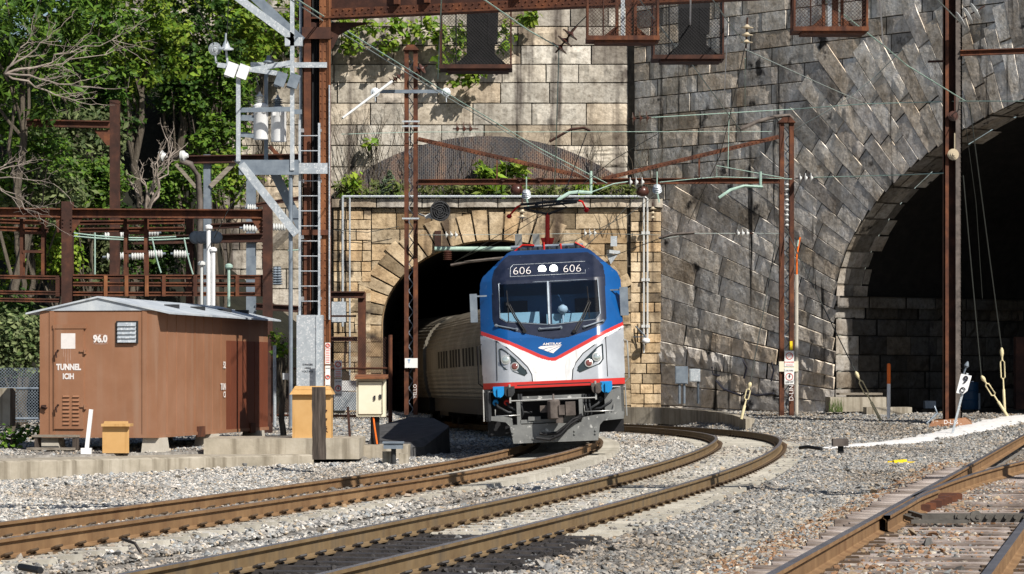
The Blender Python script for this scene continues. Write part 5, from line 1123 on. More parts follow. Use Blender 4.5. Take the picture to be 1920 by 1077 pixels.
# warning signs
M['signwhite'] = pmat('white_sign', [(0.76, 0.76, 0.74)], 3, 0.5); M['signred'] = pmat('red_sign_ink', [(0.6, 0.09, 0.07)], 3, 0.5)
def plate_text(body, c, h, mat, parent, name='lettering', nrm=FACE, wide=1.0):
    mb = MB(); mb.mesh(text_mesh(body, h, 0.01*h), basis(c, *nrm) @ Matrix.Scale(wide, 4, (1, 0, 0))); return mb.build(name, mat, parent)
def warn(label, px, y0, y1, wpx, d, wire=True, group=None):
    t = thing('warning_sign', label, 'sign', tuple(W(px, y1, d)), group)
    ym = y0+(y1-y0)*0.5 if wire else y1; sc = d/FPX
    mb = MB(); a, b = W(px-wpx/2, ym-2, d), W(px+wpx/2, y0, d); mb.box((a.x, d, a.z), (b.x, d+0.012, b.z)); p1 = mb.build('panel', M['signwhite'], t)
    mb = MB(); c = W(px, y0+wpx*0.55, d-0.004); ring = [c+Vector((math.cos(q)*wpx*0.34*sc, 0, math.sin(q)*wpx*0.34*sc)) for q in np.linspace(0, 2*math.pi, 17)]; mb.tube(ring, 0.012, 4); mb.bar(ring[2], ring[10], 0.018, 0.01); mb.build('prohibition_ring', M['signred'], p1)
    plate_text('DANGER', W(px, y0+wpx*1.2, d-0.002), wpx*0.25*sc, M['signred'], p1)
    mb = MB(); [mb.box(tuple(W(px-wpx*0.36, q+1.2, d-0.003)), tuple(W(px+wpx*0.36, q, d+0.001))) for q in np.arange(y0+wpx*1.45, ym-4, 3.2)]; mb.build('small_print', M['signred'], p1)
    if wire:
        mb = MB(); a, b = W(px-wpx/2, y1, d), W(px+wpx/2, ym+1, d); mb.box((a.x, d, a.z), (b.x, d+0.012, b.z)); p2 = mb.build('panel', M['signwhite'], t)
        plate_text('LIVE WIRE', W(px, ym+6, d-0.002), wpx*0.24*sc, M['ink'], p2, wide=0.75); plate_text('KEEP OFF', W(px, y1-4, d-0.002), wpx*0.24*sc, M['ink'], p2, wide=0.78)
        c = W(px, (ym+y1)/2+1.5, d-0.004); mb = MB(); mb.tube([c+Vector((math.cos(q)*wpx*0.36*sc, 0, math.sin(q)*wpx*0.36*sc)) for q in np.linspace(0, 2*math.pi, 17)], 0.012, 4); mb.build('warning_ring', M['signred'], p2)
        k = wpx*sc; mb = MB(); mb.prism([c+Vector(q)*k for q in ((-0.02, 0, 0.26), (0.14, 0, 0.26), (0.05, 0, 0.05), (0.15, 0, 0.05), (-0.06, 0, -0.28), (-0.01, 0, -0.05), (-0.12, 0, -0.05))], (0, -1, 0), 0.006); mb.build('lightning_mark', M['ink'], p2)
    return t
warn('white and red live wire sign hung on the chain-link fence', 634, 676, 744, 14, 71.8)
warn('narrow white and red danger sign on the riveted column', 614.5, 643, 727, 9.5, 64.9)

# ------------------------------------------------------------------ riveted column and overhead girder
CD = 66.0
colm = thing('riveted_column', 'tall rust-brown riveted steel column carrying cables and a ladder', 'steel column', tuple(W(593, 833, CD)))
def vbar(mb, x0, x1, d0, d1, y0, y1, dref=None):
    a, b = W(x0, y1, dref or d0), W(x1, y0, dref or d0); mb.box((a.x, d0, a.z), (b.x, d1, b.z)); return mb
mb = MB(); vbar(mb, 567, 583, CD, CD+0.03, -70, 833); vbar(mb, 567, 569.5, CD, CD+0.6, -70, 833); mb.build('flange', M['rust'], colm)
mb = MB(); vbar(mb, 599, 613, CD, CD+0.03, -70, 833); vbar(mb, 613, 616, CD-0.02, CD+0.6, -70, 833); vbar(mb, 616, 620, CD-0.05, CD+0.02, -70, 833)
for k in range(60): 
    y = -30+k*14
    for x in (602, 610): c = W(x, y, CD); mb.lathe(c+Vector((0, 0.01, 0)), (0, -1, 0), [(0, 0.022), (0.02, 0.018), (0.028, 0.006)], 6)
mb.build('flange', M['rust_orange'], colm, label='orange-rusted flange with rows of rivets')
mb = MB(); vbar(mb, 567, 616, CD+0.5, CD+0.53, -70, 833); mb.build('web', M['rust_dark'], colm)
mb = MB()
for x in (586, 589.5, 593, 596.5): mb.tube([W(x, 690, CD+0.2), W(x, 300, CD+0.2), W(x+0.5, 60, CD+0.2), W(x, -40, CD+0.2)], 0.02, 6)
mb.build('cables', M['black'], colm, smooth=60)
mb = MB(); mb.tube([W(617.5, 600, CD-0.08), W(617.5, 160, CD-0.08)], 0.02, 6); mb.build('conduit', M['galv'], colm)
for y, m in ((65, 'rust_dark'), (122, 'galv'), (436, 'rust')):
    mb = MB(); vbar(mb, 566 if m != 'galv' else 470, 620 if m != 'galv' else 613, CD-0.08, CD-0.02, y-(14 if y == 65 else 5), y+(8 if y == 65 else 5)); mb.build('batten' if m != 'galv' else 'cross_bar', M[m], colm)
mb = MB(); mb.prism([W(x, y, CD+0.1) for x, y in ((566, 42), (700, 42), (660, 52), (636, 66), (624, 90), (614, 100), (614, 70), (566, 70))], (0, -1, 0), 0.06)
for x, y in ((575, 62), (590, 62), (605, 62), (572, 52), (622, 70), (640, 50)): mb.lathe(W(x, y, CD+0.1), (0, -1, 0), [(0, 0.03), (0.03, 0.02)], 6)
mb.build('knee_bracket', M['rust_dark'], colm)
mb = MB()
for x in (562, 598.5): mb.bar(W(x, 600, CD-0.35), W(x, 231 if x > 580 else 225, CD-0.35), 0.05, 0.03, (0, 1, 0))
ld = mb.build('ladder', M['galv'], colm)
for k in range(13): mb = MB(); y = 255+k*28.2; mb.tube([W(562, y, CD-0.35), W(598.5, y, CD-0.35)], 0.012, 5); mb.build('rung', M['galv'], ld)
for y in (245, 340, 445, 560): mb = MB(); mb.bar(W(598.5, y, CD-0.35), W(601, y, CD), 0.05, 0.06); mb.bar(W(562, y, CD-0.35), W(568, y, CD), 0.05, 0.08); mb.build('bracket', M['galv'], ld)
t = thing('cable_cover', 'flat grey galvanised cover plate around the foot of the column', 'cover', tuple(W(578, 727, CD-0.4)))
mb = MB(); vbar(mb, 556, 592, CD-0.6, CD-0.1, 591, 727); mb.build('front_panel', M['galv'], t)
mb = MB(); vbar(mb, 593, 605, CD-0.55, CD-0.1, 591, 725); vbar(mb, 592, 594, CD-0.62, CD-0.5, 593, 727); mb.build('side_panel', M['galv'], t)
for k, b_ in enumerate(('DANGER', 'HIGH', 'VOLTAGE')): plate_text(b_, W(577, 684+k*6.5, CD-0.605), 0.055, M['ink'], t)
# girder
GA, GB = W(560, 39, 66.4), W(1100, 14, 64.2); gdir = (GB-GA).normalized(); GE = GA+gdir*13.5; gn = Vector((gdir.y, -gdir.x, 0)).normalized()
gird = thing('riveted_girder', 'deep rust-brown riveted girder spanning across the top', 'girder', tuple(GA))
mb = MB(); mb.bar(GA+Vector((0, 0, 0.02)), GE+Vector((0, 0, 0.02)), 0.42, 0.04); mb.build('bottom_flange', M['rust'], gird)
mb = MB(); mb.bar(GA+Vector((0, 0, 0.85)), GE+Vector((0, 0, 0.85)), 0.03, 1.62); mb.build('web', M['rust_dark'], gird)
mb = MB(); o_ = gn*0.03; mb.bar(GA+o_+Vector((0, 0, 0.13)), GE+o_+Vector((0, 0, 0.13)), 0.03, 0.18)
for k in range(90):
    for dz, ph in ((0.09, 0), (0.18, 0.075)): p = GA+gdir*(0.1+k*0.15+ph)+gn*0.045+Vector((0, 0, dz)); mb.lathe(p, gn, [(0, 0.022), (0.018, 0.018), (0.026, 0.006)], 6)
mb.build('rivet_angle', M['rust'], gird)
for s in (0.75, 2.35, 3.05, 5.1, 7.4, 9.6): mb = MB(); p = GA+gdir*s+gn*0.1; mb.bar(p+Vector((0, 0, 0.24)), p+Vector((0, 0, 1.6)), 0.1, 0.14, gn); mb.build('stiffener', M['rust'], gird)
# signal cages hung from the girder; the rear pair's shade is put into darker steel
def cage(label, x0, x1, yt, yb, d, dep, front, mat, wire):
    t = thing('signal_cage', label, 'cage', tuple(W((x0+x1)/2, yb, d)), 'wire mesh signal cages'); a, b = W(x0, yb, d), W(x1, yt, d); z0, z1 = a.z, b.z; d1 = d+dep
    mb = MB(); mb.box((a.x-.03, d-.03, z0-.09), (b.x+.03, d1, z0)); mb.box((a.x+0.15, d+0.02, z0-.14), (b.x-0.05, d1-.1, z0-.09)); mb.build('floor', M[mat], t)
    for i, (x, y) in enumerate(((a.x, d), (b.x, d), (b.x, d1-.05), (a.x, d1-.05))): mb = MB(); mb.box((x-.02, y-.02, z0), (x+.02, y+.02, z1)); mb.build('corner_post', M[mat], t)
    mb = MB(); chain(mb, (a.x, d, z0), (1, 0, 0), (0, 0, 1), b.x-a.x, z1-z0, 0.075, 0.0042)
    for x in (a.x, b.x): chain(mb, (x, d, z0), (0, 1, 0), (0, 0, 1), dep, z1-z0, 0.06, 0.005)
    for x in (a.x+(b.x-a.x)*0.22,): mb.tube([(x, d, z0), (x, d, z1)], 0.015, 4)
    mb.build('wire_mesh', M[wire], t, fix=False)
    xm = a.x+(b.x-a.x)*(0.55 if front else 0.57); hw = (b.x-a.x)*(0.1 if front else 0.2)
    mb = MB()
    if front:
        for q, w in ((-0.18, 0.07), (-0.05, 0.05), (0.06, 0.12), (0.2, 0.06)): mb.box((xm+q-w/2, d+0.4, z0), (xm+q+w/2, d+0.5, z1))
        mb.mi = 1; mb.box((xm-0.1, d+0.38, z0), (xm-0.02, d+0.44, z1)); mb.mi = 0
        for s in (-1, 1): mb.prism([(xm+s*0.2, d+0.4, z0), (xm+s*0.5, d+0.4, z0), (xm+s*0.2, d+0.4, z0+0.24)][::s], (0, -1, 0), 0.03)
        mb.build('signal_mast', [M['rust'], M['galv']], t)
    else:
        mb.box((xm-hw, d+0.2, z0+0.25), (xm+hw, d+0.5, z1)); mb.prism([(xm-hw, d+.2, z0+.25), (xm-hw-0.28, d+.2, z0), (xm+hw+.28, d+.2, z0), (xm+hw, d+.2, z0+.25)], (0, -1, 0), 0.1); mb.prism([(xm+hw*0.5, d+.19, z0+0.45), (xm+hw+0.06, d+.19, z0+0.5), (xm+hw+0.08, d+.19, z1), (xm+hw*0.5, d+.19, z1)], (0, -1, 0), 0.3)
        mb.build('signal_back', M['black'], t)
    return t
cage('dark wire signal cage hung below the girder, with green ivy behind it', 826, 958, 5, 121, 67.2, 0.9, False, 'rust_dark', 'black')
cage('sunlit rusty signal cage in front of the pale wall', 1102, 1234, -12, 67, 62.4, 0.8, True, 'rust', 'rust_dark')
cage('dark signal cage just right of the wall corner', 1226, 1356, -5, 103, 66.8, 0.9, False, 'rust_dark', 'black')
cage('rusty signal cage at the top edge above the fanned stones', 1490, 1626, -30, 50, 62.0, 0.8, True, 'rust', 'rust_dark')

# ------------------------------------------------------------------ transformer platform
PD2 = 65.2
plat = thing('transformer_platform', 'grey galvanised platform bracketed off the riveted column', 'platform', tuple(W(505, 330, PD2)))
def pbar(nm, a, b, w, h, mat, d0=PD2, d1=None, par=None): mb = MB(); mb.bar(W(*a, d0), W(*b, d1 or d0), w, h); return mb.build(nm, M[mat], par or plat)
mb = MB(); vbar(mb, 440, 560, PD2, PD2+1.0, 300, 304); mb.build('deck', M['galv_dark'], plat)
mb = MB(); vbar(mb, 448, 560, PD2, PD2+0.06, 304, 328); vbar(mb, 448, 560, PD2+0.9, PD2+0.96, 304, 328); mb.build('fascia', M['galv_dark'], plat)
mb = MB(); vbar(mb, 560, 614, PD2+0.3, PD2+0.36, 306, 326); mb.build('clamp_bar', M['galv'], plat)
pbar('post', (447, 303), (447, 135), 0.09, 0.09, 'galv'); pbar('post', (548, 320), (548, -20), 0.09, 0.06, 'galv'); pbar('post', (499, 302), (499, 140), 0.08, 0.08, 'galv_dark', PD2+0.95); pbar('post', (564, 600), (564, -20), 0.06, 0.06, 'galv_dark', PD2+0.9)
pbar('rail', (442, 207), (550, 205), 0.05, 0.1, 'galv_dark'); pbar('rail', (447, 221), (476, 222), 0.06, 0.12, 'galv_dark', PD2+0.4); pbar('rail', (447, 252), (476, 255), 0.06, 0.1, 'galv_dark', PD2+0.4); pbar('rail', (548, 210), (566, 210), 0.05, 0.1, 'galv_dark')
pbar('brace', (452, 308), (556, 440), 0.05, 0.17, 'galv'); pbar('brace', (515, 325), (572, 440), 0.05, 0.2, 'galv_dark', PD2+0.9)
pbar('upper_brace', (440, -8), (549, 72), 0.06, 0.16, 'galv'); pbar('upper_brace', (470, -12), (566, 78), 0.06, 0.2, 'galv_dark', PD2+0.7)
mb = MB(); vbar(mb, 534, 567, PD2-0.03, PD2+0.15, 70, 86); mb.build('brace_foot', M['galv'], plat)
mb = MB(); mb.cyl(W(545, 800, PD2+0.1), W(545, 322, PD2+0.1), 0.045, 8); mb.build('conduit', M['galv_dark'], plat)
mb = MB(); mb.cyl(W(546, 745, 66), W(546, 700, 66), 0.05, 8); vbar(mb, 530, 547, 65.8, 65.9, 700, 712); mb.build('conduit_foot', M['galv'], plat)
pbar('crossarm', (408, 122), (520, 138), 0.1, 0.1, 'galv'); pbar('crossarm', (468, 132), (545, 118), 0.08, 0.1, 'galv')
for x0, x1, y0, y1 in ((475, 503, 199, 262), (508, 537, 205, 266)):
    t = thing('transformer', 'white cylindrical pole transformer, the %s one on the platform' % ('left' if x0 < 500 else 'right'), 'transformer', tuple(W((x0+x1)/2, y1, PD2+0.45)), 'white transformers on the platform')
    xm = (x0+x1)/2; r = (x1-x0)/2/FPX*PD2; mb = MB(); b_ = W(xm, y1, PD2+0.45); h = W(xm, y0, PD2+.45).z-b_.z
    mb.lathe(b_, (0, 0, 1), [(0, r*0.95), (0.02, r), (h-0.06, r), (h-0.05, r*1.04), (h, r*1.04), (h+0.05, r*0.7), (h+0.07, r*0.2)], 24); mb.build('tank', M['white'], t, smooth=35)
    mb = MB(); mb.lathe(b_+Vector((-0.02, 0, h+0.03)), (0, 0, 1), [(0, .09)]+[(0.03+0.045*k+dz, rr) for k in range(4) for dz, rr in ((0, .06), (.012, .115), (.03, .06))]+[(0.24, .03), (.28, .02)], 12); mb.build('bushing', M['porc_white'] if x0 < 500 else M['galv_dark'], t, smooth=30)
    for sx in (-0.5, 0.5): mb = MB(); mb.cbox(b_+Vector((sx*r, -r*0.92, h*0.87)), (0.07, 0.06, 0.12)); mb.build('lug', M['white'], t)
    mb = MB(); mb.tube([b_+Vector((0, -0.1, h+0.3)), b_+Vector((-0.1, 0, h+0.6)), b_+Vector((0.1, 0.1, h+0.95))], 0.01, 4); mb.build('lead', M['wire_dark'], t)
for i, (x, y, c) in enumerate(((434, 131, 'white'), (456, 135, 'white'), (527, 149, 'galv_dark'), (551, 152, 'galv_dark'))):
    t = thing('fuse_cutout', ['white fuse cutout at the outer end of the platform crossarm', 'white fuse cutout nearer the column on the crossarm', 'grey shaded fuse cutout above the right transformer', 'grey shaded fuse cutout tucked against the column'][i], 'fuse cutout', tuple(W(x, y+15, PD2)), 'fuse cutouts above the transformers')
    mb = MB(); B = basis(W(x, y, PD2-0.1), (0.94, 0, -0.34), (0.34, 0, 0.94), (0, -1, 0)); q = MB(); q.box((-0.11, -0.15, -0.05), (0.11, 0.15, 0.05)); mb.add([B @ Vector(p) for p in q.v], q.f); mb.build('case', M[c], t)
    mb = MB(); mb.lathe(W(x-9, y+14, PD2), (0.3, 0, 1), [(k*0.04+dz, rr) for k in range(7) for dz, rr in ((0, .045), (.02, .07))], 10); mb.build('insulator', M['porc_white' if c == 'white' else 'galv_dark'], t, smooth=30)
def disc_string(label, c, ax, n, r, mat, pitch=0.13, group=None, name='insulator', cat='insulator', metal='rust_dark'):
    t = thing(name, label, cat, tuple(c), group); ax = Vector(ax).normalized(); L = n*pitch; o = Vector(c)-ax*L/2
    mb = MB(); mb.tube([o-ax*0.1, o+ax*(L+0.1)], 0.022, 6); mb.build('rod', M[metal], t)
    for k in range(n): mb = MB(); mb.lathe(o+ax*(k*pitch), ax, [(0, .035), (.02, r*0.55), (.03, r), (.045, r), (.055, r*0.5), (.09, .05), (.11, .03)], 16); mb.build('disc', M[mat], t, smooth=30)
    return t
for i, (x, y, ax) in enumerate(((402.5, 91, (0.25, -0.9, -0.35)), (424, 94, (0, -0.15, 1)))):
    t = thing('pin_insulator', 'grey ribbed pin insulator facing the track, on the crossarm end' if i == 0 else 'grey bell insulator beside the ribbed one on the crossarm', 'insulator', tuple(W(x, y, PD2)))
    mb = MB(); mb.lathe(W(x, y, PD2), ax, [(0, .1), (.02, .14), (.05, .14), (.04, .11), (.06, .11), (.05, .08), (.07, .08), (.06, .04), (.09, .03)] if i == 0 else [(0, .16), (.03, .16), (.06, .09), (.14, .06), (.2, .03), (.36, .02)], 18); mb.build('shed', M['galv'], t, smooth=40)
    mb = MB(); mb.tube([W(x, y, PD2+0.05), W(x+3, y+28, PD2+0.05)], 0.025, 6); mb.build('pin', M['galv'], t)
mb = MB(); mb.lathe(W(504, 118, PD2+0.5), (0, 0, 1), [(0, .12), (.03, .12), (.06, .06), (.16, .04)], 14); tag(mb.build('pin_insulator', M['galv_dark'], None, smooth=40), 'dark bell insulator above the middle of the platform', 'insulator')
# ------------------------------------------------------------------ rusted substation frame behind the shed
FD = 79.0
fr = thing('substation_frame', 'rusted steel substation frame of beams behind the shed', 'steel frame', tuple(W(250, 745, FD)))
def fb(nm, a, b, w, h, mat='rust', d=FD, par=None, up=None, ib=True):
    mb = MB(); (mb.ibeam if ib else mb.bar)(W(*a, d), W(*b, d), w, h, **({'t': 0.035} if ib else {}), up=up); return mb.build(nm, M[mat], par or fr)
def post(nm, x, y0, y1, wpx, d, mat='rust_dark', par=None):
    mb = MB(); w = wpx/FPX*d; a, b = W(x, y1, d), W(x, y0, d); mb.box((a.x-w/2, d, a.z), (a.x+w/2, d+.04, b.z)); mb.box((a.x-w*.1, d+.04, a.z), (a.x+w*.1, d+.3, b.z)); mb.box((a.x-w/2, d+.3, a.z), (a.x+w/2, d+.34, b.z)); return mb.build(nm, M[mat], par or fr)
post('post', 125, 378, 760, 20, FD-.2); post('post', 501, 384, 830, 17, FD-.2)
fb('top_beam', (-30, 398), (117, 400), 0.3, 0.24); fb('top_beam', (134, 400), (494, 402), 0.3, 0.24)
for y in (418, 432): fb('lattice_beam', (-30, y-4), (90, y), 0.2, 0.12, 'rust', FD+0.8); fb('lattice_beam', (150, y), (346, y-2), 0.2, 0.12, 'rust', FD+0.8)
for y0, nm in ((520, 'lower_beam'), (549, 'lower_beam'), (563, 'lower_beam')): fb(nm, (-30, y0-1), (112, y0+1), 0.25, 0.1); 
for y0 in (519, 533, 551): fb('lower_beam', (138, y0), (494, y0+1), 0.25, 0.11)
for x in (42, 80, 212, 235, 273, 320, 356): 
    if x in (42, 80): post('hanger', x-2 if x == 42 else x, 410, 516, 6, FD+.3, 'rust')
    else: 
        if x in (235, 273): post('hanger', x, 410, 516, 6.5, FD+.3, 'rust')
for x0, x1 in ((42, 80), (235, 273)):
    for y in (418, 437, 472): fb('hanger_tie', (x0, y), (x1, y), 0.05, 0.07, 'rust', FD+.3, ib=False)
for x in (198, 237, 275, 445, 307, 366): mb = MB(); vbar(mb, x-3.3, x+3.3, FD-.18, FD-.14, 517, 556); mb.build('tie_plate', M['rust_orange' if x < 300 else 'rust'], fr)
for pts in (((104, 408), (117, 408), (117, 436), (107, 436)), ((133, 408), (156, 408), (136, 438), (133, 436)), ((470, 410), (494, 410), (494, 438), (488, 438))): mb = MB(); mb.prism([W(x, y, FD-.1) for x, y in pts], (0, -1, 0), 0.03); mb.build('gusset', M['rust'], fr)
mb = MB()
for x, y0, y1 in ((492, 412, 490), (118, 412, 440), (133, 412, 440)):
    for k in range(int((y1-y0)/7)): mb.lathe(W(x, y0+k*7, FD-.2), (0, -1, 0), [(0, .025), (.02, .02), (.03, .008)], 6)
mb.build('rivets', M['rust_dark'], fr)
for x0, x1 in ((104, 114), (478, 492)): mb = MB(); vbar(mb, x0, x1, FD-.12, FD-.05, 520, 556); mb.build('end_plate', M['rust'], fr)
f2 = thing('substation_frame', 'darker rear substation frame with grey posts further back', 'steel frame', tuple(W(360, 745, 90)))
for x, w_ in ((388, 13), (470, 17), (355, 13), (214, 12)): post('post', x, 290 if x > 380 else 400, 760, w_, 90, 'galv_dark' if x > 360 else 'rust_dark', f2)
fb('cross_beam', (340, 300), (600, 296), 0.3, 0.24, 'rust_dark', 90, f2); fb('cross_beam', (200, 452), (494, 446), 0.3, 0.26, 'rust_dark', 90, f2); fb('cross_beam', (396, 425), (494, 420), 0.2, 0.16, 'rust_dark', 90, f2); fb('cross_beam', (480, 575), (560, 580), 0.2, 0.2, 'rust_dark', 90, f2); fb('cross_beam', (480, 385), (562, 372), 0.1, 0.12, 'rust_dark', 90, f2)
fb('brace', (395, 350), (440, 305), 0.12, 0.14, 'wood_grey', 90, f2, ib=False); fb('brace', (330, 308), (368, 352), 0.1, 0.1, 'wood_grey', 90, f2, ib=False); fb('brace', (505, 275), (530, 300), 0.12, 0.12, 'rust', 90, f2, ib=False)
mb = MB(); mb.tube([W(338, 302, 89.5), W(358, 308, 89.5), W(371, 330, 89.5), W(375, 380, 89.5), W(374, 620, 89.5)], 0.09, 8); mb.build('bent_pipe', M['coupler'], f2, smooth=60)
tp = thing('steel_gantry', 'tall dark steel post with a side arm among the trees', 'gantry', tuple(W(213, 745, 84)))
post('post', 214, 188, 760, 17, 84, 'rust_dark', tp); fb('arm', (50, 231), (206, 234), 0.22, 0.2, 'rust', 84, tp)
mb = MB(); mb.prism([W(x, y, 83.98) for x, y in ((176, 244), (206, 244), (206, 273), (200, 273))], (0, -1, 0), 0.04); mb.build('gusset', M['rust'], tp)
for x, lb in ((303, 'left'), (343, 'right')): 
    t = thing('pin_insulator', f'white mushroom insulator on the rear frame beam, the {lb} of two', 'insulator', tuple(W(x, 292, 89)), 'white mushroom insulators on the rear frame')
    mb = MB(); mb.lathe(W(x-5, 293, 89), (1, -0.25, 0.05), [(0, .08), (.03, .16), (.12, .16), (.16, .1), (.24, .06)], 14); mb.build('cap', M['porc_white'], t, smooth=40); mb = MB(); mb.tube([W(x, 292, 89), W(323, 298, 89.3)], 0.05, 6); mb.build('pin', M['coupler'], t)
ins = [((200, 482), (238, 480), 'pipe insulator on the left of the rear frame'), ((246, 481), (276, 480), 'pipe insulator just left of the second hanger'), ((277, 477), (305, 476), 'pipe insulator right of the second hanger'), ((325, 476), (350, 477), 'pipe insulator left of the bundle of drums'), ((455, 428), (482, 430), 'insulator under the right gusset'), ((511, 426), (536, 427), 'insulator right of the frame post'), ((463, 390), (480, 391), 'insulator resting on the top beam'), ((196, 443), (235, 440), 'insulator strung left of the second hanger'), ((278, 436), (298, 436), 'short insulator below the top beam')]
for a, b, lb in ins:
    t = thing('insulator', 'horizontal ribbed porcelain '+lb, 'insulator', tuple(W(*a, 86))); A, B = W(*a, 86), W(*b, 86); L = (B-A).length; n = max(4, int(L/0.07)); mb = MB()
    mb.lathe(A, B-A, [(i/n*L+dz*L/n, rr) for i in range(n) for dz, rr in ((0, .06), (.35, .11), (.65, .11))]+[(L, .05)], 12); mb.build('body', M['porc_white'], t, smooth=35); mb = MB(); mb.tube([A-(B-A)*0.2, B+(B-A)*0.2], 0.035, 6); mb.build('rod', M['galv_dark'], t)
for i, x in enumerate((366, 376, 385, 397, 404)):
    t = thing('insulator_drum', f'dark ribbed drum in the cluster on the frame, number {i+1} from the left', 'insulator', tuple(W(x, 446, 80)), 'dark drums on the frame'); mb = MB(); mb.lathe(W(x, 446, 79.6), (0.3, -1, 0.05), [(0, .1), (.04, .17), (.1, .17), (.12, .13), (.14, .15), (.17, .15), (.19, .06)], 16); mb.build('drum', M['galv_dark'], t, smooth=30)
for i, (x, y0, m) in enumerate(((391, 432, 'white'), (399.5, 474, 'white'), (378, 500, 'porc_white'), (429, 505, 'copper'))):
    mb = MB(); mb.tube([W(x, 575, 77), W(x, y0, 77)], 0.055 if i < 2 else 0.035, 8); mb.lathe(W(x, y0, 77), (0, 0, 1), [(0, .06), (.04, .1), (.1, .1), (.14, .04)], 10)
    tag(mb.build('cable_riser', M[m], None, smooth=40), ['tallest white pipe rising beside the drums', 'white pipe with a dark cap, right of the tallest', 'thin white pipe left of the two thick ones', 'thin green pipe near the right frame post'][i], 'pipe')
for i, (a, b) in enumerate((((134, 437), (330, 444)), ((136, 443), (360, 447)), ((178, 436), (178, 520)), ((345, 446), (362, 515)), ((285, 445), (302, 512)), ((540, 470), (598, 452)))):
    mb = MB(); A, B = W(*a, 82), W(*b, 82); mb.tube([A.lerp(B, k/6)-Vector((0, 0, 0.08*math.sin(math.pi*k/6))) for k in range(7)], 0.02, 5); tag(mb.build('bus_wire', M['copper'], None, smooth=60), ['upper pale green wire strung behind the left frame post', 'lower pale green wire strung behind the left frame post', 'green dropper wire right of the left frame post', 'green lead hanging below the drums', 'green lead hanging beside the second hanger', 'green lead behind the ladder'][i], 'wire')
# small frame and white panels behind the fence
t = thing('cable_gantry', 'rusty open frame standing behind the chain-link fence', 'steel frame', tuple(W(660, 800, 80)))
post('post', 678, 548, 770, 14, 80, 'rust', t); fb('beam', (618, 553), (684, 553), 0.2, 0.18, 'rust_dark', 80, t); fb('beam', (618, 636), (670, 636), 0.25, 0.12, 'rust_dark', 80.3, t); fb('beam', (618, 593), (668, 593), 0.05, 0.05, 'rust_dark', 80.2, t)
mb = MB(); pxbox(mb, 622, 648, 566, 604, 83, 0.3); tag(mb.build('wall_box', M['galv'], None), 'grey box seen through the open frame by the tunnel', 'box')
mb = MB(); pxbox(mb, 640, 675, 714, 733, 73.5, 0.03); tag(mb.build('sign_board', M['white'], None), 'white board tied behind the chain-link fence', 'board')
mb = MB(); pxbox(mb, 626, 678, 735, 770, 76, 0.5); tag(mb.build('storage_box', M['galv'], None), 'pale grey box on the ground behind the chain-link fence', 'box')
t = thing('insulator', 'blue-grey ribbed bushings standing beside the frame post', 'insulator', tuple(W(528, 580, 84)))
for x in (516, 523): mb = MB(); mb.lathe(W(x, 535, 84), (0, 0, 1), [(k*.07+dz, rr) for k in range(8) for dz, rr in ((0, .05), (.03, .12-0.008*k))], 10); mb.build('bushing', M['galv_dark'], t, smooth=30)
mb = MB(); mb.tube([W(500, 470, 96), W(560, 415, 96)], 0.18, 4); mb.build('prop', M['wood_grey'], f2)
# ------------------------------------------------------------------ catenary poles in front of the portal
QD = 98.0
def chan_pole(name, label, x0, x1, y0, y1, d, wflange):
    t = thing(name, label, 'catenary pole', tuple(W((x0+x1)/2, y1, d)))
    for a, b in ((x0, x0+wflange), (x1-wflange, x1)):
        mb = MB(); vbar(mb, a, b, d, d+0.35, y0, y1); vbar(mb, a, a+1.5, d-0.05, d, y0, y1) if a == x0 else None; mb.build('channel', M['rust'], t)
    mb = MB()
    n = int((y1-y0)/26)
    for k in range(n): y = y0+12+k*26; mb.bar(W(x0+wflange, y, d+.17), W(x1-wflange, y+13, d+.17), 0.03, 0.06, (0, 1, 0)); mb.bar(W(x0+wflange, y+26, d+.2), W(x1-wflange, y+13, d+.2), 0.03, 0.06, (0, 1, 0))
    mb.build('lacing', M['galv_dark'], t)
    mb = MB(); a, b = W(x0-3, y0, d-.08), W(x1+3, y0-9, d-.08); mb.prism([W(x0-3, y0+2, d-.1), W(x1+3, y0+2, d-.1), W(x1-6, y0-8, d-.1), W(x0+6, y0-8, d-.1)], (0, -1, 0), 0.5); mb.build('cap', M['rust'], t)
    return t
pl_ = chan_pole('catenary_pole', 'rusty twin-channel pole left of the train with a crossarm', 758, 783, 92, 778, QD, 8)
pr_ = chan_pole('catenary_pole', 'rusty twin-channel pole in front of the fanned stone wall', 1462, 1489, 228, 786, QD, 8.5)
mb = MB(); mb.bar(W(700, 172, QD-.1), W(842, 172, QD-.1), 0.08, 0.11); mb.build('crossarm', M['galv_dark'], pl_)
for x in (703, 836): mb = MB(); mb.lathe(W(x, 174, QD-.25), (0.2, -1, 0.1), [(0, .06), (.02, .15), (.05, .15), (.07, .09), (.1, .09), (.12, .04)], 16); mb.tube([W(x, 174, QD-.25), W(x+1, 192, QD-.3)], 0.02); mb.build('line_insulator', M['galv'], pl_, smooth=40)
for y, m in ((410, 'galv'), (228, 'galv'), (237, 'galv')): mb = MB(); mb.bar(W(754, y, QD-.1), W(787, y, QD-.1), 0.04, 0.05); mb.build('clamp', M[m], pl_)
mb = MB(); pxbox(mb, 759, 783, 672, 690, QD-.12, 0.02); mb.build('number_plate', M['signwhite'], pl_)
plate_text('T', W(767, 678, QD-.13), 0.16, M['capblue'], pl_)
mb = MB(); mb.mesh(text_mesh('YELLO', 0.16), basis(W(778.5, 734, QD-.09), (0, 0, 1), (-1, 0, 0), (0, -1, 0))); mb.build('lettering', M['stencil'], pl_)
mb = MB(); mb.mesh(text_mesh('D-LIN', 0.2), basis(W(1484, 737, QD-.09), (0, 0, 1), (-1, 0, 0), (0, -1, 0))); mb.build('lettering', M['stencil'], pr_)
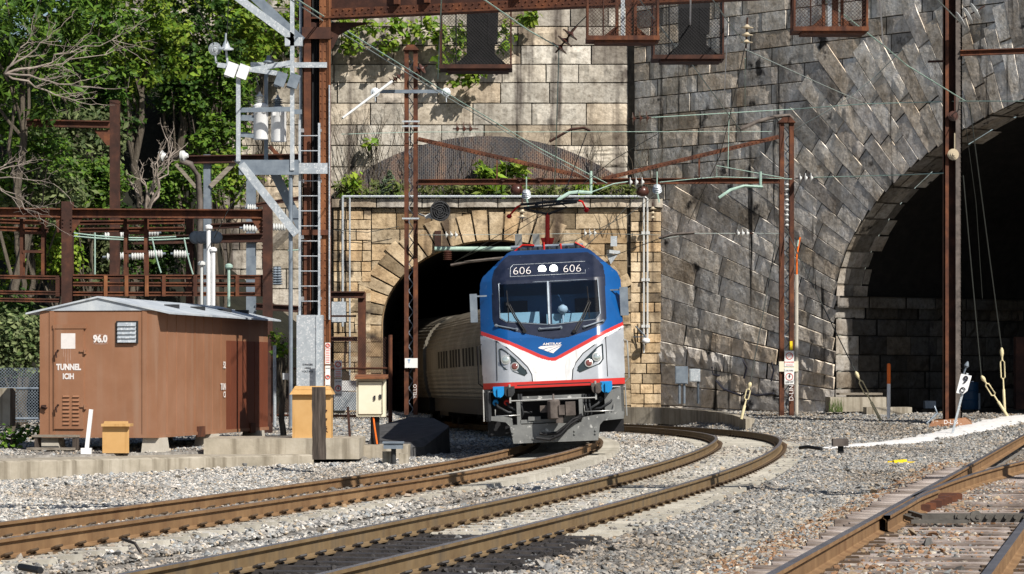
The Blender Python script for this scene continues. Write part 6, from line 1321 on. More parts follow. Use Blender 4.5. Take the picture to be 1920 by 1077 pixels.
mb = MB(); vbar(mb, 1481, 1486, QD-.06, QD-.01, 640, 657); mb.build('yellow_band', M['yellow'], pr_)
mb = MB(); mb.cyl(W(1493.5, 785, QD), W(1493.5, 515, QD), 0.06, 8); mb.build('conduit', M['conc_pale'], pr_); mb = MB(); mb.tube([W(1494, 515, QD), W(1494, 480, QD), W(1498, 455, QD), W(1500, 445, QD)], 0.032, 6); mb.build('duct', M['orange'], pr_, smooth=60); mb = MB(); mb.tube([W(1495, 462, QD-.05), W(1497, 450, QD-.05)], 0.03, 6); mb.build('cable_end', M['copper'], pr_)
mb = MB()
for k in range(9): mb.lathe(W(1476, 350+k*9.5, QD+.1), (0, 0, 1), [(0, .05), (.05, .09), (.1, .05)], 8)
mb.build('spacer_insulators', M['porc_white'], pr_, smooth=40)
mb = MB(); vbar(mb, 1461, 1497, QD-.08, QD-.04, 678, 697); mb.build('sign_bracket', M['cream'], pr_)
warn('white and red live wire sign on the right twin-channel pole', 1480, 658, 721, 18, QD-.1)
# frame between the poles
mb = MB(); mb.ibeam(W(784, 342, QD), W(1462, 339, QD), 0.2, 0.19, 0.03); 
t = thing('cross_span', 'rusty steel cross-span linking the two catenary poles above the train', 'cross-span', tuple(W(1120, 340, QD)))
mb.build('lower_beam', M['rust'], t)
for nm, a, b in (('sloping_strut', (784, 261), (1105, 334)), ('sloping_strut', (1130, 336), (1460, 257))):
    mb = MB(); mb.bar(W(*a, QD), W(*b, QD), 0.12, 0.13); A, B = W(*a, QD-.07), W(*b, QD-.07)
    for k in range(44): mb.lathe(A.lerp(B, (k+.5)/44), (0, -1, 0), [(0, .02), (.02, .015)], 5)
    mb.build(nm, M['rust'], t)
for x, y in ((932, 294), (1311, 296)): mb = MB(); mb.bar(W(x, y, QD), W(x, 335, QD), 0.05, 0.06); mb.build('hanger', M['rust'], t)
for x in (943, 975, 1012, 1228): mb = MB(); mb.prism([W(x-8, 334, QD-.1), W(x+8, 334, QD-.1), W(x, 341, QD-.1)], (0, -1, 0), 0.1); mb.build('bracket', M['rust_dark'], t)
for x, y in ((969, 354), (1205, 357)): 
    mb = MB(); mb.lathe(W(x, y-8, QD-.1), (0, 0, -1), [(0, .06), (.05, .17), (.2, .22), (.3, .17), (.34, .05)], 14); mb.build('bell', M['porc_brown'], t, smooth=50)
mb = MB(); mb.tube([W(1388, 243, QD-.3), W(1420, 228, QD-.2), W(1455, 219, QD), W(1480, 217, QD), W(1487, 224, QD)], 0.07, 6); mb.build('outrigger', M['coupler'], pr_, smooth=60)
# right H pole with its concrete base
HD = 90.0
hp = thing('catenary_pole', 'tallest rusty H-section pole, standing on a brown painted base', 'catenary pole', tuple(W(1787, 806, HD)))
mb = MB(); vbar(mb, 1770, 1779, HD, HD+0.04, -90, 790); vbar(mb, 1770, 1772.5, HD, HD+.3, -90, 790); mb.build('flange', M['rust'], hp)
mb = MB(); vbar(mb, 1792, 1804, HD, HD+0.04, -90, 790); vbar(mb, 1801, 1804, HD, HD+0.3, -90, 790)
for k in range(90): mb.lathe(W(1801, -20+k*9, HD), (0, -1, 0), [(0, .02), (.02, .012)], 5)
mb.build('flange', M['coupler'], hp)
mb = MB(); vbar(mb, 1770, 1804, HD+0.3, HD+0.34, -90, 790); mb.build('web', M['rust_dark'], hp)
mb = MB(); mb.ibeam(W(1800, 100, HD), W(2000, 93, HD), 0.2, 0.17, 0.03); mb.build('arm', M['rust'], hp); mb = MB(); mb.bar(W(1740, 116, HD), W(1770, 115, HD), 0.1, 0.06); mb.build('arm_stub', M['rust_dark'], hp)
mb = MB(); A = [W(x, y, d) for x, y, d in ((1733, 812, HD-.9), (1843, 812, HD-.9), (1847, 804, HD+.9), (1740, 804, HD+.9))]; Z_ = W(1780, 783, HD).z
mb.add(A+[Vector((A[0].x+.25, HD-.75, Z_-0.1)), Vector((A[1].x-.5, HD-.75, Z_)), Vector((A[2].x-.6, HD+.8, Z_)), Vector((A[3].x+.25, HD+.8, Z_-.05))]+[p-Vector((0, 0, 0.5)) for p in A], [(4,5,6,7),(0,1,5,4),(1,2,6,5),(2,3,7,6),(3,0,4,7),(8,9,1,0),(9,10,2,1),(10,11,3,2),(11,8,0,3)])
M['basepaint'] = pmat('chipped_brown_paint', [(0.35, (0.2, 0.085, 0.035)), (0.65, (0.27, 0.125, 0.055))], 3, 0.35, bump=0.004, spots=((0.5, 0.44, 0.38), 0.6, 0.64, 2.2))
bs = mb.build('base', M['basepaint'], hp); plate_text('D-L1S', W(1783, 792, HD-.93), 0.17, M['stencil'], bs)
for y, m, r in ((290, 'porc_tan', .17), (218, 'porc_brown', .15)):
    mb = MB(); mb.lathe(W(1787, y, HD-.1), (0.1, -1, 0), [(0, r), (.03, r), (.03, r*.8), (.07, r*.8), (.07, r*.55), (.11, r*.55), (.11, r*.3), (.15, r*.25)], 20); mb.tube([W(1790, y-40, HD-.1), W(1790, y, HD-.1)], 0.02, 5); mb.build('line_insulator', M[m], hp, smooth=30)
# kilometre sign, marker post, guy anchors
t = thing('track_sign', 'tilted white sign reading 9 on a leaning grey stake', 'sign', tuple(W(1788, 810, 85)))
mb = MB(); mb.bar(W(1786, 812, 85), W(1814, 700, 85), 0.06, 0.05); mb.build('stake', M['galv'], t)
pg_ = [(1802, 701), (1822, 705), (1814, 733), (1806, 739.5), (1793, 737)]
mb = MB(); mb.prism([W(x, y, 84.9) for x, y in pg_], (0, -1, 0), 0.02); sg = mb.build('panel', M['white'], t)
xd = (W(1822, 705, 85)-W(1802, 701, 85)).normalized(); ud = Vector((-xd.z, 0, xd.x)); ud = (W(1802, 701, 85)-W(1793, 737, 85)).normalized()
mb = MB(); mb.mesh(text_mesh('9', 0.3, 0.006), basis(W(1810, 713, 84.87), xd, ud, (0, -1, 0))); mb.build('lettering', M['ink'], sg)
mb = MB(); c = W(1805, 731.5, 84.87); mb.tube([c+(xd*math.cos(q)+ud*math.sin(q))*0.065 for q in np.linspace(0, 5.6, 14)], 0.016, 4); mb.build('ring_mark', M['ink'], sg)
t = thing('marker_post', 'white marker post with an orange top near the big arch', 'post', tuple(W(1666, 783, 92)))
mb = MB(); mb.cyl(W(1666, 785, 92), W(1666.5, 720, 92), 0.055, 10); mb.build('lower_tube', M['white'], t); mb = MB(); mb.lathe(W(1666.5, 720, 92), (0, 0, 1), [(0, .056), (.58, .056), (.62, .03)], 10); mb.build('upper_tube', M['orange'], t, smooth=40)
def guy(label, px, py, bx, by, d, tx, ty, td, mat='yellow_guard', wirem='wire_dark'):
    t = thing('guy_anchor', label, 'guy wire', tuple(W(bx, by, d))); a, b, c = W(bx, by, d), W(px, py, d), W(tx, ty, td); u = (b-a).normalized(); L = (b-a).length
    mb = MB(); mb.tube([b, b.lerp(c, .5)-Vector((0, 0, .05)), c], 0.018, 5); mb.build('wire', M[wirem], t)
    mb = MB(); mb.lathe(a, u, [(0, .045), (L*.36, .045), (L*.38, .025), (L*.52, .025)], 8); mb.lathe(a+u*L*.86, u, [(0, .035), (L*.05, .065), (L*.1, .06), (L*.14, .025)], 8); s = u.cross(Vector((0, 1, 0))).normalized()
    for q in (-1, 1): mb.tube([a+u*L*.52, a+u*L*.55+s*.06*q, a+u*L*.78+s*.06*q, a+u*L*.82], 0.022, 6)
    mb.tube([a+u*L*.8, a+u*L*.88], 0.03, 6); mb.build('turnbuckle', M[mat], t, smooth=50)
guy('guy wire with a pale yellow turnbuckle right of the twin-channel pole', 1604, 697, 1651, 788, 93, 1474, 430, QD)
guy('guy wire with a mottled yellow turnbuckle at the end of the curved kerb', 1407, 717, 1390, 786, 91.5, 1457, 440, QD)
guy('shorter leaning guy wire right of the number sign', 1840, 705, 1890, 782, 93, 1806, 330, HD)
guy('upright guy wire with a long yellow sleeve, farthest to the right', 1878, 652, 1884, 776, 95, 1818, 195, HD)
mb = MB(); mb.tube([W(1737, 795, 88), W(1757, 775, 88.4), W(1752, 762, 88.5)], 0.03, 5); tag(mb.build('bent_strap', M['galv_dark'], None), 'bent dark strap sticking out left of the brown pole base', 'strap')
mb = MB(); mb.tube([W(1786, 760, 91), W(1813, 684, 91)], 0.03, 5); mb.lathe(W(1811, 690, 91), (0.3, 0, 1), [(0, .04), (.06, .08), (.14, .05), (.2, .02)], 8); tag(mb.build('guy_anchor', M['galv_dark'], None), 'small dark anchor rod sticking up behind the number sign', 'guy wire')
# things at the foot of the right wall
mb = MB(); pxbox(mb, 1557, 1662, 745, 772, 98.5, 1.6); tag(mb.build('concrete_footing', M['conc'], None), 'low concrete footing at the corner of the big arch', 'footing')
mb = MB(); pxbox(mb, 1574, 1655, 737, 741, 99, 1.0); pxbox(mb, 1590, 1596, 741, 745, 99.2, 0.5); pxbox(mb, 1640, 1646, 741, 745, 99.2, .5); tag(mb.build('plank', M['wood_grey'], None), 'grey plank lying across the concrete footing', 'plank')
mb = MB(); pxbox(mb, 1625, 1710, 764, 778, 97.2, 1.0); tag(mb.build('concrete_slab', M['conc'], None), 'flat concrete slab in front of the arch footing', 'slab')
t = thing('barrel', 'dark blue barrel standing in the shade of the big arch', 'barrel', tuple(W(1817, 765, 100)))
mb = MB(); b_ = W(1817, 768, 100); mb.lathe(b_, (0, 0, 1), [(0, .3), (.02, .31), (.3, .31), (.32, .325), (.34, .31), (.6, .31), (.62, .325), (.64, .31), (.88, .31), (.9, .28)], 20); M['drumblue'] = pmat('faded_blue_drum', [(0.006, 0.035, 0.08)], 3, 0.5); mb.build('drum', M['drumblue'], t, smooth=30)
mb = MB(); mb.lathe(b_+Vector((.12, 0, .9)), (0, 0, 1), [(0, .04), (.03, .04)], 8); mb.build('bung', M['white'], t)
for i, (x0, x1, y0, y1) in enumerate(((1735, 1755, 752, 766), (1826, 1838, 738, 768), (1905, 1925, 632, 768))):
    mb = MB(); pxbox(mb, x0, x1, y0, y1, 100.5, 0.5); tag(mb.build('steel_box', M['galv_dark' if i < 2 else 'rust_dark'], None), ['low grey box in the shade left of the blue barrel', 'narrow grey box right of the blue barrel', 'tall brown box in the shade at the right edge'][i], 'box')
for x0, x1, y0, y1, m, lb in ((1266, 1290, 687, 720, 'galv_dark', 'larger grey meter box on two pipes at the wall foot'), (1293, 1313, 692, 716, 'galv', 'smaller pale meter box beside the grey one at the wall foot')):
    d = W(0, 0, 104.3).y; t = thing('meter_box', lb, 'box', tuple(W((x0+x1)/2, 752, d))); mb = MB(); pxbox(mb, x0, x1, y0, y1, d, 0.25); mb.build('case', M[m], t); mb = MB(); pxbox(mb, x0+1.5, x1-1.5, y0+1.5, y1-1.5, d-.02, 0.02); mb.build('door', M[m], t)
    for x in ((x0+x1)/2-(4 if m == 'galv_dark' else -6), (x0+x1)/2+(5 if m == 'galv_dark' else 6)): mb = MB(); mb.cyl(W(x, 757, d+.1), W(x, y1, d+.1), 0.045, 8); mb.build('pipe', M['galv_dark'], t)
# small fittings on the portal
t = thing('wall_lamp', 'white bulb lamp on a bracket on the right portal pier', 'lamp', tuple(W(1211, 640, PD-.5)))
mb = MB(); mb.bar(W(1192, 612, PD-.15), W(1211, 632, PD-.5), 0.04, 0.04); mb.bar(W(1188, 632, PD-.15), W(1211, 632, PD-.5), 0.04, 0.04); mb.build('bracket', M['galv_dark'], t); mb = MB(); mb.lathe(W(1211, 634, PD-.5), (0, 0, -1), [(0, .06), (.05, .14), (.14, .15), (.2, .08)], 12); mb.build('globe', M['white'], t, smooth=60)
t = thing('round_signal', 'round black louvred horn facing the track beside the left pole', 'horn', tuple(W(815, 412, QD-1)))
mb = MB(); c = W(825, 396, QD-1); ax = Vector((0.18, -1, 0.0)).normalized(); mb.lathe(c, ax, [(-.25, .12), (-.1, .28), (0, .33), (.03, .33), (.03, .29), (.0, .28)], 22); mb.build('casing', M['black'], t, smooth=30)
mb = MB()
for r in (.07, .14, .21, .29): xr = ax.cross(Vector((0, 0, 1))).normalized(); mb.tube([c+ax*.03+(xr*math.cos(q)+Vector((0, 0, 1))*math.sin(q))*r for q in np.linspace(0, 2*math.pi, 19)], 0.018, 5)
for q in (0.4, 0.4+math.pi/2): v = xr*math.cos(q)+Vector((0, 0, math.sin(q))); mb.tube([c+ax*.03-v*.3, c+ax*.03+v*.3], 0.02, 4)
mb.build('grille', M['dark'], t); mb = MB(); mb.lathe(c-ax*.3, -ax, [(0, .2), (.2, .18), (.3, .08)], 14); mb.bar(c-ax*.45, W(797, 408, QD-.6), 0.1, 0.12); mb.bar(W(812, 410, QD-1), W(786, 402, QD), 0.05, 0.05); mb.build('mount', M['porc_white'], t, smooth=40)
mb = MB(); pxbox(mb, 1145, 1157, 443, 462, PD-.3, 0.1); mb.bar(W(1140, 472, PD-.6), W(1160, 474, PD-.4), 0.2, 0.12); mb.prism([W(1137, 476, PD-.5), W(1158, 478, PD-.5), W(1145, 496, PD-.5)], (0, -1, 0), 0.15); tag(mb.build('wall_bracket', M['galv'], None), 'grey steel bracket bolted to the portal right of the train roof', 'bracket')
t = thing('feeder_bar', 'grey pipe feeder on a bracket across the tunnel crown', 'feeder', tuple(W(840, 470, PD-.5)))
mb = MB(); mb.tube([W(815, 467, PD-.6), W(968, 467, PD-.6)], 0.085, 8); mb.build('pipe', M['copper'], t, smooth=60); mb = MB(); pxbox(mb, 815, 827, 433, 466, PD-.2, 0.1); pxbox(mb, 817, 850, 461, 470, PD-.5, .4); mb.build('bracket', M['rust_dark'], t)
mb = MB(); mb.lathe(W(839, 470, PD-.6), (0, 0, -1), [(i*.07+dz, r) for i in range(5) for dz, r in ((0, .1), (.03, .16), (.05, .16))], 14); mb.build('insulator', M['porc_brown'], t, smooth=40)
mb = MB(); mb.tube([W(845, 498, PD-.9), W(880, 491, PD-.9), W(915, 487, PD-.9), W(945, 484, PD-.9)], 0.06, 6); mb.build('arm', M['coupler'], t, smooth=60)

# ------------------------------------------------------------------ insulator strings and wires
disc_string('brown three-disc insulator hanging between girder and wall', W(1062, 74, 67), (0.62, 0, 0.78), 3, 0.2, 'porc_brown', 0.19)
disc_string('tan three-disc insulator hanging in front of the grey wall', W(1400, 62, 70), (0.05, 0, 1), 3, 0.15, 'porc_tan', 0.17)
disc_string('white three-disc insulator beside the top of the H-section pole', W(1820, 27, 89), (0.85, 0, 0.5), 3, 0.28, 'porc_white', 0.25)
disc_string('brown three-disc insulator in front of the brick arch', W(873, 242, QD), (1, 0, 0.0), 3, 0.21, 'porc_brown', 0.21)
disc_string('brown three-disc insulator just right of the wall corner', W(1204, 222, QD), (1, 0, 0.05), 3, 0.21, 'porc_brown', 0.22)
disc_string('brown disc insulator pair on the crossarm pole\'s left side', W(742, 148, QD-.5), (0.8, 0, 0.6), 3, 0.16, 'porc_brown', 0.13)
disc_string('dark disc insulator just right of the crossarm pole top', W(790, 130, QD-.3), (0.8, -0.3, 0.5), 2, 0.18, 'porc_brown', 0.14)
disc_string('white three-disc insulator at the right end of the portal ledge', W(1196, 342, QD-.3), (1, 0, 0.0), 3, 0.17, 'porc_white', 0.19)
disc_string('white three-disc insulator right of the twin-channel pole', W(1513, 334, QD-.3), (1, 0, 0.02), 3, 0.16, 'porc_white', 0.18)
disc_string('pale three-disc insulator on the wire below the fanned stones', W(1394, 438, QD), (1, 0, 0), 3, 0.13, 'porc_white', 0.15)
disc_string('pale three-disc insulator above the right side of the train roof', W(1108, 438, PD-1), (1, 0, 0), 3, 0.16, 'porc_white', 0.17)
disc_string('pale three-disc insulator left of the tunnel crown', W(848, 441, PD-1), (1, 0, 0), 3, 0.13, 'porc_white', 0.17)
disc_string('tan three-disc insulator standing at the portal\'s top right corner', W(1224, 398, PD-1), (0, 0, 1), 3, 0.13, 'porc_tan', 0.16)
disc_string('tan three-disc insulator above the locomotive\'s pantograph', W(979, 395, 80), (0, 0, 1), 3, 0.12, 'porc_tan', 0.14)
for i, (x, y) in enumerate(((987, 362), (1232, 352))):
    t = thing('line_insulator', ['grey ribbed bell insulator above the pantograph', 'grey ribbed bell insulator at the right end of the portal ledge'][i], 'insulator', tuple(W(x, y, QD-.5)))
    mb = MB(); mb.lathe(W(x, y+6, QD-.5), (0, -0.6, 0.8), [(-.12, .1), (0, .16), (.03, .11), (.06, .15), (.09, .1), (.12, .14), (.15, .09), (.18, .12), (.24, .03)], 14); mb.build('bell', M['galv'], t, smooth=30)
    mb = MB(); mb.tube([W(x, y-30, QD-.5), W(x, y, QD-.5)], 0.02, 5); mb.tube([W(x, y+8, QD-.6), W(x+4, y+28, QD-.6)], 0.03, 5); mb.build('rod', M['copper'], t)
mb = MB(); mb.tube([W(642, 222, QD-2), W(735, 153, QD-.6)], [0.04, 0.055], 8); tag(mb.build('strut_rod', M['porc_white'], None, smooth=60), 'white insulating rod slanting up to the crossarm pole', 'rod')
mb = MB(); mb.tube([W(1348, 371, QD-1), W(1370, 356, QD-1), W(1395, 349, QD-.8), W(1429, 351, QD-.5)], 0.05, 6); mb.tube([W(1426, 352, QD-.5), W(1426, 322, QD-.5)], 0.045, 6); tag(mb.build('steady_arm', M['copper'], None, smooth=60), 'pale green curved steady arm near the twin-channel pole', 'steady arm')
mb = MB(); mb.tube([W(1044, 376, QD-1), W(1067, 362, QD-1), W(1085, 360, QD-.8), W(1108, 362, QD-.5)], 0.06, 6); mb.tube([W(1108, 363, QD-.5), W(1108, 321, QD-.5)], 0.045, 6); tag(mb.build('steady_arm', M['copper'], None, smooth=60), 'pale green curved steady arm above the train roof', 'steady arm')
mb = MB(); mb.tube([W(1235, 447, QD-1), W(1260, 440, QD-1), W(1302, 437, QD-1)], 0.05, 6); tag(mb.build('steady_arm', M['coupler'], None, smooth=60), 'brown steady arm in front of the wall beside the portal', 'steady arm')
mb = MB(); mb.tube([W(1030, 266, PD-4), W(1070, 243, PD-4), W(1095, 240, PD-4), W(1107, 246, PD-4)], 0.05, 6); tag(mb.build('steady_arm', M['rust_dark'], None, smooth=60), 'rusty steady arm in front of the pale wall', 'steady arm')
def wire(label, pts, r=0.018, mat='wire_grey', sag=0.0):
    P3 = [W(*p) for p in pts]; Q = []
    for a, b in zip(P3[:-1], P3[1:]):
        n = 8 if sag else 1
        for k in range(n): Q.append(a.lerp(b, k/n)-Vector((0, 0, sag*math.sin(math.pi*k/n))))
    Q.append(P3[-1]); mb = MB(); mb.tube(Q, r*0.85, 5); tag(mb.build('overhead_wire', M[mat], None), label, 'wire')
wire('upper of the twin wires running down past the riveted column', [(536, -14, 62), (700, 90, 72), (862, 190, 84), (1010, 278, 94), (1140, 345, QD)], .018, 'copper')
wire('lower of the twin wires running down past the riveted column', [(530, -10, 62), (640, 62, 68), (820, 172, 82), (1010, 284, 94), (1120, 345, QD)], .016)
wire('green wire from the girder down to the brown hanging insulator', [(897, -8, 60), (992, 58, 64), (1046, 88, 66)], .017, 'copper')
wire('dropper from the brown hanging insulator to the cross-span', [(1048, 92, 67), (1045, 190, 80), (1040, 345, QD)], .017, 'copper')
wire('dark lead from the girder to the brown hanging insulator', [(1071, 58, 67), (1102, 28, 66)], .014, 'wire_dark')
wire('pale green dropper in front of the dark ivy cage', [(828, -10, 60), (821, 148, 80)], .017, 'copper')
wire('wire running down across the wall corner to the bent outrigger', [(1192, -10, 62), (1264, 84, 72), (1294, 116, 78), (1357, 203, 90), (1387, 243, QD-.3)], .022)
wire('wire from the top edge to the tan hanging insulator', [(1330, -10, 62), (1361, 35, 66), (1398, 84, 70)], .018)
wire('long green wire falling to the H-section pole', [(1535, -8, 62), (1657, 86, 74), (1699, 122, 80), (1810, 190, HD-.2)], .02, 'copper')
wire('short wire reaching the H-section pole top', [(1750, -8, 80), (1801, 43, 88)], .018)
wire('horizontal green wire above the cross-span', [(1217, 221, QD), (1489, 205, QD-.3), (1624, 195, 94), (1808, 190, HD-.2), (1935, 190, 84)], .017, 'copper')
wire('thin pale wire stretched between the two poles', [(640, 252, QD-.5), (780, 248, QD-.3), (1447, 247, QD-.3)], .012, 'copper')
wire('curved wire rising from the right pole to the wall', [(1489, 244, QD), (1540, 215, 97), (1590, 185, 96.5), (1640, 145, 96), (1693, 92, 95)], .017)
wire('wire from the tan insulator down to the horizontal green wire', [(1399, 94, 70), (1541, 159, 84), (1624, 195, 94)], .015)
wire('pale dropper in front of the right-hand dark cage', [(1295, -10, 60), (1293, 110, 77)], .022, 'white')
wire('dropper below the wire near the tan insulator', [(1365, 40, 66.5), (1357, 203, 90)], .016, 'white')
wire('dark line from the tan insulator down the grey wall', [(1396, 92, 70), (1370, 210, 85), (1350, 292, QD-1), (1290, 420, PD-6)], .014, 'wire_dark')
wire('thin dropper left of the bent outrigger', [(1397, 110, 73), (1397, 207, QD-1)], .013, 'copper')
wire('green dropper hanging from the horizontal wire to the cross-span', [(1367, 211, QD-.4), (1365, 316, QD-.4)], .014, 'copper')
wire('pale dropper beside the fourth cage', [(1649, -10, 62), (1656, 87, 74)], .022, 'white')
wire('green feeder loop ending at the right twin-channel pole', [(1237, 342, QD-.4), (1300, 336, QD-.4), (1346, 332, QD-.4), (1485, 336, QD-.4)], .016, 'copper')
wire('green wire sloping to the twin-channel pole', [(1344, 331, QD-.5), (1344, 311, QD-.5), (1470, 334, QD-.5)], .014, 'copper')
wire('green wire from the white insulator to the H-section pole', [(1526, 333, QD-.3), (1600, 331, 96), (1700, 328, 92), (1770, 325, HD+.1)], .018, 'copper')
wire('green lead from the curved arm to the white ledge insulator', [(1108, 361, QD-.5), (1150, 345, QD-.4), (1178, 341, QD-.3)], .022, 'copper')
wire('thin wire through the pale insulators below the fanned stones', [(1237, 449, QD-1), (1302, 438, QD-1), (1380, 438, QD), (1462, 438, QD)], .013)
wire('thin wire across the portal through its pale insulators', [(785, 441, QD), (848, 441, PD-1), (1108, 438, PD-1), (1237, 441, PD-3)], .012)
wire('uppermost dark contact wire climbing from the tunnel to the right', [(852, 492, PD-1.2), (960, 426, 104), (1060, 372, 100), (1150, 300, 92), (1235, 250, 86)], .013, 'wire_dark')
wire('dark contact wire from the tunnel crown past the pantograph', [(862, 486, PD-1.2), (940, 452, 104), (1026, 398, 84), (1065, 345, 72), (1100, 250, 62)], .013, 'wire_dark')
wire('dark wire rising steeply over the train roof to the corner', [(1090, 470, 80), (1150, 415, 92), (1196, 367, 100)], .013, 'wire_dark')
wire('dark wire over the train roof to the portal pier', [(955, 470, 90), (1080, 450, 98), (1180, 402, 103), (1236, 360, 104)], .013, 'wire_dark')
wire('lowest dark contact wire running to the brown steady arm', [(860, 492, PD-1), (1000, 480, 104), (1150, 480, 102), (1236, 448, QD)], .016, 'wire_dark')
wire('dark wire hanging off the insulators at the far left top', [(362, -8, 60), (392, 60, 64), (401, 84, 65)], .012, 'wire_dark')
wire('second dark wire hanging off the far left insulators', [(429, -8, 60), (426, 55, 64), (425, 82, 65)], .012, 'wire_dark')
wire('long dark wire from the H-section pole into the big arch shade', [(1806, 200, HD), (1830, 380, 94), (1842, 560, 97)], .012, 'wire_dark')
wire('thin cable along the left portal pier', [(628, 432, PD-.4), (690, 436, PD-.4), (748, 425, PD-.4)], .015, 'wire_dark')
wire('dark tie wire slanting behind the platform brace', [(466, 332, 67), (425, 400, 74), (402, 446, 79)], .014, 'wire_dark')
# litter and track bits
mb = MB(); mb.box((-0.2, -.12, 0), (0.2, .12, .2)); 
t = thing('track_box', 'small brown steel box on the ballast right of the curved track', 'box', (0, 0, 0)); p_ = W(1576, 842, 63)
mb = MB(); pxbox(mb, 1562, 1591, 823, 837, 63, 0.3); mb.build('case', M['coupler'], t); mb = MB(); pxbox(mb, 1572, 1582, 836, 850, 63.1, 0.15); mb.build('foot', M['black'], t)
mb = MB(); mb.tube([W(1500, 840, 64), W(1515, 838, 63.5), W(1540, 842, 63)], 0.04, 6); tag(mb.build('cable', M['black'], None, smooth=60), 'black cable running off the curved rail to the brown box', 'cable')
mb = MB(); mb.tube([W(230, 1011, 27), W(253, 1019, 26.5), W(264, 1037, 25.6)], 0.014, 6); tag(mb.build('twig', M['wood'], None, smooth=60), 'bent dark twig lying on the white ballast', 'twig')
mb = MB(); mb.tube([W(38, 1063, 24.4), W(76, 1070, 24.1)], 0.03, 6); tag(mb.build('pipe_scrap', M['black'], None), 'short black pipe scrap at the bottom left', 'scrap')
pth = [(1650, 968, 33), (1680, 958, 33.6), (1694, 945, 34.6), (1684, 936, 35.2), (1720, 932, 36)]
mb = MB(); mb.tube([Vector((p.x, p.y, gz1(p.x, p.y)+0.07)) for p in (W(*q) for q in pth)], [0.02, 0.035, 0.03, 0.03, 0.025], 6); tag(mb.build('broken_root', M['porc_tan'], None, smooth=60), 'pale reddish bent stick lying beside the turnout rail', 'stick')
p_ = W(1686, 848, 60); p_.z = gz1(p_.x, p_.y)+.04; mb = MB(); mb.bar(p_-Vector((.12, 0, 0)), p_+Vector((.14, .05, 0.02)), 0.12, 0.06); mb.bar(p_+Vector((-.22, .05, 0)), p_+Vector((.3, -.05, -.01)), 0.05, 0.03); tag(mb.build('plastic_scrap', M['yellow'], None), 'bright yellow plastic scrap on the gravel', 'scrap')

# cross-beam of the next catenary span, just above the view: its shadow falls over the rails
t = thing('catenary_beam', 'rusty double cross-beam of the nearer catenary span above the tracks', 'cross-span', (13.2, 39.5, -0.3))
mb = MB(); mb.bar((-7, 35.6, 8.6), (13.2, 39.5, 8.6), 0.3, 0.3); mb.build('main_beam', M['rust'], t); mb = MB(); mb.bar((-7, 36.3, 8.6), (13.2, 40.2, 8.6), 0.12, 0.14); mb.build('side_beam', M['rust'], t)
mb = MB(); mb.ibeam((13.2, 39.7, -0.4), (13.2, 39.7, 9.2), 0.4, 0.4, 0.03, up=(0, 1, 0)); mb.build('mast', M['rust'], t)
# ------------------------------------------------------------------ vegetation
M['leaf'] = pmat('leaves', [(0.3, (0.75, 0.75, 0.75)), (0.7, (1.15, 1.15, 1.0))], 1.5, 0.55, col=True, trans=0.32, spec=0.25)
M['bark'] = pmat('bark', [(0.3, (0.05, 0.04, 0.03)), (0.7, (0.13, 0.11, 0.085))], 4, 0.95, stretch=(4, 4, 0.6), bump=0.02)
M['barkpale'] = pmat('pale_dry_bark', [(0.3, (0.17, 0.14, 0.115)), (0.7, (0.34, 0.29, 0.25))], 4, 0.9)
M['earth'] = pmat('shaded_earth', [(0.3, (0.005, 0.006, 0.004)), (0.7, (0.018, 0.018, 0.011))], 1.5, 0.95, bump=0.1, bscale=2)  # near black, the hollow's shade is in the colour
G_DEEP = [(.022, .06, .01), (.04, .095, .014), (.06, .12, .018)]; G_MID = [(.05, .115, .014), (.085, .17, .02), (.13, .22, .028)]; G_LIME = [(.11, .21, .02), (.19, .3, .028), (.27, .36, .045)]; G_DUST = [(.13, .165, .07), (.18, .215, .1), (.08, .12, .045)]
def leaves(name, clumps, mat, parent, per, size, pal, flat=0.25, long=1.6, droop=0.0):
    "clumps: (centre, radius, brightness); every leaf is a folded diamond of two faces"
    Cn, Rr, Br = np.array([c[0] for c in clumps]), np.array([c[1] for c in clumps]), np.array([c[2] for c in clumps])
    cnt = np.maximum(6, (per*Rr**2).astype(int)); idx = np.repeat(np.arange(len(clumps)), cnt); n = len(idx)
    d = npr.normal(size=(n, 3)); d /= np.linalg.norm(d, axis=1)[:, None]; rad = npr.random(n)**0.45
    pos = Cn[idx]+d*(Rr[idx]*rad)[:, None]*np.array([1, 1, 0.8])
    nrm = d*0.6+npr.normal(size=(n, 3))*0.55+np.array([0.15, -0.35, 0.65+flat]); nrm /= np.linalg.norm(nrm, axis=1)[:, None]
    t = npr.normal(size=(n, 3)); t[:, 2] -= droop; t -= nrm*(t*nrm).sum(1)[:, None]; t /= np.linalg.norm(t, axis=1)[:, None]; b = np.cross(nrm, t)
    s = size*npr.uniform(0.55, 1.3, n)[:, None]; L, Wd = t*s*long*0.5, b*s*0.5; f = nrm*s*0.12
    V = np.stack([pos-L, pos+Wd+f, pos+L, pos-Wd+f], 1).reshape(-1, 3); q = np.arange(n)[:, None]*4
    F = np.concatenate([q+np.array([[0, 1, 2]]), q+np.array([[0, 2, 3]])], 1).reshape(-1, 3)
    c = np.array(pal)[npr.integers(0, len(pal), n)]*(Br[idx]*npr.uniform(0.75, 1.25, n))[:, None]
    return npmesh(name, V, F, mat, parent, col=np.repeat(c, 2, 0))
def limb(mb, a, b, r0, r1, n=6, wob=0.12):
    a, b = Vector(a), Vector(b); L = (b-a).length; pts = [a.lerp(b, k/n)+Vector((rng.uniform(-1, 1), rng.uniform(-1, 1), rng.uniform(-.4, .4)))*wob*L*0.25*(0 if k in (0, n) else 1) for k in range(n+1)]
    mb.tube(pts, [r0+(r1-r0)*k/n for k in range(n+1)], 6); return pts
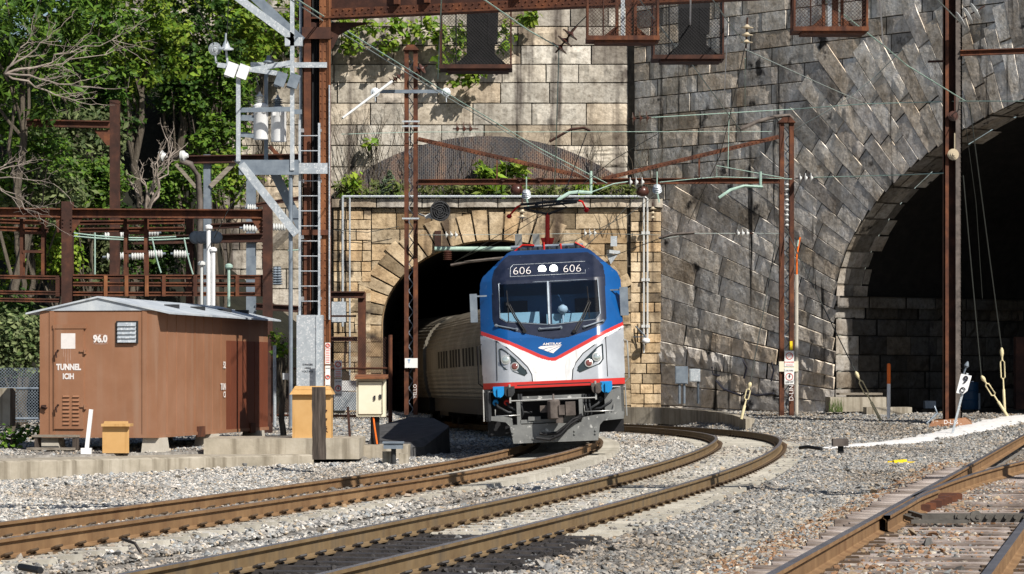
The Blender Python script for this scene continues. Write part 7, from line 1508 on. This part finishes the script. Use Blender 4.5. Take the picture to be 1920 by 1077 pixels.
def tree(label, px, py, d, rx, rz, base_z, pal, nclump=46, per=170, size=0.17, long=1.6, bright=(0.7, 1.25), group='trees on the left bank', ry=None, name='tree', cat='tree', shape=None, crad=(.35, .8), droop=0.0):
    if size >= .13 and crad == (.35, .8): crad = (.26, .62); per = per*1.7; size *= .84; nclump = int(nclump*1.15)
    c = W(px, py, d); ry = ry or rx*0.55; t = thing(name, label, cat, (c.x, d+0.2, base_z), group); cl = []
    for k in range(nclump):
        while True:
            u = np.array([rng.uniform(-1, 1) for _ in range(3)])
            if 0.25 < np.linalg.norm(u) < 1: break
        if u[1] > 0.35: u[1] *= 0.4
        cl.append(((c.x+u[0]*rx, d+u[1]*ry, c.z+u[2]*rz), rng.uniform(*crad), rng.uniform(*bright)))
    leaves('crown', cl, M['leaf'], t, per, size, pal, long=long, droop=droop)
    mb = MB(); top = Vector((c.x+rx*0.1, d+0.3, c.z)); tr = limb(mb, (c.x, d+0.3, base_z-0.2), top, max(.08, rx*.07), max(.05, rx*.035), 8, .08)
    for k in range(7): q = cl[rng.randrange(len(cl))][0]; limb(mb, tr[rng.randrange(3, 8)], q, max(.03, rx*.025), .015, 5)
    mb.build('trunk', M['bark'], t, smooth=60); return t
# the bank behind
V = []; nu, nv = 40, 26
for j in range(nv):
    for i in range(nu):
        x = -42+i*0.93; y = 93+j*0.9; s = sm((y-94-max(0, (x+14))*0.9)/15.0); z = gz1(-10, 80)-0.1+float(s)*(13.5 if x < -11 else 6.5)*(1-0.35*float(sm((x+11)/5)))+0.5*noise.noise(Vector((x*.35, y*.35, 0)))*float(s)
        V.append((x, y, z))
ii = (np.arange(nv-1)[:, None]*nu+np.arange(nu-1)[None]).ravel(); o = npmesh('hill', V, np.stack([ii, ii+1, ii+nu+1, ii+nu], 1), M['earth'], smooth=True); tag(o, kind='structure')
hz_ = lambda x, y: gz1(-10, 80)
tree('feathery dark green tree with long leaves at the top left corner', 25, 70, 84, 2.3, 2.6, 0, G_MID, 60, 120, 0.13, 3.4, (0.5, 1.1), droop=1.2)
tree('broad green tree left of the dark hollow, upper left', 120, 60, 93, 2.6, 2.2, 2, G_MID, 60, 150, 0.16)
tree('sunlit lime green tree at the top, left of centre of the bank', 245, 55, 95, 2.2, 2.0, 4, G_LIME, 60, 150, 0.17, bright=(0.55, 1.2))
tree('dense dark tree over the hollow at the top', 330, 70, 101, 2.0, 2.6, 5, G_DEEP, 60, 150, 0.17, bright=(0.5, 1.3))
tree('mid green tree left of the hanging insulators', 335, 130, 103, 1.3, 1.2, 4, G_DEEP, 20, 150, 0.16, bright=(0.5, 1.1))
tree('bright tree behind the hanging insulators', 400, 60, 103, 2.1, 2.0, 6, G_LIME, 56, 150, 0.17, bright=(0.5, 1.1))
tree('deep green tree above the dark hollow, by the tall post', 200, 130, 97, 1.7, 1.5, 4, G_MID, 40, 150, 0.16, bright=(0.5, 1.15))
tree('leafy tree beside the white transformers', 405, 190, 101, 1.0, 2.2, 3, G_MID, 44, 150, 0.15, bright=(0.6, 1.3))
tree('round leafy bush spilling over at the far left edge', 30, 250, 86, 1.5, 1.9, 0, G_MID, 50, 150, 0.14, bright=(0.7, 1.3))
tree('dusty grey green tree behind the post arm', 130, 300, 90, 1.9, 1.5, 0, G_DUST, 56, 150, 0.12, bright=(0.6, 1.2), long=2.2)
tree('pale dusty bush low at the far left', 45, 360, 87, 1.6, 1.1, 0, G_DUST, 50, 150, 0.11, bright=(0.8, 1.4), long=2.2)
tree('bright green bush left of the tall post foot', 165, 350, 89, 0.9, 0.9, 0, G_MID, 30, 160, 0.14, bright=(0.8, 1.3))
tree('dark green tree hanging over the hollow\'s left side', 160, 200, 95, 1.5, 1.3, 3, G_DEEP, 36, 150, 0.15, bright=(0.7, 1.5))
tree('dark tree deep in the hollow', 350, 230, 106, 0.9, 1.4, 2, G_DEEP, 14, 120, 0.15, bright=(0.2, 0.5))  # leaf colour lowered to paint in the hollow's shade
tree('tall pale tree above the platform brace, top centre left', 485, 30, 105, 1.7, 1.6, 7, G_LIME, 50, 150, 0.16, bright=(0.55, 1.15))
tree('dark tree behind the crown of the corner tree', 55, 40, 100, 2.4, 2.2, 5, G_DEEP, 46, 150, 0.17, bright=(0.6, 1.3))
tree('dark tree filling the gap behind the post arm', 90, 190, 99, 2.2, 1.6, 4, G_DEEP, 40, 150, 0.16, bright=(0.5, 1.2))
tree('dark tree low behind the frame at the left', 120, 420, 97, 2.6, 1.2, 1, G_DEEP, 44, 150, 0.15, bright=(0.4, 1.0))
BG = 'bushes behind the substation frame'
tree('bright leafy bush seen through the left of the frame', 40, 470, 88, 1.5, 0.9, 0, G_LIME, 40, 170, 0.14, bright=(0.6, 1.1), group=BG, name='bush', cat='bush')
tree('green bush right of the left frame post', 105, 470, 89, 0.7, 0.9, 0, G_LIME, 26, 170, 0.14, bright=(0.6, 1.1), group=BG, name='bush', cat='bush')
tree('dusty bush behind the green wires', 175, 480, 90, 1.1, 0.9, 0, G_DUST, 36, 170, 0.12, bright=(0.5, 1.0), group=BG, name='bush', cat='bush')
tree('dark bush behind the second hanger', 275, 460, 92, 1.4, 1.0, 0, G_DEEP, 36, 150, 0.13, bright=(0.5, 1.2), group=BG, name='bush', cat='bush')
tree('green bush above the frame beam, right of the bare stems', 350, 345, 95, 1.0, 0.8, 1, G_MID, 30, 160, 0.13, bright=(0.7, 1.3), group=BG, name='bush', cat='bush')
tree('scrubby bush beside the bent pipe', 425, 330, 98, 0.9, 0.9, 1, G_LIME, 30, 120, 0.12, bright=(0.5, 1.0), group=BG, name='bush', cat='bush')
tree('pale hedge left of the shed wall', 20, 640, 76, 0.9, 0.75, 0, G_DUST, 44, 190, 0.1, bright=(0.8, 1.4), group='bushes around the shed', name='hedge', cat='hedge')
tree('dark low bush under the frame at the far left', 10, 590, 80, 1.2, 0.5, 0, G_DEEP, 30, 150, 0.12, bright=(0.6, 1.4), group='bushes around the shed', name='bush', cat='bush')
tree('low green weeds at the left foot of the shed', 15, 815, 62.5, 0.75, 0.2, -0.1, G_MID, 34, 330, 0.07, bright=(0.6, 1.2), group='bushes around the shed', name='bush', cat='bush', crad=(.12, .24))
tree('small vine on the fence behind the shed', 528, 640, 73, 0.28, 0.4, 0, G_LIME, 18, 200, 0.09, bright=(0.6, 1.1), group='bushes around the shed', name='bush', cat='bush', crad=(.12, .22))
# ivy on the walls
def ivy(label, spots, d, pal, per=190, size=0.17, bright=(0.6, 1.2), n=3):
    c0 = W(spots[0][0], spots[0][1], d); t = thing('ivy', label, 'ivy', tuple(c0), 'ivy on the stone walls'); cl = []
    for px, py, r in spots:
        for k in range(n): 
            q = W(px+rng.uniform(-1, 1)*r*28, py+rng.uniform(-1, 1)*r*26, d-0.1-rng.random()*0.25); cl.append((tuple(q), r*rng.uniform(.35, .65), rng.uniform(*bright)))
    leaves('leaves', cl, M['leaf'], t, per, size, pal, flat=0.0)
    mb = MB()
    for k in range(6): a, b = cl[rng.randrange(len(cl))][0], cl[rng.randrange(len(cl))][0]; limb(mb, a, b, .02, .01, 5, .2)
    mb.build('stems', M['bark'], t); return t
ivy('bright ivy hanging over the wall right of the riveted column', [(640, 75, .8), (650, 95, .6), (690, 60, .7), (720, 70, .7), (660, 60, .7), (755, 60, .6), (740, 45, .6)], 108.9, G_LIME)
ivy('ivy strip under the girder in the middle', [(780, 60, .7), (800, 45, .6), (815, 60, .5), (960, 50, .6), (985, 38, .6), (1008, 35, .5), (940, 60, .5)], 108.9, G_LIME)
ivy('ivy cascade behind and below the dark signal cage', [(845, 55, .8), (850, 90, .7), (840, 110, .6), (855, 140, .5), (893, 140, .6), (885, 150, .5), (860, 150, .4), (945, 90, .4)], 108.9, G_LIME, n=4)
ivy('dense ivy covering the wall left of the transformers', [(430, 60, 1.2), (470, 90, 1.1), (500, 60, 1.2), (545, 80, 1.0), (520, 110, 1.0), (440, 130, 1.0), (420, 190, 1.0), (425, 230, .9), (410, 160, 1), (560, 40, .9)], 108.4, G_MID, n=5)
ivy('loose ivy tuft on the wall behind the fuse cutouts', [(478, 165, .5), (475, 150, .4)], 109.0, G_DEEP, bright=(.8, 1.6))
ivy('ivy creeping up behind the substation posts', [(400, 330, .9), (440, 280, .8), (420, 260, .7), (445, 345, .6), (530, 345, .4)], 108.2, G_MID, per=120)
ivy('little green sprig on the pale wall left of the crossarm pole', [(697, 268, .45)], 109.1, G_LIME, per=110)
# weeds on the ledge
def weeds(label, x0, x1, y, d, n, h, pal, name='weeds', group='weeds on the portal ledge', per=150, size=.09):
    t = thing(name, label, 'weeds', tuple(W((x0+x1)/2, y, d)), group); cl = []
    for k in range(n):
        px = rng.uniform(x0, x1); q = W(px, y, d+rng.uniform(-.6, .4)); cl.append(((q.x, q.y, PTOP+rng.uniform(.05, h)), rng.uniform(.16, .34), rng.uniform(.6, 1.2)))
    leaves('leaves', cl, M['leaf'], t, per, size, pal, long=3.0)
    mb = MB()
    for k in range(n): q = W(rng.uniform(x0, x1), y, d+rng.uniform(-.6, .4)); mb.tube([(q.x, q.y, PTOP), (q.x+rng.uniform(-.1, .1), q.y, PTOP+rng.uniform(.2, h+.25))], .01, 3)
    mb.build('stalks', M['leaf'] if False else M['barkpale'], t); return t
G_WEED = [(.12, .16, .045), (.17, .2, .06), (.1, .15, .035), (.2, .21, .09)]
weeds('weeds on the ledge left of the crossarm pole', 628, 758, 355, 108.7, 70, .55, G_WEED)
weeds('weeds on the ledge between pole and brick arch middle', 786, 930, 355, 108.7, 80, .5, G_WEED)
weeds('weeds on the ledge above the train', 930, 1060, 355, 108.7, 75, .45, G_WEED)
weeds('weeds on the ledge toward the wall corner', 1060, 1190, 355, 108.7, 75, .5, G_WEED)
weeds('bushy weed clump at the left end of the ledge', 640, 672, 345, 108.6, 26, .85, G_LIME, size=.12)
weeds('leafy bush growing on the ledge before the brick arch', 896, 980, 340, 108.6, 60, 1.35, G_LIME, size=.15)
weeds('green tuft near the right end of the ledge', 1085, 1130, 345, 108.6, 26, .7, G_LIME, size=.12)
t = thing('conifer', 'small pale conifer growing on the ledge left of the crossarm pole', 'conifer', tuple(W(729, 368, 108.5))); cl = []
for k in range(9):
    for q in range(max(2, 9-k)): a = rng.random()*6.28; r = (9-k)*.042; p = W(729, 365-k*5.2, 108.5); cl.append(((p.x+math.cos(a)*r, p.y+math.sin(a)*r*.6, p.z), .1, rng.uniform(.8, 1.2)))
leaves('needles', cl, M['leaf'], t, 1400, .06, [(.11, .16, .1), (.15, .2, .13)], long=3); mb = MB(); mb.tube([W(729, 372, 108.5), W(729, 322, 108.5)], [.04, .01], 6); mb.build('trunk', M['bark'], t)
t = thing('grass_tuft', 'small grass tuft at the foot of the arch footing', 'grass', tuple(W(1565, 772, 98)), None); mb = MB()
for k in range(60): p = W(rng.uniform(1552, 1580), 773, 98+rng.uniform(-.3, .3)); q = p+Vector((rng.uniform(-.15, .15), 0, rng.uniform(.15, .5))); mb.tube([p, q], [.012, .003], 3)
M['grass'] = pmat('grass_blade', [(0.12, 0.17, 0.05)], 3, .8); mb.build('blades', M['grass'], t)
# dry vines on the pale wall
def vines(label, x0, x1, y0, y1, n, d, r=.014, mat='bark'):
    mb = MB()
    for k in range(n):
        px = rng.uniform(x0, x1); pts = []; y = y1
        while y > rng.uniform(y0, y0+60) and y > y0: pts.append(W(px, y, d-rng.random()*.05)); px += rng.uniform(-9, 9); y -= rng.uniform(10, 22)
        if len(pts) > 2: mb.tube(pts, [r*(1-.7*i/len(pts)) for i in range(len(pts))], 4)
    tag(mb.build('dry_vine', M[mat], None), label, 'vine', 'dry vines on the pale wall')
vines('dry vines climbing the pale wall left of the crossarm pole', 630, 765, 170, 345, 30, 109.3)
vines('dry vines over the dark brick arch', 795, 1140, 215, 340, 26, 109.25)
vines('dry vines on the shaded wall beside the corner', 1190, 1260, 215, 350, 12, 106.5)
vines('dry vines on the wall behind the transformers', 455, 560, 150, 330, 22, 109.3)
# bare branches
def bare(label, root, tips, d, r=.05, sub=5):
    t = thing('bare_tree', label, 'bare tree', tuple(W(*root, d))); mb = MB()
    for tp in tips:
        pts = limb(mb, W(*root, d), W(*tp, d+rng.uniform(-1.2, 1.2)), r, r*.25, 8, .22)
        for k in range(sub):
            a = pts[rng.randrange(3, 9)]; L = (pts[-1]-pts[0]).length; v = (pts[-1]-pts[0]).normalized(); e = a+(v+Vector((rng.uniform(-.9, .9), rng.uniform(-.6, .6), rng.uniform(-.8, .9)))).normalized()*L*rng.uniform(.2, .45); s2 = limb(mb, a, e, r*.35, r*.14, 5, .3)
            for q in range(3): b = s2[rng.randrange(1, 6)]; limb(mb, b, b+Vector((rng.uniform(-.7, .7), rng.uniform(-.4, .4), rng.uniform(-.5, .7)))*L*.16, r*.16, r*.08, 3, .3)
    mb.build('branches', M['barkpale'], t, smooth=60)
bare('dead pale branch reaching right among the upper left trees', (10, 138), [(215, 95), (180, 165), (115, 50), (160, 195), (210, 75), (60, 60)], 82, .032, 8)
bare('dead twiggy branches at the left edge below the post arm', (-30, 330), [(70, 300), (100, 345), (60, 385), (30, 300), (75, 410)], 77.5, .024, 6)
bare('bare forked stems left of the bent pipe', (277, 400), [(262, 300), (300, 285), (315, 265), (290, 310), (330, 280), (245, 345)], 88, .05, 5)
